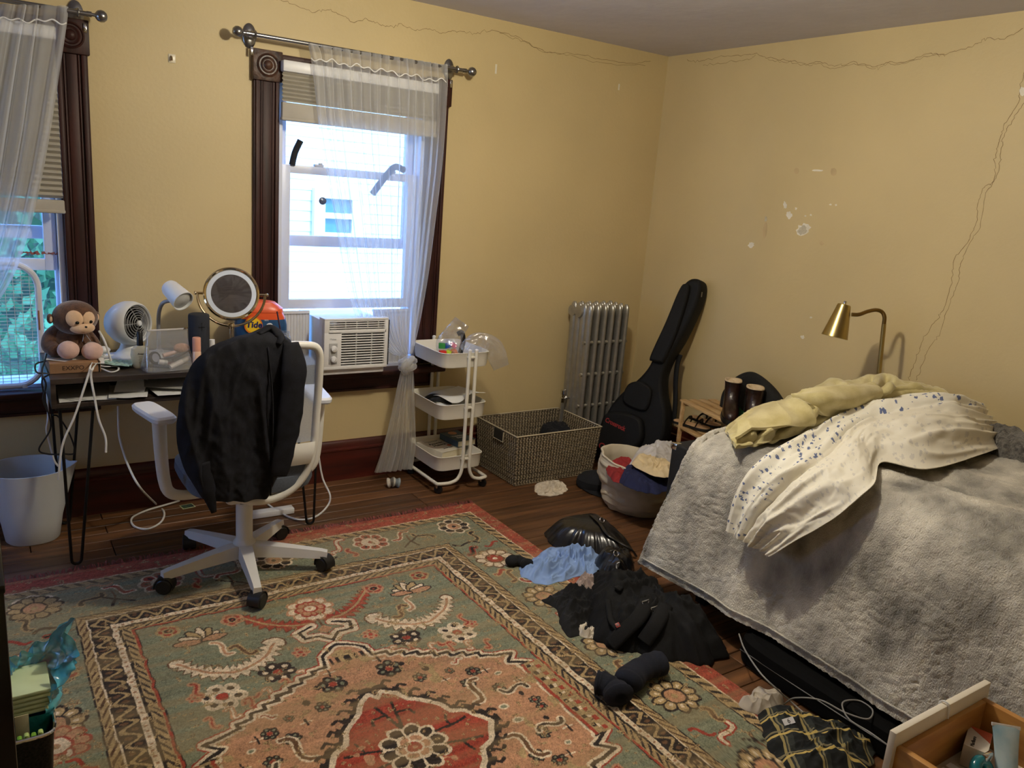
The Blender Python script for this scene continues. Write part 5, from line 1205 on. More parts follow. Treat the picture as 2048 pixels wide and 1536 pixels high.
tr = thing('utility_cart', 'white three tier metal cart standing beside the knotted curtain', 'cart', (2.15, 3.74, 0))
m_cart = mat('cart_white_steel', (226, 222, 210), rough=.4, var=.02)
tcx, tcy, tw, tdp = 2.150, 3.735, .296, .375
def tray(z0, z1):
    def rr_(w, d_, z): return srect(w, d_, z, 56, 7)
    rg = [rr_(tw-.03, tdp-.03, z0), rr_(tw-.012, tdp-.012, z0+.004), rr_(tw-.006, tdp-.006, z0+.02), rr_(tw, tdp, z1-.006), rr_(tw+.008, tdp+.008, z1), rr_(tw+.002, tdp+.002, z1+.002), rr_(tw-.006, tdp-.006, z1-.004), rr_(tw-.012, tdp-.012, z0+.02), rr_(tw-.03, tdp-.03, z0+.006)]
    mb = MB(); mb.grid(np.array(rg), Matrix.Translation((tcx, tcy, 0)), cv=True, flip=True); n = 56
    mb.add(rg[-1], [tuple(range(n))], Matrix.Translation((tcx, tcy, 0))); mb.add(rg[0], [tuple(range(n-1, -1, -1))], Matrix.Translation((tcx, tcy, 0)))
    return mb.build('tray', m_cart, tr, sharp=40)
tray(.695, .776); tray(.412, .497); tray(.125, .207)
for yy, s_ in ((tcy-tdp/2-.012, -1), (tcy+tdp/2+.012, 1)):
    for xo, sx in ((-.0205, -1), (.0205, 1)):
        xp = tcx+.022+xo; xe = tcx+.01+sx*.155
        P = [(xp, yy, .79), (xp, yy, .5), (xp, yy, .18), (xp+sx*.006, yy, .12), (xp+sx*.03, yy, .078), (xp+sx*.07, yy, .064), (xe-sx*.04, yy, .064), (xe-sx*.008, yy-s_*.008, .064), (xe, yy-s_*.035, .064), (xe, tcy, .064)]
        pt = MB().tube(np.vstack([spline(P[:3], 8)[:-1], spline(P[2:], 36)]), .0095, 12).build('post', m_cart, tr)
        MB().lathe([(.0105, 0), (.0105, .006), (.006, .01), (0, .01)], 12, Matrix.Translation((xp, yy, .788))).build('post_cap', m_white, pt)
    for z in (.755, .478, .19):
        MB().box((tcx+.022, yy+s_*-.004, z), (.062, .016, .012), bev=.003).build('clamp', m_cart, tr)
for sx in (-1, 1):
    for s_ in (-1, 1):
        e = np.array([tcx+.01+sx*.14, tcy+s_*.165, 0]); cs = thing('tmp', None, None, (0, 0, 0)) if False else None
        fk = MB().box(e+(0, 0, .045), (.018, .02, .03), bev=.004).build('caster_fork', m_chrome, tr)
        MB().lathe([(0, -.009), (.02, -.009), (.024, -.005), (.024, .005), (.02, .009), (0, .009)], 20, frame(e+(.006, -.006, .024), (.8, .6, 0))).build('caster_wheel', m_black, fk)

# bags on the top tray
m_zip = clear_mat('zip_bag_film', tint=(.96, .97, 1), rough=.08, refl=.09, bump=.5, haze=.10, hazecol=(.78, .8, .88))
m_zipb = mat('zip_bag_blue_strip', (70, 84, 190), rough=.3, alpha=.85)
def zbag(label, axis_pts, widths, thick, strip, seed):
    P = spline(axis_pts, 26); wv_ = spline(np.array(widths)[:, None], 26)[:, 0]; tv = spline(np.array(thick)[:, None], 26)[:, 0]
    rg = []
    for i in range(26):
        t_ = P[min(i+1, 25)]-P[max(i-1, 0)]; t_ /= np.linalg.norm(t_); s_ = np.cross(t_, np.array([-.6, -.75, .1])); s_ /= np.linalg.norm(s_); n_ = np.cross(s_, t_)
        a = np.linspace(0, 2*math.pi, 40, endpoint=False); ca, sa_ = np.cos(a), np.sin(a)
        r1 = wv_[i]*np.sign(ca)*np.abs(ca)**.8; r2 = tv[i]*np.sign(sa_)*np.abs(sa_)*(1+.5*vnoise(a*3, i*.4, seed))
        rg.append(P[i]+np.outer(r1, s_)+np.outer(r2, n_)+.006*np.outer(vnoise(a*5, i*.6, seed+3), n_))
    t = thing('zip_bag', label, 'plastic bag', P[0]); MB().grid(np.array(rg), cv=True).build('film', m_zip, t, sharp=180)
    G = np.array(rg[-4:])*1.0; MB().grid(G, cv=True).build('zip_strip', m_zipb if strip else mat('zip_clear', (190, 196, 206), rough=.3, alpha=.5), t, sharp=180)
    return t
zb1 = [np.array([2.155, 3.76, .712]), np.array([2.155, 3.76, .78]), W(907, 668, y=3.74), W(924, 643, y=3.72)]
zbag('clear zip bag of colourful pieces standing on the top tier of the cart', zb1, [.055, .075, .055, .045], [.035, .045, .02, .004], True, 2)
jr = np.random.RandomState(9)
toys = [('red', (200, 40, 34)), ('yellow green', (190, 214, 60)), ('orange', (226, 120, 40)), ('green', (50, 140, 70)), ('blue', (40, 96, 190)), ('pink', (220, 90, 130))]
for k, (nm, c_) in enumerate(toys):
    ctr = np.array([2.125+.018*k % .08, 3.70+.012*(k % 3), .728+.022*(k % 3)]); ctr = np.array([2.10+.036*(k % 3), 3.735+.012*(k // 3), .742+.036*(k // 3)])
    tag(MB().box((0, 0, 0), (.036, .03, .024), M=Matrix.Translation(ctr) @ Matrix.Rotation(k*.9, 4, 'Z') @ Matrix.Rotation(k*.5, 4, 'X'), bev=.004).build('toy_piece', mat('toy_%d' % k, c_, rough=.35)), 'small %s plastic piece inside the standing zip bag' % nm, 'toy')
tag(MB().tube(spline([(2.215, 3.74, .735), (2.222, 3.73, .80), (2.21, 3.73, .85), (2.19, 3.74, .84)], 20), [.014]*20, 10).build('black_pouch', m_black), 'black bent gadget at the back of the standing zip bag', 'gadget')
zb2 = [np.array([2.20, 3.66, .745]), np.array([2.26, 3.64, .80]), np.array([2.335, 3.60, .78]), W(1003, 735, x=2.375)]
zbag('empty clear zip bag drooping over the right edge of the cart', zb2, [.05, .065, .06, .045], [.02, .03, .015, .005], False, 7)

# middle tray
tag(MB().tube(spline([(2.04, 3.82, .44), (2.06, 3.74, .475), (2.10, 3.70, .49), (2.13, 3.67, .46), (2.12, 3.62, .435), (2.07, 3.60, .43)], 40), .013, 10).tube(spline([(2.05, 3.84, .45), (2.08, 3.78, .49), (2.12, 3.72, .485), (2.15, 3.70, .445)], 30), .012, 10).build('belt_strap', mat('black_webbing', (22, 22, 24), rough=.7)), 'black strap coiled in the middle tier of the cart', 'strap')
sheet_obj('printed_page', 'printed white page lying in the middle tier of the cart', 'paper', [(2.09, 3.57, .49), (2.29, 3.57, .505), (2.285, 3.86, .50), (2.07, 3.83, .45)], m_paper, .022, 24, 24, seed=31)
sheet_obj('printed_page', 'second curling page under the printed page on the cart', 'paper', [(2.05, 3.66, .465), (2.20, 3.585, .462), (2.27, 3.80, .462), (2.12, 3.88, .465)], m_paper, .012, 20, 20, seed=44)
# bottom tray books
m_pages = mat('book_pages', (222, 212, 184), rough=.9, var=.06, scale=80, stretch=(1, 1, 12))
def book(label, x0, x1, y0, y1, z0, z1, rot, cover, texts):
    c = ((x0+x1)/2, (y0+y1)/2); t = thing('paperback_book', label, 'book', (c[0], c[1], z0)); M = Matrix.Translation((c[0], c[1], 0)) @ Matrix.Rotation(math.radians(rot), 4, 'Z'); w, d_ = x1-x0, y1-y0
    MB().box((0, 0, (z0+z1)/2), (w-.006, d_-.006, z1-z0-.002), M=M).build('pages', m_pages, t)
    MB().box((0, 0, z1), (w, d_, .0016), M=M).build('front_cover', cover, t); MB().box((0, 0, z0+.001), (w, d_, .0016), M=M).build('back_cover', cover, t); MB().box((-w/2, 0, (z0+z1)/2), (.0016, d_, z1-z0), M=M).build('spine', cover, t)
    for (s, sz, u, v, m_, b) in texts:
        letters(s, sz, M @ Matrix.Translation((u, v, z1+.001)), m_, t, bold=b)
    return t, M
ink = mat('book_ink', (34, 34, 38), rough=.7); wink = mat('book_white_ink', (230, 232, 230), rough=.7)
b1, M1 = book('white covered paperback reading Atomic Habits on the lowest tier of the cart', 2.06, 2.215, 3.665, 3.885, .158, .197, 13, mat('white_cover', (222, 216, 204), rough=.5), [('Atomic', .034, 0, .034, ink, .0006), ('Habits', .034, 0, .002, ink, .0006), ('James Clear', .014, .01, -.06, ink, .0003), ('Tiny Changes, Remarkable Results', .007, 0, .075, ink, 0), ('An Easy & Proven Way', .007, 0, .062, ink, 0)])
MB().lathe([(.013, 0), (.013, .001), (0, .0012)], 20, M1 @ Matrix.Translation((.045, -.03, .1978))).build('cover_sticker', mat('sticker_orange', (206, 96, 50), rough=.5), b1)
b2, M2 = book('blue covered paperback under the far post of the cart', 2.20, 2.325, 3.70, 3.88, .2, .234, 6, mat('blue_cover', (56, 84, 104), rough=.4), [('Thinking', .026, 0, .0, wink, .0004), ('Better', .022, 0, -.03, wink, .0004)])
MB().lathe([(.026, 0), (.026, .001), (0, .0012)], 24, M2 @ Matrix.Translation((.0, .055, .2348))).build('cover_portrait', mat('portrait_tan', (190, 140, 110), rough=.6), b2)

# ================================================================ WICKER BASKET
wk = thing('wicker_basket', 'grey brown woven storage basket between the cart and the radiator', 'basket', (2.755, 3.69, 0))
m_wick = mat('grey_wicker', (150, 136, 112), rough=.6, rgb2=(122, 108, 88), scale=60, ramp=(.3, .6)); m_wickd = mat('wicker_groove_shade', (52, 44, 34), rough=.8, var=.2)  # second colour paints the shade into the grooves of the weave
B0 = (2.472, 3.035, 3.485, 3.885); B1 = (2.452, 3.062, 3.47, 3.905); hb = .302
def wallg(a0, b0, a1, b1, nrm, inner=False):
    L = np.linalg.norm(np.array(b0)-np.array(a0)); nu = int(L/.0032); nv = 150
    u = np.linspace(0, 1, nu)[:, None, None]; v = np.linspace(0, 1, nv)[None, :, None]
    lo = np.array(a0)*(1-u)+np.array(b0)*u; hi = np.array(a1)*(1-u)+np.array(b1)*u; G = lo*(1-v)+hi*v
    uu = u[..., 0]*L; vv = v[..., 0]*hb
    row = np.floor(vv/.0108); s = np.abs(np.sin(math.pi*(uu/.0195)+.5*math.pi*(row % 2)*.35))**.7; cr_ = np.sin(math.pi*((vv/.0108) % 1))
    dsp = .0062*s*cr_**.6-.004
    return G+np.array(nrm)*dsp[..., None], (s*cr_**.6)
def side4(z0, z1, b0, b1, ins, inner):
    x0, x1, y0, y1 = b0[0]+ins, b0[1]-ins, b0[2]+ins, b0[3]-ins; X0, X1, Y0, Y1 = b1[0]+ins, b1[1]-ins, b1[2]+ins, b1[3]-ins
    C0 = [(x0, y0, z0), (x1, y0, z0), (x1, y1, z0), (x0, y1, z0)]; C1 = [(X0, Y0, z1), (X1, Y0, z1), (X1, Y1, z1), (X0, Y1, z1)]; N = [(0, -1, 0), (1, 0, 0), (0, 1, 0), (-1, 0, 0)]
    out = []
    for k in range(4):
        G, q = wallg(C0[k], C0[(k+1) % 4], C1[k], C1[(k+1) % 4], N[k], inner); mb = MB().grid(G, flip=inner)
        mb.m = (((q[:-1, :-1]+q[1:, 1:]+q[1:, :-1]+q[:-1, 1:])/4).ravel() < .38).astype(int).tolist(); out.append(mb)
    return out
for k, (o_, i_) in enumerate(zip(side4(.004, hb, B0, B1, 0.0, False), side4(.01, hb, B0, B1, .008, True))):
    mb = MB(); mb.v, mb.f, mb.m = o_.v, o_.f, o_.m
    mb.add(i_.v[0], i_.f); mb.m = o_.m[:len(mb.f)-len(i_.f)]+i_.m
    mb.build('woven_side', [m_wick, m_wickd], wk, sharp=180)
MB().box((2.754, 3.685, .006), (B0[1]-B0[0]-.004, B0[3]-B0[2]-.004, .008)).build('basket_floor', m_wick, wk)
m_rim = mat('pale_wicker_rim', (196, 184, 158), rough=.5)
MB().tube([(B1[0], B1[2], hb), (B1[1], B1[2], hb), (B1[1], B1[3], hb), (B1[0], B1[3], hb)], .0042, 8, closed=True).build('rim', m_rim, wk)
xh = B1[0]-.004; hz0, hz1, hy0, hy1 = .235, .272, 3.60, 3.70
MB().tube([(xh, hy0, hz1+.02), (xh, hy0, hz0), (xh, hy1, hz0), (xh, hy1, hz1+.02)], .003, 6).build('handle_edge', m_rim, wk)
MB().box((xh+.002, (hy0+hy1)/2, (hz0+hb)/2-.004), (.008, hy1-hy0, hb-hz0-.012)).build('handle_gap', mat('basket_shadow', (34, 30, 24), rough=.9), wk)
m_dkc = mat('black_navy_cloth', (18, 20, 28), rough=.95, var=.2, bump=.2, bscale=300)
tag(heap([(2.80, 3.62), (2.98, 3.56), (3.03, 3.70), (3.00, 3.86), (2.85, 3.85)], .285, 4, 9, .22, z0=.012).build('dark_garment', m_dkc, sharp=180), 'dark blue black garment lying inside the woven basket', 'clothes')

# ================================================================ RADIATOR
rd = thing('radiator', 'silver painted cast iron radiator in the corner', 'radiator', (3.24, 3.80, 0))
m_rad = mat('silver_radiator_paint', (172, 170, 164), rough=.34, metal=.75, var=.1, scale=20, bump=.08, bscale=60)
def section(x):
    mb = MB(); ys_ = [3.722, 3.772, 3.822, 3.872]
    for q in ys_:
        G = []
        for z in np.concatenate([[.085, .09, .10], np.linspace(.12, .95, 26), [.975, .988, .993]]):
            k_ = min(1, (z-.075)/.03, (.999-z)/.03); k_ = max(.15, k_)**.6; a = np.linspace(0, 2*math.pi, 18, endpoint=False)
            wob = 1-.10*math.exp(-((z-.56)/.02)**2)*(-1)
            G.append(np.stack([x+.0165*k_*wob*np.cos(a), q+.0265*k_*np.sin(a), np.full(18, z)], 1))
        G = np.array(G); mb.grid(G, cv=True, flip=True); mb.add(G[-1], [tuple(range(18))]); mb.add(G[0], [tuple(range(17, -1, -1))])
    for z, r_ in ((.94, .038), (.14, .036), (.56, .012), (.36, .012), (.76, .012)):
        for q in ((3.797,) if r_ > .03 else ys_[:1]):
            mb.lathe([(r_*.9, -.0285), (r_, -.02), (r_, .02), (r_*.9, .0285), (0, .0285)], 20, frame((x, q, z), (1, 0, 0)))
    return mb.build('section', m_rad, rd, sharp=50)
s0 = section(3.09)
for k in range(1, 6):
    o = bpy.data.objects.new('section', s0.data); COL.objects.link(o); o.parent = rd; o.location = (.058*k, 0, 0)
MB().lathe([(.03, -.012), (.034, -.008), (.034, .0), (.0, .004)], 24, frame((3.073, 3.875, .935), (-1, 0, 0))).build('end_plug', m_rad, rd)
for xq in (3.09, 3.38):
    for yq in (3.725, 3.87): MB().lathe([(.02, 0), (.016, .02), (.018, .06), (.022, .1)], 12, Matrix.Translation((xq, yq, 0))).build('foot', m_rad, rd)
vp = np.array([3.035, 3.83, .40])
MB().tube([(vp[0], vp[1], 0), (vp[0], vp[1], .37)], .012, 12).build('supply_pipe', m_rad, rd)
MB().lathe([(.016, 0), (.02, .005), (.02, .03), (.014, .035), (.014, .05), (.02, .055), (.02, .08), (.012, .085), (0, .086)], 18, Matrix.Translation((vp[0], vp[1], .36))).build('valve', m_chrome, rd)
MB().tube([vp+(0, 0, -.01), vp+(.05, -.01, -.01)], .010, 10).build('valve_union', m_chrome, rd)

# ================================================================ GUITAR BAG
gb = thing('guitar_gig_bag', 'black padded guitar bag leaning in the corner beside the radiator', 'guitar bag', (3.4, 3.45, 0))
m_gig = mat('black_nylon', (17, 18, 20), rough=.7, rgb2=(11, 11, 13), scale=200, bump=.15, bscale=500, spec=.3)
gc = lambda L: [(1100+a/2.954, 540+b/2.954) for a, b in L]
gn = np.array([-.90, -.36, .25]); gn /= np.linalg.norm(gn)
g0 = np.array([3.33, 3.42, .05]); gtop = W(1395, 575, x=3.60)
ga = gtop-g0; gn = gn-ga*(gn.dot(ga)/ga.dot(ga)); gn /= np.linalg.norm(gn)
def onplane(px_, py_, off=0.0):
    o_ = np.array([0, 0, CAMH]); dd = CAM.T @ np.array([(px_-1024)/FPX, (py_-768)/FPX, 1.0]); p0 = g0+gn*off
    return o_+dd*((p0-o_).dot(gn)/dd.dot(gn))
eu = ga/np.linalg.norm(ga); ev = np.cross(gn, eu)
MG = Matrix(((ev[0], eu[0], gn[0], g0[0]), (ev[1], eu[1], gn[1], g0[1]), (ev[2], eu[2], gn[2], g0[2]), (0, 0, 0, 1)))
MGi = MG.inverted()
def to2(L, off=0.0): return np.array([(MGi @ Vector(onplane(*p, off)))[:2] for p in gc(L)])
def closed_spline(P, n):
    m_ = len(P); Q = np.vstack([P[-1:], P, P[:2]]); t = np.linspace(0, m_, n, endpoint=False); i = t.astype(int); u = (t-i)[:, None]
    a, b, e, g = Q[i], Q[i+1], Q[i+2], Q[(i+3) % len(Q)]
    return .5*((2*b)+(-a+e)*u+(2*a-5*b+4*e-g)*u**2+(-a+3*b-3*e+g)*u**3)
def off2(P, d_):
    t = np.roll(P, -1, 0)-np.roll(P, 1, 0); t /= np.linalg.norm(t, axis=1, keepdims=True)+1e-9; n_ = np.stack([t[:, 1], -t[:, 0]], 1)
    A = .5*np.sum(P[:, 0]*np.roll(P[:, 1], -1)-np.roll(P[:, 0], -1)*P[:, 1]); return P+n_*d_*(-1 if A > 0 else 1)   # positive = inwards
def pad_relief(P, h0, h1, rnd, M, n=110):
    C = closed_spline(np.array(P), n); A = .5*np.sum(C[:, 0]*np.roll(C[:, 1], -1)-np.roll(C[:, 0], -1)*C[:, 1])
    if A < 0: C = C[::-1]
    rg = [(rnd*.5, h0), (rnd*.12, h0+(h1-h0)*.1), (0, h0+(h1-h0)*.3), (0, h1-rnd*1.0), (rnd*.3, h1-rnd*.3), (rnd, h1)]
    R_ = [np.column_stack([off2(C, o_), np.full(n, z)]) for o_, z in rg]
    mb = MB(); mb.grid(np.array(R_), M, cv=True, flip=True); mb.add(R_[-1], [tuple(range(n))], M); mb.add(R_[0], [tuple(range(n-1, -1, -1))], M); return mb
OUT = [(262, 1060), (262, 1000), (285, 940), (325, 855), (360, 795), (410, 735), (475, 680), (540, 620), (590, 550), (622, 450), (662, 355), (702, 270), (740, 185), (770, 110), (800, 70), (835, 50), (880, 58), (890, 110), (868, 200), (820, 310), (770, 410), (715, 500), (680, 570), (660, 640), (662, 740), (680, 830), (680, 920), (660, 1010), (600, 1070), (500, 1110), (390, 1125), (300, 1110)]
pad_relief(to2(OUT), -.13, 0.0, .02, MG, 150).build('bag_body', m_gig, gb, sharp=60)
pad_relief(to2([(800, 85), (765, 130), (690, 310), (600, 510), (612, 540), (655, 550), (688, 525), (770, 330), (830, 120)]), -.01, .03, .012, MG, 70).build('neck_pocket', m_gig, gb, sharp=60)
pad_relief(to2([(470, 675), (540, 660), (600, 700), (602, 755), (580, 820), (540, 832), (455, 795), (435, 750)]), -.01, .025, .012, MG, 60).build('accessory_pocket', m_gig, gb, sharp=60)
pad_relief(to2([(345, 850), (430, 838), (535, 870), (562, 930), (555, 1010), (500, 1065), (390, 1085), (285, 1050), (285, 980), (310, 920)]), -.01, .05, .02, MG, 70).build('front_pocket', m_gig, gb, sharp=60)
m_redt = mat('red_embroidery', (150, 40, 40), rough=.8)
c1_ = onplane(*gc([(385, 912)])[0], .052); dirx = Vector(onplane(*gc([(430, 945)])[0], .052)-onplane(*gc([(330, 895)])[0], .052)).normalized()
up_ = Vector(gn).cross(dirx); Mt = Matrix(((dirx.x, up_.x, gn[0], c1_[0]), (dirx.y, up_.y, gn[1], c1_[1]), (dirx.z, up_.z, gn[2], c1_[2]), (0, 0, 0, 1)))
letters('Crossrock', .04, Mt, m_redt, gb, bold=.0012, xs=.85)
c1_ = onplane(*gc([(318, 1048)])[0], .052); Mt2 = Mt.copy(); Mt2.translation = Vector(c1_)
letters('CC', .055, Mt2, m_redt, gb, bold=.001)
for (a, b) in (((700, 590), (715, 1000)), ((690, 590), (700, 900))):
    pass
P = [onplane(*gc([q])[0], -.12) for q in ((770, 500), (752, 560), (742, 660), (740, 780), (730, 900))]
MB().tube(spline(P, 30), .016, 8, flat=.3, up=gn).build('shoulder_strap', m_gig, gb, sharp=180)
MB().box(onplane(*gc([(895, 145)])[0], -.03), (.01, .006, .03), bev=.002).build('zip_pull', m_steel, gb)

# ================================================================ SHOE RACK
fo_ = np.array([3.452, 3.25]); ld = np.array([-.24, -.97]); ld /= np.linalg.norm(ld); dd_ = np.array([.97, -.24]); dd_ /= np.linalg.norm(dd_)
sr = thing('shoe_rack', 'pale pine two tier shoe rack behind the bed', 'shoe rack', (3.5, 2.95, 0))
m_pine = mat('pale_pine', (212, 178, 128), rough=.5, rgb2=(184, 146, 96), scale=4, stretch=(8, 1, 8))
ang = math.atan2(ld[1], ld[0])
def rk(l, d_, z): p = fo_+ld*l+dd_*d_; return np.array([p[0], p[1], z])
for l in (.03, .70):
    for d_ in (.012, .235):
        MB().box((0, 0, .25), (.02, .02, .5), M=Matrix.Translation(rk(l, d_, 0)) @ Matrix.Rotation(ang, 4, 'Z'), bev=.002).build('post', m_pine, sr)
for z in (.487, .330, .12):
    for l in (.03, .70): MB().box((0, 0, z-.012), (.02, .24, .02), M=Matrix.Translation(rk(l, .124, 0)) @ Matrix.Rotation(ang, 4, 'Z'), bev=.002).build('cross_rail', m_pine, sr)
    for q in range(4): MB().box((0, 0, z+.004), (.73, .046, .012), M=Matrix.Translation(rk(.365, .026+.0655*q, 0)) @ Matrix.Rotation(ang, 4, 'Z'), bev=.002).build('slat', m_pine, sr)
# boots
m_lea = mat('dark_brown_leather', (48, 26, 20), rough=.35, rgb2=(24, 13, 11), scale=14, bump=.25, bscale=70, coat=.2)
m_shear = mat('shearling', (212, 190, 156), rough=.98, bump=.6, bscale=150)
def boot(label, l, d_, rot, z0=.497, hgt=.205):
    c = rk(l, d_, z0); t = thing('ankle_boot', label, 'boot', c, group='pair of boots on the shoe rack'); M = Matrix.Translation(c) @ Matrix.Rotation(rot, 4, 'Z')
    rg = []
    for z, x, lx, wy in ((.022, .035, .25, .085), (.04, .035, .255, .09), (.065, .028, .235, .086), (.085, .0, .165, .082), (.11, -.018, .125, .08), (.15, -.03, .108, .084), (.18, -.034, .112, .09), (hgt, -.036, .118, .094)):
        R_ = srect(lx, wy, z, 40, 2.4); R_[:, 0] += x; R_ += .0025*np.stack([vnoise(R_[:, 0]*40, z*40, 3), vnoise(R_[:, 1]*40, z*30, 8), np.zeros(40)], 1); rg.append(R_)
    mb = MB(); mb.grid(np.array(rg), M, cv=True, flip=True); mb.build('upper', m_lea, t, sharp=180)
    R0 = [srect(.255, .094, 0, 40, 2.4)+(.035, 0, 0), srect(.262, .1, .012, 40, 2.4)+(.035, 0, 0), srect(.256, .094, .026, 40, 2.4)+(.035, 0, 0)]; loft(R0, M).build('sole', m_black, t)
    top = rg[-1]; inn = [top*1.0, top*np.array([.99, .97, 1])+(0, 0, .008), (top-(-.036, 0, 0))*np.array([.78, .74, 1])+(-.036, 0, .004), (top-(-.036, 0, 0))*np.array([.7, .66, 1])+(-.036, 0, -.06)]
    mb = MB(); mb.grid(np.array(inn), M, cv=True, flip=True); mb.add(inn[-1], [tuple(range(40))], M); mb.build('lining', m_shear, t, sharp=180)
    MB().box((-.036, -.046, hgt-.02), (.022, .004, .05), M=M, bev=.0015).build('pull_tab', m_shear if 'left' in label else m_lea, t)
    return t
boot('left of the dark brown fleece lined boots on the shoe rack', .40, .075, ang-.55); boot('right of the dark brown fleece lined boots on the shoe rack', .56, .105, ang-.5)
# black bag behind the boots
o1 = [rk(.24, .06, 0), rk(.33, .20, 0), rk(.52, .24, 0), rk(.70, .22, 0), rk(.70, .19, 0), rk(.52, .175, 0), rk(.36, .13, 0), rk(.28, .03, 0)]
G = np.zeros((40, 26, 3)); jx = np.linspace(0, 1, 40)
for i in range(40):
    q = i/39; h = .30*math.sin(math.pi*min(1, q*.92+.05))**.5*(1-.36*q); base = rk(.16+.56*q, .225+.006*math.sin(q*9), .496)
    for j in range(26):
        v = j/25; a = v*math.pi; G[i, j] = base+np.array([dd_[0], dd_[1], 0])*(-.05*math.cos(a))*(1+.2*math.sin(q*12))+np.array([0, 0, h*math.sin(a)**.5])
MB_ = MB().grid(G); MB_.add(np.vstack([G[0], ]), [tuple(range(26))]).add(G[-1], [tuple(range(25, -1, -1))]); tag(MB_.build('cloth_bag', mat('black_canvas', (16, 16, 18), rough=.85, var=.2, bump=.2, bscale=90), sharp=180), 'slumped black bag behind the boots on the shoe rack', 'bag')
hz = [rk(.27, .12, .50), rk(.26, .13, .62), rk(.33, .15, .705), rk(.43, .18, .70), rk(.56, .2, .64)]
# green cloth and sandals
P = [W(1448, 828, z=.50), W(1475, 838, z=.50), W(1520, 825, z=.50), W(1545, 805, z=.50), W(1520, 800, z=.50), W(1480, 812, z=.50)]
tag(heap(P, .055, 6, 14, .6, z0=.498).build('green_cloth', mat('green_cotton', (34, 92, 52), rough=.9, var=.15)), 'green cloth lying in front of the boots on the rack', 'cloth')
def sandal(label, px_, py_, rot):
    c = W(px_, py_, z=.345); t = thing('sandal', label, 'sandal', c, group='sandals on the lower rack tier'); M = Matrix.Translation(c) @ Matrix.Rotation(rot, 4, 'Z')
    fp = [(-.12, -.02), (-.10, -.036), (-.03, -.032), (.04, -.042), (.10, -.036), (.125, 0), (.10, .036), (.04, .034), (-.03, .026), (-.10, .03), (-.122, .012)]; C = closed_spline(np.array(fp), 40)
    MB().prism(C.tolist(), 0, .014, M).build('sole', m_black, t); MB().prism((C*.94).tolist(), .014, .0175, M).build('footbed', mat('tan_footbed', (206, 166, 124), rough=.6), t)
    for x in (.045, -.03):
        a = np.linspace(0, math.pi, 15); MB().tube(np.stack([np.full(15, x)+.012*np.sin(a), .04*np.cos(a), .016+.04*np.sin(a)], 1), .009, 8, flat=.3, M=M).build('strap', m_lea if False else m_black, t)
sandal('tan footbed sandal nearest the rack post', 1383, 853, ang+.5); sandal('tan footbed sandal tucked behind the nearest sandal', 1410, 846, ang+.2)

# ================================================================ HAMPER, CAP, CLOTH, AMPLIFIER
m_canv = mat('cream_canvas', (206, 196, 174), rough=.9, var=.06, bump=.15, bscale=200)
hm = thing('laundry_hamper', 'slumped cream fabric laundry hamper full of clothes by the guitar bag', 'hamper', (2.94, 2.99, 0))
MHm = Matrix.Translation((2.945, 2.985, 0)); rg = []
a = np.linspace(0, 2*math.pi, 96, endpoint=False)
for i, z in enumerate(np.linspace(0, 1, 40)):
    r_ = .165+.06*math.sin(z*2.0)+.012*ridge(z*5+.3*vnoise(a*1.3, z*2, 2), a*.6, 5)*(1 if z < .9 else .3)+.006*fbm(a*4, z*9, 3, 2)
    zz = .004+z*(.25+.035*np.cos(a-2.4)); rg.append(np.stack([r_*np.cos(a), r_*np.sin(a), zz], 1))
out_ = rg; rim_ = [rg[-1]*np.array([1.02, 1.02, 1])+(0, 0, .006), rg[-1]*np.array([1.0, 1.0, 1])+(0, 0, .012), rg[-1]*np.array([.95, .95, 1])+(0, 0, .006), rg[-1]*np.array([.93, .93, 1])+(0, 0, -.05), rg[-1]*np.array([.9, .9, 0])+(0, 0, .05)]
mb = MB(); mb.grid(np.array(out_+rim_), MHm, cv=True, flip=True); mb.add(rim_[-1], [tuple(range(96))], MHm); mb.add(rg[0], [tuple(range(95, -1, -1))], MHm); mb.build('hamper_body', m_canv, hm, sharp=180)
MB().box((.0, 0, .0), (.004, .04, .11), M=MHm @ Matrix.Rotation(-1.2, 4, 'Z') @ Matrix.Translation((.222, 0, .12)), bev=.001).build('side_tab', m_canv, hm)
def in_hamper(px4, z): return [W(*p, z=z) for p in px4]
tag(heap(in_hamper([(1214, 925), (1225, 912), (1246, 906), (1266, 908), (1262, 925), (1245, 946), (1228, 945)], .285), .055, 3, 12, .5, z0=.24).build('red_shirt', mat('red_cotton', (138, 32, 34), rough=.9, var=.12), sharp=180), 'dark red shirt at the edge of the laundry hamper', 'clothes')
tag(heap(in_hamper([(1236, 942), (1256, 922), (1300, 925), (1345, 935), (1345, 962), (1300, 970), (1258, 958)], .285), .07, 8, 12, .5, z0=.24).build('navy_shirt', mat('navy_cotton', (22, 28, 66), rough=.9, var=.12), sharp=180), 'navy blue shirt filling the front of the hamper', 'clothes')
tag(heap(in_hamper([(1262, 912), (1285, 893), (1315, 887), (1350, 893), (1355, 925), (1320, 932), (1285, 928)], .30), .12, 12, 10, .45, z0=.255).build('grey_shirt', mat('light_grey_cotton', (190, 186, 184), rough=.9, var=.08), sharp=180), 'light grey shirt heaped on top of the hamper', 'clothes')
tag(heap(in_hamper([(1262, 915), (1282, 905), (1315, 912), (1345, 925), (1345, 945), (1310, 942), (1280, 930)], .34), .05, 15, 16, .6, z0=.315).build('beige_trousers', mat('beige_cotton', (206, 186, 148), rough=.9, var=.08), sharp=180), 'beige trousers folded across the hamper in front of the grey shirt', 'clothes')

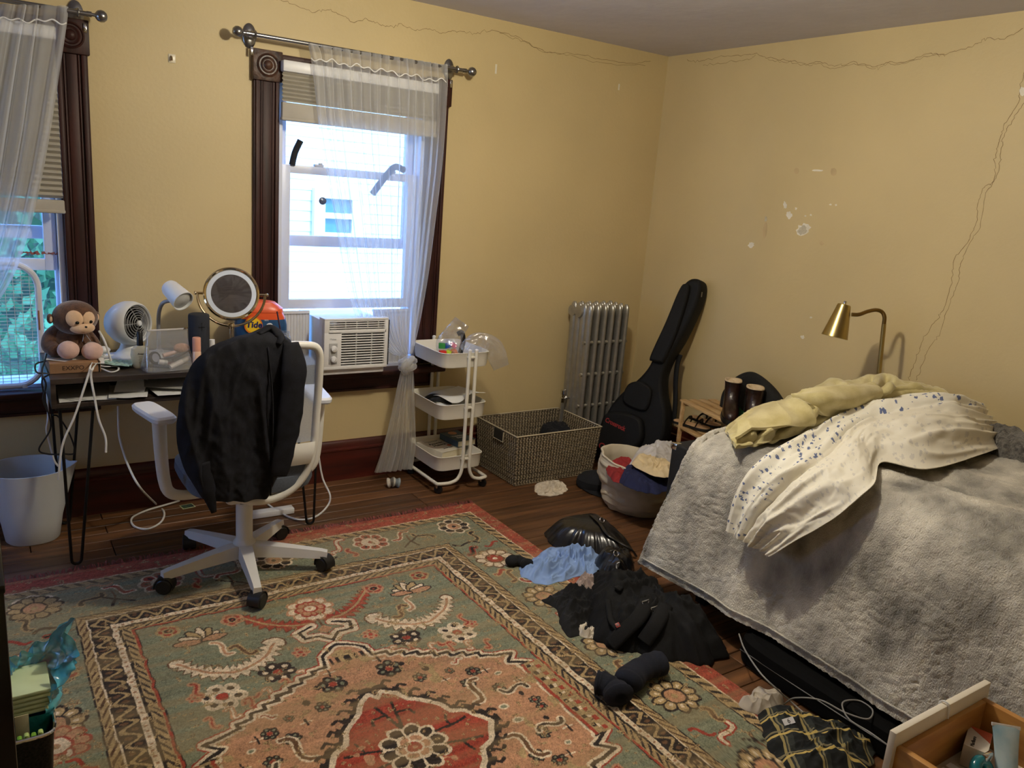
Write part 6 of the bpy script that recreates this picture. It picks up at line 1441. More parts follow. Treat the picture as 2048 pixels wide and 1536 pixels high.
cp = thing('baseball_cap', 'black cap upside down on the floor beside the hamper', 'cap', (2.93, 3.29, 0))
Mcp = Matrix.Translation((2.925, 3.305, 0)) @ Matrix.Rotation(-.5, 4, 'Z')
MB().lathe([(.10, .002), (.108, .02), (.104, .05), (.08, .075), (.04, .088), (0, .09)], 30, Mcp, sx=1.12).build('crown', m_dkc, cp)
C = np.array([(math.cos(t)*.105-.02, math.sin(t)*.105) for t in np.linspace(-1.25, 1.25, 20)]); C2 = np.array([(math.cos(t)*.175-.0, math.sin(t)*.105) for t in np.linspace(-1.3, 1.3, 20)])
G = np.stack([np.column_stack([C, np.full(20, .012)]), np.column_stack([C2, np.full(20, .006)])]); MB().shell(G, .004, M=Mcp @ Matrix.Rotation(-1.4, 4, 'Z')).build('brim', m_dkc, cp)
c = W(1217, 968, z=.06); MB().box((0, 0, 0), (.035, .018, .002), M=Matrix.Translation((c[0]-.005, c[1], .075)) @ Matrix.Rotation(-.6, 4, 'Z') @ Matrix.Rotation(.5, 4, 'X'), bev=.0005, seg=1).build('cap_tag', m_white, cp)
tag(heap([W(*p, z=0) for p in [(1067, 978), (1078, 990), (1105, 993), (1130, 985), (1133, 972), (1118, 962), (1095, 960), (1075, 966)]], .036, 5, 26, 1.3, z0=.002).build('crumpled_cloth', mat('offwhite_cloth', (214, 202, 184), rough=.9), sharp=180), 'crumpled off white cloth on the floor before the woven basket', 'cloth')

am = thing('amplifier', 'black covered amplifier cabinet with metal corners at the foot of the bed', 'amplifier', (2.83, 2.37, 0))
m_tolex = mat('black_grille_cloth', (24, 24, 28), rough=.8, rgb2=(12, 12, 14), scale=260, bump=.3, bscale=400)
ax_ = (2.60, 3.06, 2.285, 2.46, .01, .568)
MB().box(((ax_[0]+ax_[1])/2, (ax_[2]+ax_[3])/2, (ax_[4]+ax_[5])/2), (ax_[1]-ax_[0], ax_[3]-ax_[2], ax_[5]-ax_[4]), bev=.012, seg=3).build('cabinet', m_tolex, am)
for (xq, yq) in ((ax_[0], ax_[2]), (ax_[0], ax_[3]), (ax_[1], ax_[2]), (ax_[1], ax_[3])):
    sx, sy = (1 if xq == ax_[0] else -1), (1 if yq == ax_[2] else -1)
    mb = MB().box((xq+sx*.016, yq+sy*.016, ax_[5]-.014), (.038, .038, .034), bev=.008); mb.build('corner_guard', m_chrome, am)
for xq in (2.65, 3.02):
    for yq in (2.32, 2.43): MB().lathe([(.015, 0), (.012, .012)], 10, Matrix.Translation((xq, yq, 0))).build('rubber_foot', m_black, am)

# sock by the cart
sk_ = thing('striped_sock', 'balled white and grey striped sock by the curtain tail', 'sock', W(790, 968, z=0))
c = W(788, 966, z=.028); Q = spline([c+(-.03, .02, -.002), c+(-.005, .006, .004), c+(.03, -.004, -.002)], 22)
for k, (i0, i1, col_) in enumerate(((0, 8, (206, 198, 186)), (7, 12, (112, 106, 98)), (11, 15, (200, 196, 186)), (14, 19, (120, 128, 134)), (18, 22, (150, 160, 166)))):
    MB().tube(Q[i0:i1], [.024+.004*math.sin(i*.7) for i in range(i0, i1)], 16).build('knit_band', mat('sock_band_%d' % k, col_, rough=.95, bump=.3, bscale=300), sk_)

# ================================================================ FLOOR LAMP
lx = 3.53
fl_ = thing('floor_lamp', 'brass floor lamp with a cone shade behind the bed', 'lamp', (lx, 2.16, 0))
m_brass = mat('brushed_brass', (178, 158, 104), rough=.3, metal=1.0, var=.08, scale=30, stretch=(1, 1, .1)); m_bronze = mat('aged_brass_neck', (128, 104, 62), rough=.35, metal=1.0)
p = [np.array([lx, W(1757, 755, x=lx)[1]-.02, .02]), W(1757, 755, x=lx), W(1768, 648, x=lx), W(1769, 634, x=lx), W(1764, 624, x=lx-.005), W(1752, 620, x=lx-.03), W(1735, 623, x=lx-.08), W(1718, 629, x=lx-.13), W(1703, 629, x=lx-.155)]
MB().tube(p[:3], .0105, 14).build('pole', m_brass, fl_); MB().tube(spline(p[2:], 40), .009, 12).build('gooseneck', m_bronze, fl_)
MB().lathe([(.095, 0), (.097, .008), (.09, .014), (.015, .022), (0, .022)], 30, Matrix.Translation((p[0][0]-.02, p[0][1], 0))).build('base', m_brass, fl_)
ta = W(1689, 609, x=lx-.17); tb_ = W(1669, 674, x=lx-.20); sd = Vector(tb_-ta); Ls_ = sd.length; MSh = frame(ta, sd)
MB().lathe([(0, 0), (.026, 0), (.030, .003), (.0595, Ls_), (.0575, Ls_), (.028, .006), (0, .006)], 40, MSh).build('lamp_shade', m_brass, fl_)
MB().lathe([(.007, -.016), (.008, -.008), (.005, 0), (.005, .01)], 12, MSh).build('switch_knob', m_chrome, fl_)

# ================================================================ BED AND COVERS
bd_ = thing('bed', 'bed with a high mattress under the grey plush blanket', 'bed', (2.97, 1.24, 0))
m_mt = mat('mattress_ticking', (206, 204, 200), rough=.9); m_bf = mat('dark_bed_frame', (30, 26, 24), rough=.6)
MB().box((2.935, 1.165, .56), (1.05, 1.88, .24), bev=.04, seg=3).build('mattress', m_mt, bd_); MB().box((2.935, 1.165, .36), (1.04, 1.87, .15), bev=.01).build('box_base', m_bf, bd_)
for xq in (2.48, 3.38):
    for yq in (.3, 2.05): MB().box((xq, yq, .14), (.05, .05, .28)).build('leg', m_bf, bd_)
m_plush = mat('grey_plush', (220, 214, 200), rough=.98, rgb2=(112, 109, 103), scale=7, stretch=(1, 1.0, .6), bump=.8, bscale=230, bdist=.008, sheen=.2, ramp=(.3, .66), detail=12)
prof = [(3.495, .66), (3.48, .715), (3.36, .735), (3.15, .738), (2.9, .737), (2.7, .735), (2.55, .73), (2.455, .712), (2.405, .675), (2.378, .60), (2.362, .50), (2.345, .38), (2.325, .25), (2.305, .13)]
nU, nV = 330, 300
pr_ = spline(prof, nV); arc = np.concatenate([[0], np.cumsum(np.linalg.norm(np.diff(pr_, axis=0), axis=1))]); aq = np.linspace(0, arc[-1], nV)
pr_ = np.stack([np.interp(aq, arc, pr_[:, 0]), np.interp(aq, arc, pr_[:, 1])], 1)
yy = np.concatenate([np.linspace(.22, 2.12, nU-40), np.full(40, 2.12)]); fall = np.concatenate([np.zeros(nU-40), np.linspace(0, 1, 41)[1:]])
G = np.zeros((nU, nV, 3)); G[..., 0] = pr_[None, :, 0]; G[..., 2] = pr_[None, :, 1]; G[..., 1] = yy[:, None]
th_ = np.clip(fall, 0, .28)/.28*math.pi/2; dn = np.clip(fall-.28, 0, 1)/.72
topw = np.clip((G[..., 2]-.12)/.62, 0, 1)
G[..., 1] += .035*np.sin(th_)[:, None]*(.25+.75*topw)+.015*dn[:, None]*topw
G[..., 2] -= (.05*(1-np.cos(th_))[:, None]+.40*dn[:, None])*topw*(fall > 0)[:, None]
G[..., 1] += .13*(1-topw)*np.clip((G[..., 1]-1.75)/.37, 0, 1)**2
cornr = np.clip((G[..., 1]-1.95)/.2, 0, 1)**2*(fall == 0)[:, None]; G[..., 2] -= .03*cornr*topw*np.clip((2.75-G[..., 0])/.3, 0, 1)
side = np.clip((.70-G[..., 2])/.12, 0, 1)*(G[..., 0] < 2.5); top = 1-side
Yq, Xq, Zq = G[..., 1], G[..., 0], G[..., 2]
drp = .020*fbm(Yq*2.3+.4*Zq, Zq*1.6, 4, 2)+.013*ridge(Yq*3.1+.5*Zq, Zq*.8, 7)
G[..., 0] -= side*drp*np.clip((.72-Zq)/.3, 0, 1)
tp_ = .032*ridge(Xq*5.2+.35*Yq+.25*vnoise(Yq*1.5, Xq*2, 3), Yq*.55, 6)*np.clip((1.75-Yq)/.4, 0, 1)+.010*fbm(Xq*5, Yq*4, 2, 3)
G[..., 2] += top*(tp_+.006)
N = normals(G); N *= np.sign(N[nU//2, nV//4, 2])
fz = .0022*(rng.rand(nU, nV)-.5)+.003*fbm(aq[None, :]*70+3*vnoise(Yq*9, aq[None, :]*9), Yq*70, 5, 2)
G = G+N*fz[..., None]
bk = MB().shell(G[:, ::-1], .014).build('plush_blanket', m_plush, sharp=180); tag(bk, 'grey and cream plush blanket covering the bed and hanging down its side', 'blanket')
# hem seam
hem = G[:nU-40:3, -5].copy(); hem[:, 0] -= .012; hem[:, 2] += .012
o = MB().tube(hem, .004, 6).build('hem_roll', m_plush, bk, sharp=180)

m_yel = mat('yellow_fleece', (206, 194, 144), rough=.95, rgb2=(186, 172, 118), scale=14, bump=.35, bscale=220, sheen=.4, bdist=.004)
T_ = [(1457, 868, .752), (1500, 828, .775), (1560, 801, .80), (1620, 783, .84), (1690, 768, .885), (1755, 757, .918), (1830, 765, .922), (1912, 799, .90)]
Mi = [(1462, 880, .757), (1520, 850, .80), (1590, 826, .835), (1650, 806, .87), (1720, 786, .905), (1780, 776, .925), (1845, 780, .925), (1914, 802, .90)]
Lo = [(1472, 893, .75), (1540, 885, .757), (1600, 868, .772), (1660, 844, .795), (1720, 815, .83), (1790, 796, .865), (1860, 790, .90), (1917, 801, .90)]
row3 = lambda R_: [W(a, b, z=c) for a, b, c in R_]
Bk = [q+np.array([.05, .06, -.10]) for q in row3(T_)]; Bk = [np.array([min(q[0], 3.50), q[1], max(q[2], .745)]) for q in Bk]
G = surf([Bk, row3(T_), row3(Mi), row3(Lo)], 70, 190)
i_, j_ = np.meshgrid(np.linspace(0, 1, 70), np.linspace(0, 1, 190), indexing='ij'); N = normals(G); N *= np.sign(N[35, 90, 2])
rd3 = lambda x, y, z: (1-np.abs(vnoise(x, y, z)))**3
fd_ = .035*rd3(i_*3.4+j_*2.2+.7*vnoise(j_*4, i_*2, 3), j_*2.4, 5)+.022*rd3(i_*7.5-j_*2.4+.6*vnoise(j_*6, i_*3, 8), j_*4.2, 9)+.004*fbm(i_*9, j_*30, 2, 2)-.02
ed = np.clip(np.minimum(np.minimum(i_, 1-i_)*8, np.minimum(j_, 1-j_)*14), 0, 1)
for (i0, j0, i1, j1, dp, wd) in ((.97, .16, .62, .30, .026, .04), (.98, .30, .60, .50, .030, .04), (.95, .46, .56, .72, .030, .035), (.86, .58, .60, .95, .024, .035), (.72, .40, .52, .66, .016, .03), (.97, .08, .66, .15, .018, .03)):
    tt_ = np.clip(((i_-i0)*(i1-i0)+(j_-j0)*2.6*(j1-j0)*2.6)/((i1-i0)**2+((j1-j0)*2.6)**2), 0, 1); dd2 = np.hypot(i_-i0-tt_*(i1-i0)+.03*np.sin(tt_*7), (j_-j0-tt_*(j1-j0))*2.6)
    fd_ = fd_-dp*np.exp(-(dd2/wd)**2)+.7*dp*np.exp(-((dd2-wd*2.0)/(wd*1.2))**2)
G = G+N*(fd_*(.25+.75*ed))[..., None]
yb_ = tag(MB().shell(G, .011).build('yellow_blanket', m_yel, sharp=180), 'pale yellow fleece blanket bunched along the far side of the bed', 'blanket')
for (rws, sd_) in (([[(1602, 796), (1640, 785), (1690, 776), (1745, 770)], [(1596, 808), (1640, 805), (1690, 797), (1748, 782)], [(1604, 820), (1645, 836), (1690, 828), (1750, 797)]], 3), ([[(1496, 838), (1530, 822), (1565, 812), (1600, 806)], [(1482, 862), (1525, 846), (1570, 838), (1612, 830)], [(1470, 884), (1520, 868), (1572, 862), (1622, 852)]], 6)):
    R2 = []
    for rw in rws:
        q_ = []
        for (a_, b_) in rw:
            h_ = on(yb_, a_, b_, .012); q_.append(h_ if h_ is not None else W(a_, b_, z=.86))
        R2.append(q_)
    G2 = surf(R2, 30, 70); i2, j2 = np.meshgrid(np.linspace(0, 1, 30), np.linspace(0, 1, 70), indexing='ij'); N2 = normals(G2); N2 *= np.sign(N2[15, 35, 2])
    G2 = G2+N2*(.012+.016*np.sin(i2*math.pi)*(.6+.6*vnoise(j2*4, i2*2, sd_))+.012*ridge(i2*2.2+.6*vnoise(j2*3, i2, sd_), j2*2.5, sd_+1)-.014*(i2 < .12)*(1-i2/.12))[..., None]
    MB().shell(G2, .010).build('fold', m_yel, yb_, sharp=180)

# printed sheet
m = bpy.data.materials.new('floral_cotton'); m.use_nodes = True; n_, l_ = m.node_tree.nodes, m.node_tree.links; b_ = n_['Principled BSDF']; b_.inputs['Roughness'].default_value = .85
tc_ = n_.new('ShaderNodeTexCoord'); vo = n_.new('ShaderNodeTexVoronoi'); vo.inputs['Scale'].default_value = 34; vo.inputs['Randomness'].default_value = .75
nz = n_.new('ShaderNodeTexNoise'); nz.inputs['Scale'].default_value = 110; nz.inputs['Detail'].default_value = 2
ad = n_.new('ShaderNodeMath'); ad.operation = 'MULTIPLY_ADD'; ad.inputs[1].default_value = .75; l_.new(tc_.outputs['UV'], vo.inputs['Vector']); l_.new(tc_.outputs['UV'], nz.inputs['Vector'])
l_.new(nz.outputs['Fac'], ad.inputs[0]); l_.new(vo.outputs['Distance'], ad.inputs[2])
cr = n_.new('ShaderNodeValToRGB'); cr.color_ramp.interpolation = 'LINEAR'; cr.color_ramp.elements[0].position = .645; cr.color_ramp.elements[0].color = (*lin((96, 108, 146)), 1); cr.color_ramp.elements[1].position = .69; cr.color_ramp.elements[1].color = (*lin((232, 228, 214)), 1)
l_.new(ad.outputs[0], cr.inputs['Fac'])
# the print is strong on the face and only ghosts through on the turned-over back of the cloth
sx_ = n_.new('ShaderNodeSeparateXYZ'); l_.new(tc_.outputs['UV'], sx_.inputs[0]); gt_ = n_.new('ShaderNodeMath'); gt_.operation = 'GREATER_THAN'; gt_.inputs[1].default_value = .19; l_.new(sx_.outputs['X'], gt_.inputs[0])
ml_ = n_.new('ShaderNodeMath'); ml_.operation = 'MULTIPLY'; ml_.inputs[1].default_value = .78; l_.new(gt_.outputs[0], ml_.inputs[0])
mxs = n_.new('ShaderNodeMix'); mxs.data_type = 'RGBA'; l_.new(ml_.outputs[0], mxs.inputs['Factor']); ia = [k for k in mxs.inputs if k.name == 'A' and k.type == 'RGBA'][0]; ib = [k for k in mxs.inputs if k.name == 'B' and k.type == 'RGBA'][0]
l_.new(cr.outputs[0], ia); ib.default_value = (*lin((228, 222, 206)), 1); l_.new([k for k in mxs.outputs if k.type == 'RGBA'][0], b_.inputs['Base Color']); MATS['floral_cotton'] = m
Nn = [('x', 1546, 1113, 2.262), ('x', 1592, 1084, 2.272), ('x', 1650, 1052, 2.30), ('x', 1700, 1022, 2.335), ('x', 1742, 985, 2.40), ('z', 1758, 932, .775), ('z', 1850, 945, .768), ('z', 1950, 915, .77), ('z', 2016, 892, .772)]
Ff = [('x', 1460, 1062, 2.278), ('x', 1478, 995, 2.30), ('x', 1508, 942, 2.345), ('z', 1560, 903, .755), ('z', 1620, 872, .775), ('z', 1690, 836, .805), ('z', 1770, 806, .85), ('z', 1860, 794, .905), ('z', 1926, 804, .885)]
pt = lambda q: W(q[1], q[2], **{q[0]: q[3]})
rn, rf = np.array([pt(q) for q in Nn]), np.array([pt(q) for q in Ff])
bump_ = np.array([.004, .008, .014, .022, .03, .04, .055, .05, .02])
rows = [rf]+[rf*(1-k)+rn*k+np.stack([-(bump_*math.sin(math.pi*k)*np.array([1, 1, .8, .3, 0, 0, 0, 0, 0])), 0*bump_, bump_*math.sin(math.pi*k)*np.array([.2, .3, .5, 1, 1, 1, 1, 1, 1])], 1) for k in (.25, .5, .75)]+[rn]
G = surf(rows, 110, 240); i_, j_ = np.meshgrid(np.linspace(0, 1, 110), np.linspace(0, 1, 240), indexing='ij'); N = normals(G); N *= np.sign(N[55, 200, 2])
fd_ = .034*rd3(i_*4.6+.7*vnoise(j_*4, i_*2, 3), j_*1.6, 5)+.024*rd3(i_*9+.6*vnoise(j_*5, i_*3, 8)-j_*2.0, j_*3.6, 9)+.005*fbm(i_*14, j_*26, 2, 2)-.014
ed = np.clip(np.minimum(i_, 1-i_)*7, .25, 1); fd_ = fd_-.030*np.exp(-((i_-.39-.03*np.sin(j_*6))/.022)**2)*np.clip(1.3-1.2*j_, 0, 1)+.016*np.exp(-((i_-.32-.03*np.sin(j_*6))/.05)**2); G = G+N*(.014+fd_*ed)[..., None]
mb = MB(); mb.shell(G, .003); so = mb.build('floral_sheet', m, sharp=180); tag(so, 'white sheet with small blue flowers trailing off the bed edge', 'bed sheet')
# print coordinates follow the cloth in metres
uv = so.data.uv_layers.new(name='UVMap'); L_ = 1.7; Wd = .5
nG = 110*240; vi = np.empty(len(so.data.loops), int); so.data.loops.foreach_get('vertex_index', vi); uu = np.concatenate([np.stack([i_.ravel()*Wd, j_.ravel()*L_], 1)]*2+[np.zeros((len(so.data.vertices)-2*nG, 2))]); uv.data.foreach_set('uv', uu[vi].ravel())

tag(heap([(3.28, 1.30), (3.40, 1.22), (3.49, 1.25), (3.50, 1.55), (3.49, 1.80), (3.44, 1.78), (3.36, 1.55)], .14, 22, 6, .35, z0=.74).build('dark_plush_throw', mat('charcoal_plush', (112, 108, 102), rough=.98, rgb2=(60, 58, 56), scale=60, bump=.9, bscale=150, sheen=.3), sharp=180), 'darker grey plush throw bunched against the wall behind the sheet', 'blanket')

# ================================================================ THINGS ON THE FLOOR BY THE BED
fz_ = lambda L, z=0.0: [W(a, b, z=z) for a, b in L]
m_hb = mat('black_glossy_leather', (22, 23, 26), rough=.28, rgb2=(14, 14, 16), scale=8, bump=.15, bscale=30, coat=.4)
hbg = thing('handbag', 'black leather handbag lying on the floor past the blue shirt', 'handbag', (2.4, 2.75, 0))
hbb = heap(fz_([(1092, 1068), (1100, 1090), (1150, 1105), (1200, 1116), (1245, 1122), (1262, 1108), (1245, 1080), (1215, 1058), (1185, 1045), (1140, 1050), (1110, 1056)]), .10, 3, 4, .05, edge=.5, z0=.003).build('bag_body', m_hb, hbg, sharp=180)
P = [on(hbb, 1182, 1032, .006), on(hbb, 1200, 1050, .008), on(hbb, 1215, 1070, .008), on(hbb, 1235, 1085, .008)]; P = [q for q in P if q is not None]
if len(P) < 3: P = fz_([(1185, 1040), (1210, 1062), (1240, 1088)], .10)
P = P+[W(1262, 1098, z=.05), W(1272, 1112, z=.012)]
MB().tube(spline(P, 40), .012, 8, flat=.4, up=(0, 0, 1)).build('strap', m_hb, hbg, sharp=180)
MB().tube(spline([W(1200, 1112, z=.05), W(1225, 1100, z=.08), W(1248, 1108, z=.06), W(1268, 1125, z=.02)], 24), .009, 8, flat=.4, up=(0, 0, 1)).build('strap', m_hb, hbg, sharp=180)
for q in ((1204, 1040), (1232, 1107)):
    c = W(*q, z=.11); a = np.linspace(0, 2*math.pi, 17)[:-1]; MB().tube(np.stack([c[0]+.012*np.cos(a), c[1]+.008*np.sin(a), c[2]+.01*np.sin(a)], 1), .0022, 6, closed=True).build('buckle', m_chrome, hbg)
RZ = .0105
tag(heap(fz_([(1040, 1140), (1052, 1162), (1085, 1172), (1115, 1170), (1150, 1160), (1190, 1150), (1196, 1125), (1185, 1105), (1150, 1098), (1110, 1100), (1085, 1112), (1060, 1128)]), .085, 9, 17, 1.0, z0=RZ, dirn=.5, edge=.45).build('blue_shirt', mat('light_blue_cotton', (132, 160, 206), rough=.85, var=.06, bump=.1, bscale=300), sharp=180), 'light blue shirt crumpled on the floor beside the handbag', 'clothes')
def sock(label, pts, rad, m, z=0.02, name='sock'):
    P = [W(a, b, z=z) for a, b in pts]; P = [np.array([q[0], q[1], max(q[2], rad+RZ-.006)]) for q in P]; n = 26; Q = spline(P, n); t_ = np.linspace(0, 1, n)
    rr = rad*(1+.06*np.sin(t_*9)+.14*vnoise(t_*11, 2.3, len(label)))*np.clip(np.minimum(t_*9+.45, (1-t_)*7+.5), 0, 1)
    t = thing(name, label, 'sock', Q[0]*np.array([1, 1, 0])+(0, 0, RZ)); MB().tube(Q, rr, 16, flat=.8).build('knit_body', m, t, sharp=180)
    MB().tube(Q[-4:]+(0, 0, .001), rr[-4:]*1.12, 16, flat=.8, caps=True).build('cuff', m, t, sharp=180)
m_bks = mat('black_knit', (14, 14, 17), rough=.95, var=.2, bump=.3, bscale=400); m_nvs = mat('navy_knit', (16, 20, 34), rough=.95, var=.2, bump=.3, bscale=400)
sock('small black sock lying on the rug against the blue shirt', [(1015, 1130), (1030, 1124), (1045, 1128), (1058, 1136)], .026, m_bks)
sock('navy sock lying furthest onto the rug', [(1188, 1378), (1205, 1382), (1225, 1392), (1240, 1412)], .043, m_nvs)
sock('long dark sock reaching from the backpack onto the rug', [(1330, 1340), (1300, 1345), (1268, 1362), (1250, 1385)], .045, m_nvs)
tag(heap(fz_([(1150, 1165), (1158, 1180), (1172, 1188), (1190, 1180), (1192, 1165), (1182, 1152), (1165, 1150)], .06), .06, 12, 20, .8, z0=.05).build('taupe_garment', mat('taupe_jersey', (168, 150, 142), rough=.85, var=.06), sharp=180), 'balled taupe garment on top of the black clothes', 'clothes')
tag(heap(fz_([(1085, 1205), (1110, 1222), (1120, 1250), (1135, 1275), (1165, 1278), (1195, 1262), (1215, 1225), (1225, 1190), (1205, 1172), (1165, 1178), (1125, 1188)]), .10, 17, 12, .75, z0=RZ, edge=.5).build('dark_shirt', mat('black_jersey', (15, 15, 17), rough=.9, var=.2, bump=.15, bscale=200), sharp=180), 'black top crumpled on the rug beside the backpack', 'clothes')
tag(heap(fz_([(1152, 1262), (1160, 1276), (1178, 1282), (1196, 1278), (1190, 1262), (1170, 1255)]), .05, 23, 24, .9, z0=RZ).build('white_tissue', mat('white_cloth', (224, 214, 196), rough=.9), sharp=180), 'small white cloth poking out under the black top', 'cloth')
tag(heap(fz_([(1192, 1120), (1200, 1150), (1225, 1168), (1255, 1160), (1268, 1135), (1255, 1115), (1222, 1108)]), .10, 29, 7, .5, z0=RZ, edge=.5).build('black_boot', m_hb, sharp=180), 'black leather shoe between the handbag and the backpack', 'shoe')

# backpack
bp_ = thing('backpack', 'black backpack lying on its front with straps up beside the bed', 'backpack', (2.1, 1.98, 0))
m_bpk = mat('black_ballistic', (14, 14, 16), rough=.8, rgb2=(9, 9, 10), scale=150, bump=.25, bscale=500, spec=.3)
BPo = [(1.86, 2.02), (1.91, 1.90), (2.00, 1.80), (2.12, 1.71), (2.24, 1.70), (2.275, 1.85), (2.272, 2.05), (2.265, 2.26), (2.20, 2.38), (2.08, 2.36), (1.95, 2.22)]
bpb = heap([(a, b, 0) for a, b in BPo], .20, 31, 9, .4, edge=.55, z0=RZ, nr=44, nt=150).build('pack_body', m_bpk, bp_, sharp=180)
def strap(pxs, r_, name='shoulder_strap', parent=bp_, m_=m_bpk, lift=.012, flat=.3):
    P = [on(bpb, a, b, lift) for a, b in pxs]; P = [q for q in P if q is not None]
    if len(P) < 2: return None
    return MB().tube(spline(P, 40), r_, 10, flat=flat, up=(-.3, -.4, .85)).build(name, m_, parent, sharp=180)
s1 = strap([(1320, 1140), (1300, 1180), (1280, 1225), (1250, 1262), (1222, 1290)], .030); s2 = strap([(1358, 1185), (1335, 1215), (1312, 1250), (1290, 1285), (1275, 1312)], .030)
strap([(1235, 1180), (1262, 1160), (1290, 1140)], .014, 'compression_strap'); strap([(1215, 1200), (1222, 1240), (1240, 1262)], .012, 'compression_strap')
for (a, b) in ((1284, 1207), (1318, 1226)):
    c = on(bpb, a, b, .03)
    if c is not None:
        t_ = np.linspace(math.pi, 2*math.pi, 13); P = np.stack([c[0]+.018*np.cos(t_), c[1]+.006*np.sin(t_), c[2]+.016*np.sin(t_)], 1); P = np.vstack([P, P[:1]]); MB().tube(P, .0022, 6).build('d_ring', m_chrome, bp_)
c = on(bpb, 1243, 1254, .024)
if c is not None:
    Mlg = frame(c, (-.35, -.55, .75)); MB().box((0, 0, 0), (.017, .017, .002), M=Mlg, bev=.003).build('logo_badge', mat('badge_red', (150, 60, 54), rough=.4), bp_); MB().box((0, 0, .0016), (.009, .003, .0008), M=Mlg).build('badge_cross', m_chrome, bp_); MB().box((0, 0, .0016), (.003, .009, .0008), M=Mlg).build('badge_cross', m_chrome, bp_)

ub = thing('underbed_dark_block', 'flat black block added under the side of the bed as its dark shade', 'added dark block', (2.58, 1.2, 0))  # added black block, stands in for the shade under the bed
loft([srect(.62, .98, .002, 60, 9), srect(.67, 1.02, .012, 60, 9), srect(.68, 1.03, .05, 60, 9), srect(.67, 1.02, .095, 60, 9), srect(.62, .98, .107, 60, 9)], Matrix.Translation((2.578, 1.19, 0))).build('bag_body', mat('underbed_shade_black', (9, 9, 10), rough=.9, var=.2, spec=.15), ub)  # body of the added block; the edge line below belongs to it
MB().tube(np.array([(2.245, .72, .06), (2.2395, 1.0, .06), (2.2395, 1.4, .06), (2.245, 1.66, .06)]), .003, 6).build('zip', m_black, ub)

# plaid shirt and grey sock
m = bpy.data.materials.new('plaid_flannel'); m.use_nodes = True; n_, l_ = m.node_tree.nodes, m.node_tree.links; b_ = n_['Principled BSDF']; b_.inputs['Roughness'].default_value = .9
tc_ = n_.new('ShaderNodeTexCoord'); mp_ = n_.new('ShaderNodeMapping'); mp_.inputs['Rotation'].default_value = (0, 0, .6); l_.new(tc_.outputs['Object'], mp_.inputs[0])
nz = n_.new('ShaderNodeTexNoise'); nz.inputs['Scale'].default_value = 9; l_.new(mp_.outputs[0], nz.inputs['Vector']); mx_ = n_.new('ShaderNodeVectorMath'); mx_.operation = 'MULTIPLY_ADD'; mx_.inputs[1].default_value = (.035, .035, .035); l_.new(nz.outputs['Color'], mx_.inputs[0]); l_.new(mp_.outputs[0], mx_.inputs[2])
sp_ = n_.new('ShaderNodeSeparateXYZ'); l_.new(mx_.outputs[0], sp_.inputs[0])
def bands(out, per, w, off):
    a = n_.new('ShaderNodeMath'); a.operation = 'MULTIPLY_ADD'; a.inputs[1].default_value = 1/per; a.inputs[2].default_value = off; l_.new(out, a.inputs[0]); f_ = n_.new('ShaderNodeMath'); f_.operation = 'FRACT'; l_.new(a.outputs[0], f_.inputs[0])
    c = n_.new('ShaderNodeMath'); c.operation = 'LESS_THAN'; c.inputs[1].default_value = w; l_.new(f_.outputs[0], c.inputs[0]); return c.outputs[0]
def mixc(fac, c1, c2):
    q = n_.new('ShaderNodeMix'); q.data_type = 'RGBA'; l_.new(fac, q.inputs['Factor'])
    for s_, v in (('A', c1), ('B', c2)):
        i_ = [k for k in q.inputs if k.name == s_ and k.type == 'RGBA'][0]
        if isinstance(v, tuple): i_.default_value = (*v, 1)
        else: l_.new(v, i_)
    return [k for k in q.outputs if k.type == 'RGBA'][0]
base_ = mixc(bands(sp_.outputs['X'], .088, .42, 0), lin((12, 14, 14)), lin((40, 44, 40)))
base_ = mixc(bands(sp_.outputs['Y'], .088, .4, .2), base_, lin((26, 30, 30)))
base_ = mixc(bands(sp_.outputs['X'], .088, .10, .0), base_, lin((150, 134, 84))); base_ = mixc(bands(sp_.outputs['X'], .088, .06, .84), base_, lin((120, 112, 84)))
base_ = mixc(bands(sp_.outputs['Y'], .088, .09, .1), base_, lin((196, 170, 96))); base_ = mixc(bands(sp_.outputs['Y'], .088, .06, .95), base_, lin((130, 120, 90)))
l_.new(base_, b_.inputs['Base Color']); MATS['plaid_flannel'] = m
pl = thing('plaid_shirt', 'black and yellow plaid flannel shirt crumpled on the rug edge', 'shirt', (2.1, 1.25, 0))
plb = heap(fz_([(1522, 1425), (1520, 1460), (1540, 1500), (1570, 1545), (1620, 1580), (1690, 1580), (1740, 1545), (1752, 1500), (1725, 1470), (1680, 1455), (1620, 1440), (1560, 1420)]), .08, 41, 11, .6, z0=RZ, edge=.5, nr=60, nt=200).build('shirt_body', m, pl, sharp=180)
c = on(plb, 1576, 1444, .004)
if c is not None:
    Mlg = frame(c, (-.35, -.5, .8), (1, -.2, 0)); MB().box((0, 0, 0), (.038, .02, .0012), M=Mlg).build('size_tag', m_white, pl); letters('6', .02, Mlg @ Matrix.Translation((0, 0, .001)), m_black, pl)
tag(heap(fz_([(1478, 1412), (1485, 1425), (1515, 1436), (1545, 1438), (1570, 1418), (1560, 1398), (1530, 1388), (1505, 1386), (1500, 1402)]), .06, 47, 14, .7, z0=RZ).build('grey_sock', mat('warm_grey_knit', (186, 176, 160), rough=.95, var=.08), sharp=180), 'light grey sock bunched above the plaid shirt', 'sock')
m_gcab = mat('grey_white_cable', (142, 140, 136), rough=.5)
cable('charging_cable', 'thin white cable running straight out from under the bed', [W(1478, 1268, z=.112), W(1490, 1300, z=.112), W(1520, 1345, z=.112), W(1550, 1375, z=.09), W(1580, 1402, z=.03), W(1612, 1430, z=.012)], .0028, m_gcab)
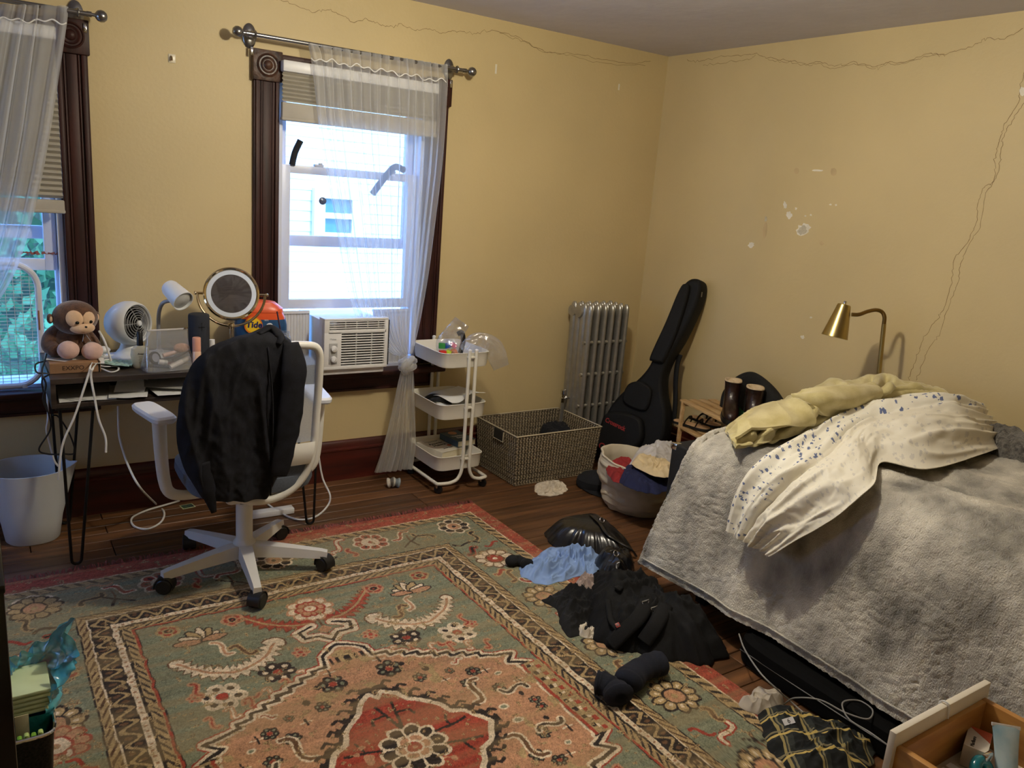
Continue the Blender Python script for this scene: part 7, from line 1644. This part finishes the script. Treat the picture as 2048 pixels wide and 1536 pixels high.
cable('charging_cable', 'thin pale cable curling across the floor toward the drawer', [W(1568, 1408, z=.02), W(1590, 1396, z=.08)]+fz_([(1640, 1400), (1690, 1425), (1735, 1438), (1745, 1420), (1720, 1402), (1690, 1402), (1685, 1415), (1700, 1440), (1740, 1465), (1775, 1490)], .112), .0026, m_gcab, n=120)

# ================================================================ NIGHTSTAND WITH OPEN DRAWER
ns = thing('nightstand', 'white nightstand with a pine drawer pulled open by the bed', 'nightstand', (1.8, .45, 0))
m_nsw = mat('cream_white_paint', (228, 220, 204), rough=.5, var=.02); m_pn = mat('honey_pine', (204, 152, 84), rough=.5, rgb2=(170, 118, 60), scale=3, stretch=(1, 10, 10)); m_pn2 = mat('honey_pine_side', (204, 152, 84), rough=.5, rgb2=(170, 118, 60), scale=3, stretch=(10, 1, 10))
MB().box((1.795, .18, .31), (.45, .36, .60), bev=.004).build('case', m_nsw, ns); MB().box((1.795, .18, .62), (.49, .40, .022), bev=.004).build('table_top', m_nsw, ns)
dr_ = MB().box((1.795, .757, .47), (.409, .016, .16), bev=.0025).build('drawer_front', m_nsw, ns)
for xq in (1.612, 1.975): MB().box((xq, .565, .455), (.018, .37, .118), bev=.002).build('drawer_side', m_pn2, ns)
MB().box((1.7935, .743, .455), (.345, .012, .118), bev=.0015).build('drawer_inner_front', m_pn, ns)
MB().box((1.7935, .39, .45), (.345, .012, .10)).build('drawer_back', m_pn, ns); MB().box((1.7935, .565, .401), (.36, .36, .008)).build('drawer_floor', mat('drawer_paper', (216, 206, 184), rough=.8), ns)
MB().tube(spline([(1.80, .772, .52), (1.80, .766, .552), (1.80, .748, .553), (1.801, .744, .52)], 20), .0022, 6).build('cord_loop', m_cab, ns)
MB().lathe([(.006, 0), (.005, .002), (0, .003)], 10, frame((1.68, .737, .45), (0, -1, 0))).build('screw_plug', m_nsw, ns)
for k in range(5): tag(MB().box((1.675+.03*k, .66, .412), (.022, .12, .014), bev=.002).build('folded_leaflet', m_paper), 'folded white leaflet standing %s in the open drawer' % ('first', 'second', 'third', 'fourth', 'fifth')[k], 'leaflet', 'leaflets in the drawer')
c = W(1925, 1475, z=.44); cg = thing('cigarette_pack', 'white and red cigarette pack in the open drawer', 'cigarette pack', (c[0], c[1], .406)); Mg = Matrix.Translation((1.885, .705, .406)) @ Matrix.Rotation(.35, 4, 'Z')
MB().box((0, 0, .028), (.09, .05, .055), M=Mg, bev=.0015).build('carton', mat('pack_white', (222, 214, 200), rough=.5), cg); MB().prism([(-.0, -.0245), (.045, -.0245), (.045, .0245)], .0556, .0562, M=Mg).build('red_flash', mat('pack_red', (196, 92, 60), rough=.5), cg)
letters('Marlboro', .015, Mg @ Matrix.Translation((-.012, -.0255, .03)) @ Matrix.Rotation(math.pi/2, 4, 'X'), m_black, cg); letters('Marlboro', .012, Mg @ Matrix.Translation((-.018, .008, .0562)), m_black, cg)
tb = thing('cream_tube', 'pale blue squeeze tube with a navy cap standing in the drawer', 'tube', (1.90, .62, .406))
Ta, Tb = np.array([1.868, .625, .42]), np.array([1.908, .665, .515]); ax_t = Tb-Ta
rg = []
for q in np.linspace(0, 1, 12):
    r1 = .021*(1-q)+.033*q; r2 = .021*(1-q)**.8+.002; a = np.linspace(0, 2*math.pi, 28, endpoint=False); fM = frame(Ta+ax_t*q, ax_t, (.8, -.5, 0)); R_ = np.stack([r1*np.cos(a), r2*np.sin(a), 0*a], 1); rg.append(R_ @ np.array(fM)[:3, :3].T+np.array(fM)[:3, 3])
loft(rg, None).build('tube_body', mat('tube_blue', (150, 190, 214), rough=.25, rgb2=(190, 214, 226), scale=20), tb)
MB().lathe([(.0225, .004), (.0235, -.002), (.022, -.022), (.016, -.026), (0, -.027)], 26, frame(Ta, ax_t)).build('cap', mat('navy_cap', (26, 24, 96), rough=.2, coat=.5), tb)
MB().box((0, 0, 0), (.068, .003, .008), M=frame(Tb, ax_t, (.8, -.5, 0)), bev=.001).build('crimp', m_white, tb)
tg = thing('teal_dispenser', 'shiny teal tape dispenser in the open drawer', 'dispenser', (1.85, .63, .406)); a = np.linspace(0, 2*math.pi, 31)[:-1]
MB().tube(np.stack([1.825+.024*np.cos(a), .66+.012*np.sin(a), .43+.018*np.sin(a)], 1), .013, 12, closed=True).build('ring_body', mat('teal_gloss', (20, 120, 134), rough=.12, coat=.6), tg); MB().box((1.848, .665, .45), (.03, .012, .03), bev=.003).build('steel_blade', m_chrome, tg)
wbt = thing('pill_bottle', 'navy and red labelled bottle with a white cap by the drawer edge', 'bottle', (2.005, .60, .406))
Mw = Matrix.Translation((1.955, .575, .406)); MB().lathe([(.024, 0), (.026, .004), (.026, .085), (.02, .095), (0, .096)], 26, Mw).build('bottle_body', mat('label_navy', (24, 36, 84), rough=.3), wbt); MB().lathe([(.0265, .012), (.0265, .04)], 26, Mw).build('label_red', mat('label_red', (176, 40, 44), rough=.35), wbt); MB().lathe([(.0215, .095), (.0215, .115), (.018, .12), (0, .121)], 24, Mw).build('cap', m_white, wbt)
tag(heap([(1.74, .60, 0), (1.80, .57, 0), (1.85, .58, 0), (1.85, .62, 0), (1.80, .64, 0), (1.75, .63, 0)], .03, 3, 30, .7, z0=.406).build('tissue', m_paper, sharp=180), 'crumpled white tissue in the front of the drawer', 'tissue')

# ================================================================ LOWER LEFT: CABINET EDGE AND BIN
m_cabk2 = mat('black_lacquer', (12, 12, 14), rough=.25, var=.2)
cbx = thing('black_cabinet', 'black cabinet whose edge shows at the left of the rug', 'cabinet', (-.2, 1.62, 0))
MB().box((-.2, 1.62, .46), (.42, .34, .90), bev=.004).build('case', m_cabk2, cbx); MB().box((-.2, 1.62, .915), (.424, .344, .016), bev=.003).build('cabinet_top', m_cabk2, cbx)
mtb = thing('metal_bin', 'dark metal bin with a bright rim holding teal packages', 'bin', (-.03, 2.12, 0)); m_dk = mat('dark_mesh_metal', (46, 44, 40), rough=.4, metal=.7, rgb2=(20, 19, 18), scale=160)
def rrect(w, d_, z, n=64): return srect(w, d_, z, n, 9)
rg = [rrect(.21, .21, 0), rrect(.24, .25, .24), rrect(.236, .246, .24), rrect(.206, .206, .006)]
mb = MB(); Mb = Matrix.Translation((-.022, 2.125, 0)); mb.grid(np.array(rg), Mb, cv=True, flip=True); mb.add(rg[-1], [tuple(range(64))], Mb); mb.build('bin_wall', m_dk, mtb, sharp=40)
MB().tube(rrect(.242, .252, .241), .0045, 8, closed=True, M=Mb).build('rim', m_chrome, mtb)
m_tealbag = mat('teal_film', (40, 150, 160), rough=.18, rgb2=(24, 110, 140), scale=9, coat=.5, bump=.5, bscale=22, bdist=.03)
tl = thing('teal_package', 'torn open teal plastic package standing in the metal bin', 'package', (.03, 2.14, .02))
MT_ = Matrix.Translation((.03, 2.15, 0)); rg = []
for z, w, d_, dx in ((.03, .125, .14, -.02), (.12, .13, .15, -.02), (.20, .14, .155, -.012), (.255, .15, .16, 0)):
    R_ = srect(w, d_, z, 60, 5); R_[:, 0] += dx+.008*vnoise(R_[:, 1]*25, z*20, 4); R_[:, 1] += .008*vnoise(R_[:, 0]*25, z*22, 7); rg.append(R_)
MB().grid(np.array(rg), MT_, cv=True, flip=True).build('wrapper', m_tealbag, tl, sharp=180)
for k in range(5): MB().box((.026+.002*k, 2.145, .262+.0125*k), (.126, .135, .0105), M=None, bev=.003).build('pad_layer', mat('pale_green_pads', (206, 222, 176), rough=.8, var=.08), tl)
G = np.zeros((30, 60, 3))
for i in range(30):
    v = i/29
    for j in range(60):
        a = math.radians(-62+250*j/59); hz_ = .245+v*(.12+.075*math.exp(-((a-.55)/.5)**2)); rr_ = .082*(1+.12*v-.55*max(0, v-.55)); G[i, j] = (rr_*math.cos(a)*1.0+.012+.045*v*v, rr_*math.sin(a)*1.02, hz_)
uu_, vv_ = np.meshgrid(np.linspace(0, 1, 30), np.linspace(0, 1, 60), indexing='ij'); N = normals(G); G = G+N*(.020*ridge(uu_*3, vv_*8, 4)+.010*ridge(uu_*7, vv_*17, 6))[..., None]*np.clip(uu_*3, .1, 1)[..., None]
MB().grid(G, MT_).build('torn_film', mat('teal_clear_film', (96, 196, 208), rough=.14, rgb2=(40, 140, 186), scale=14, alpha=.86, coat=.6, bump=.4, bscale=25, bdist=.02), tl, sharp=180)
MB().box((.03, 2.0705, .18), (.03, .003, .17), bev=.001).build('band', mat('cream_band', (206, 196, 160), rough=.5), tl)
gp = thing('green_packet', 'striped green packet at the front of the metal bin', 'package', (.045, 2.04, .02))
for k in range(4): MB().box((.022+.015*k, 2.035, .125+.004*(k % 2)), (.012, .018, .21), bev=.005).build('green_fold', mat('green_strip_%d' % (k % 2), ((126, 176, 60), (190, 214, 130))[k % 2], rough=.35), gp)

# the chair and the jacket on it stand on the rug's thickness
for o in (ch, jk): o.location.z += .0095
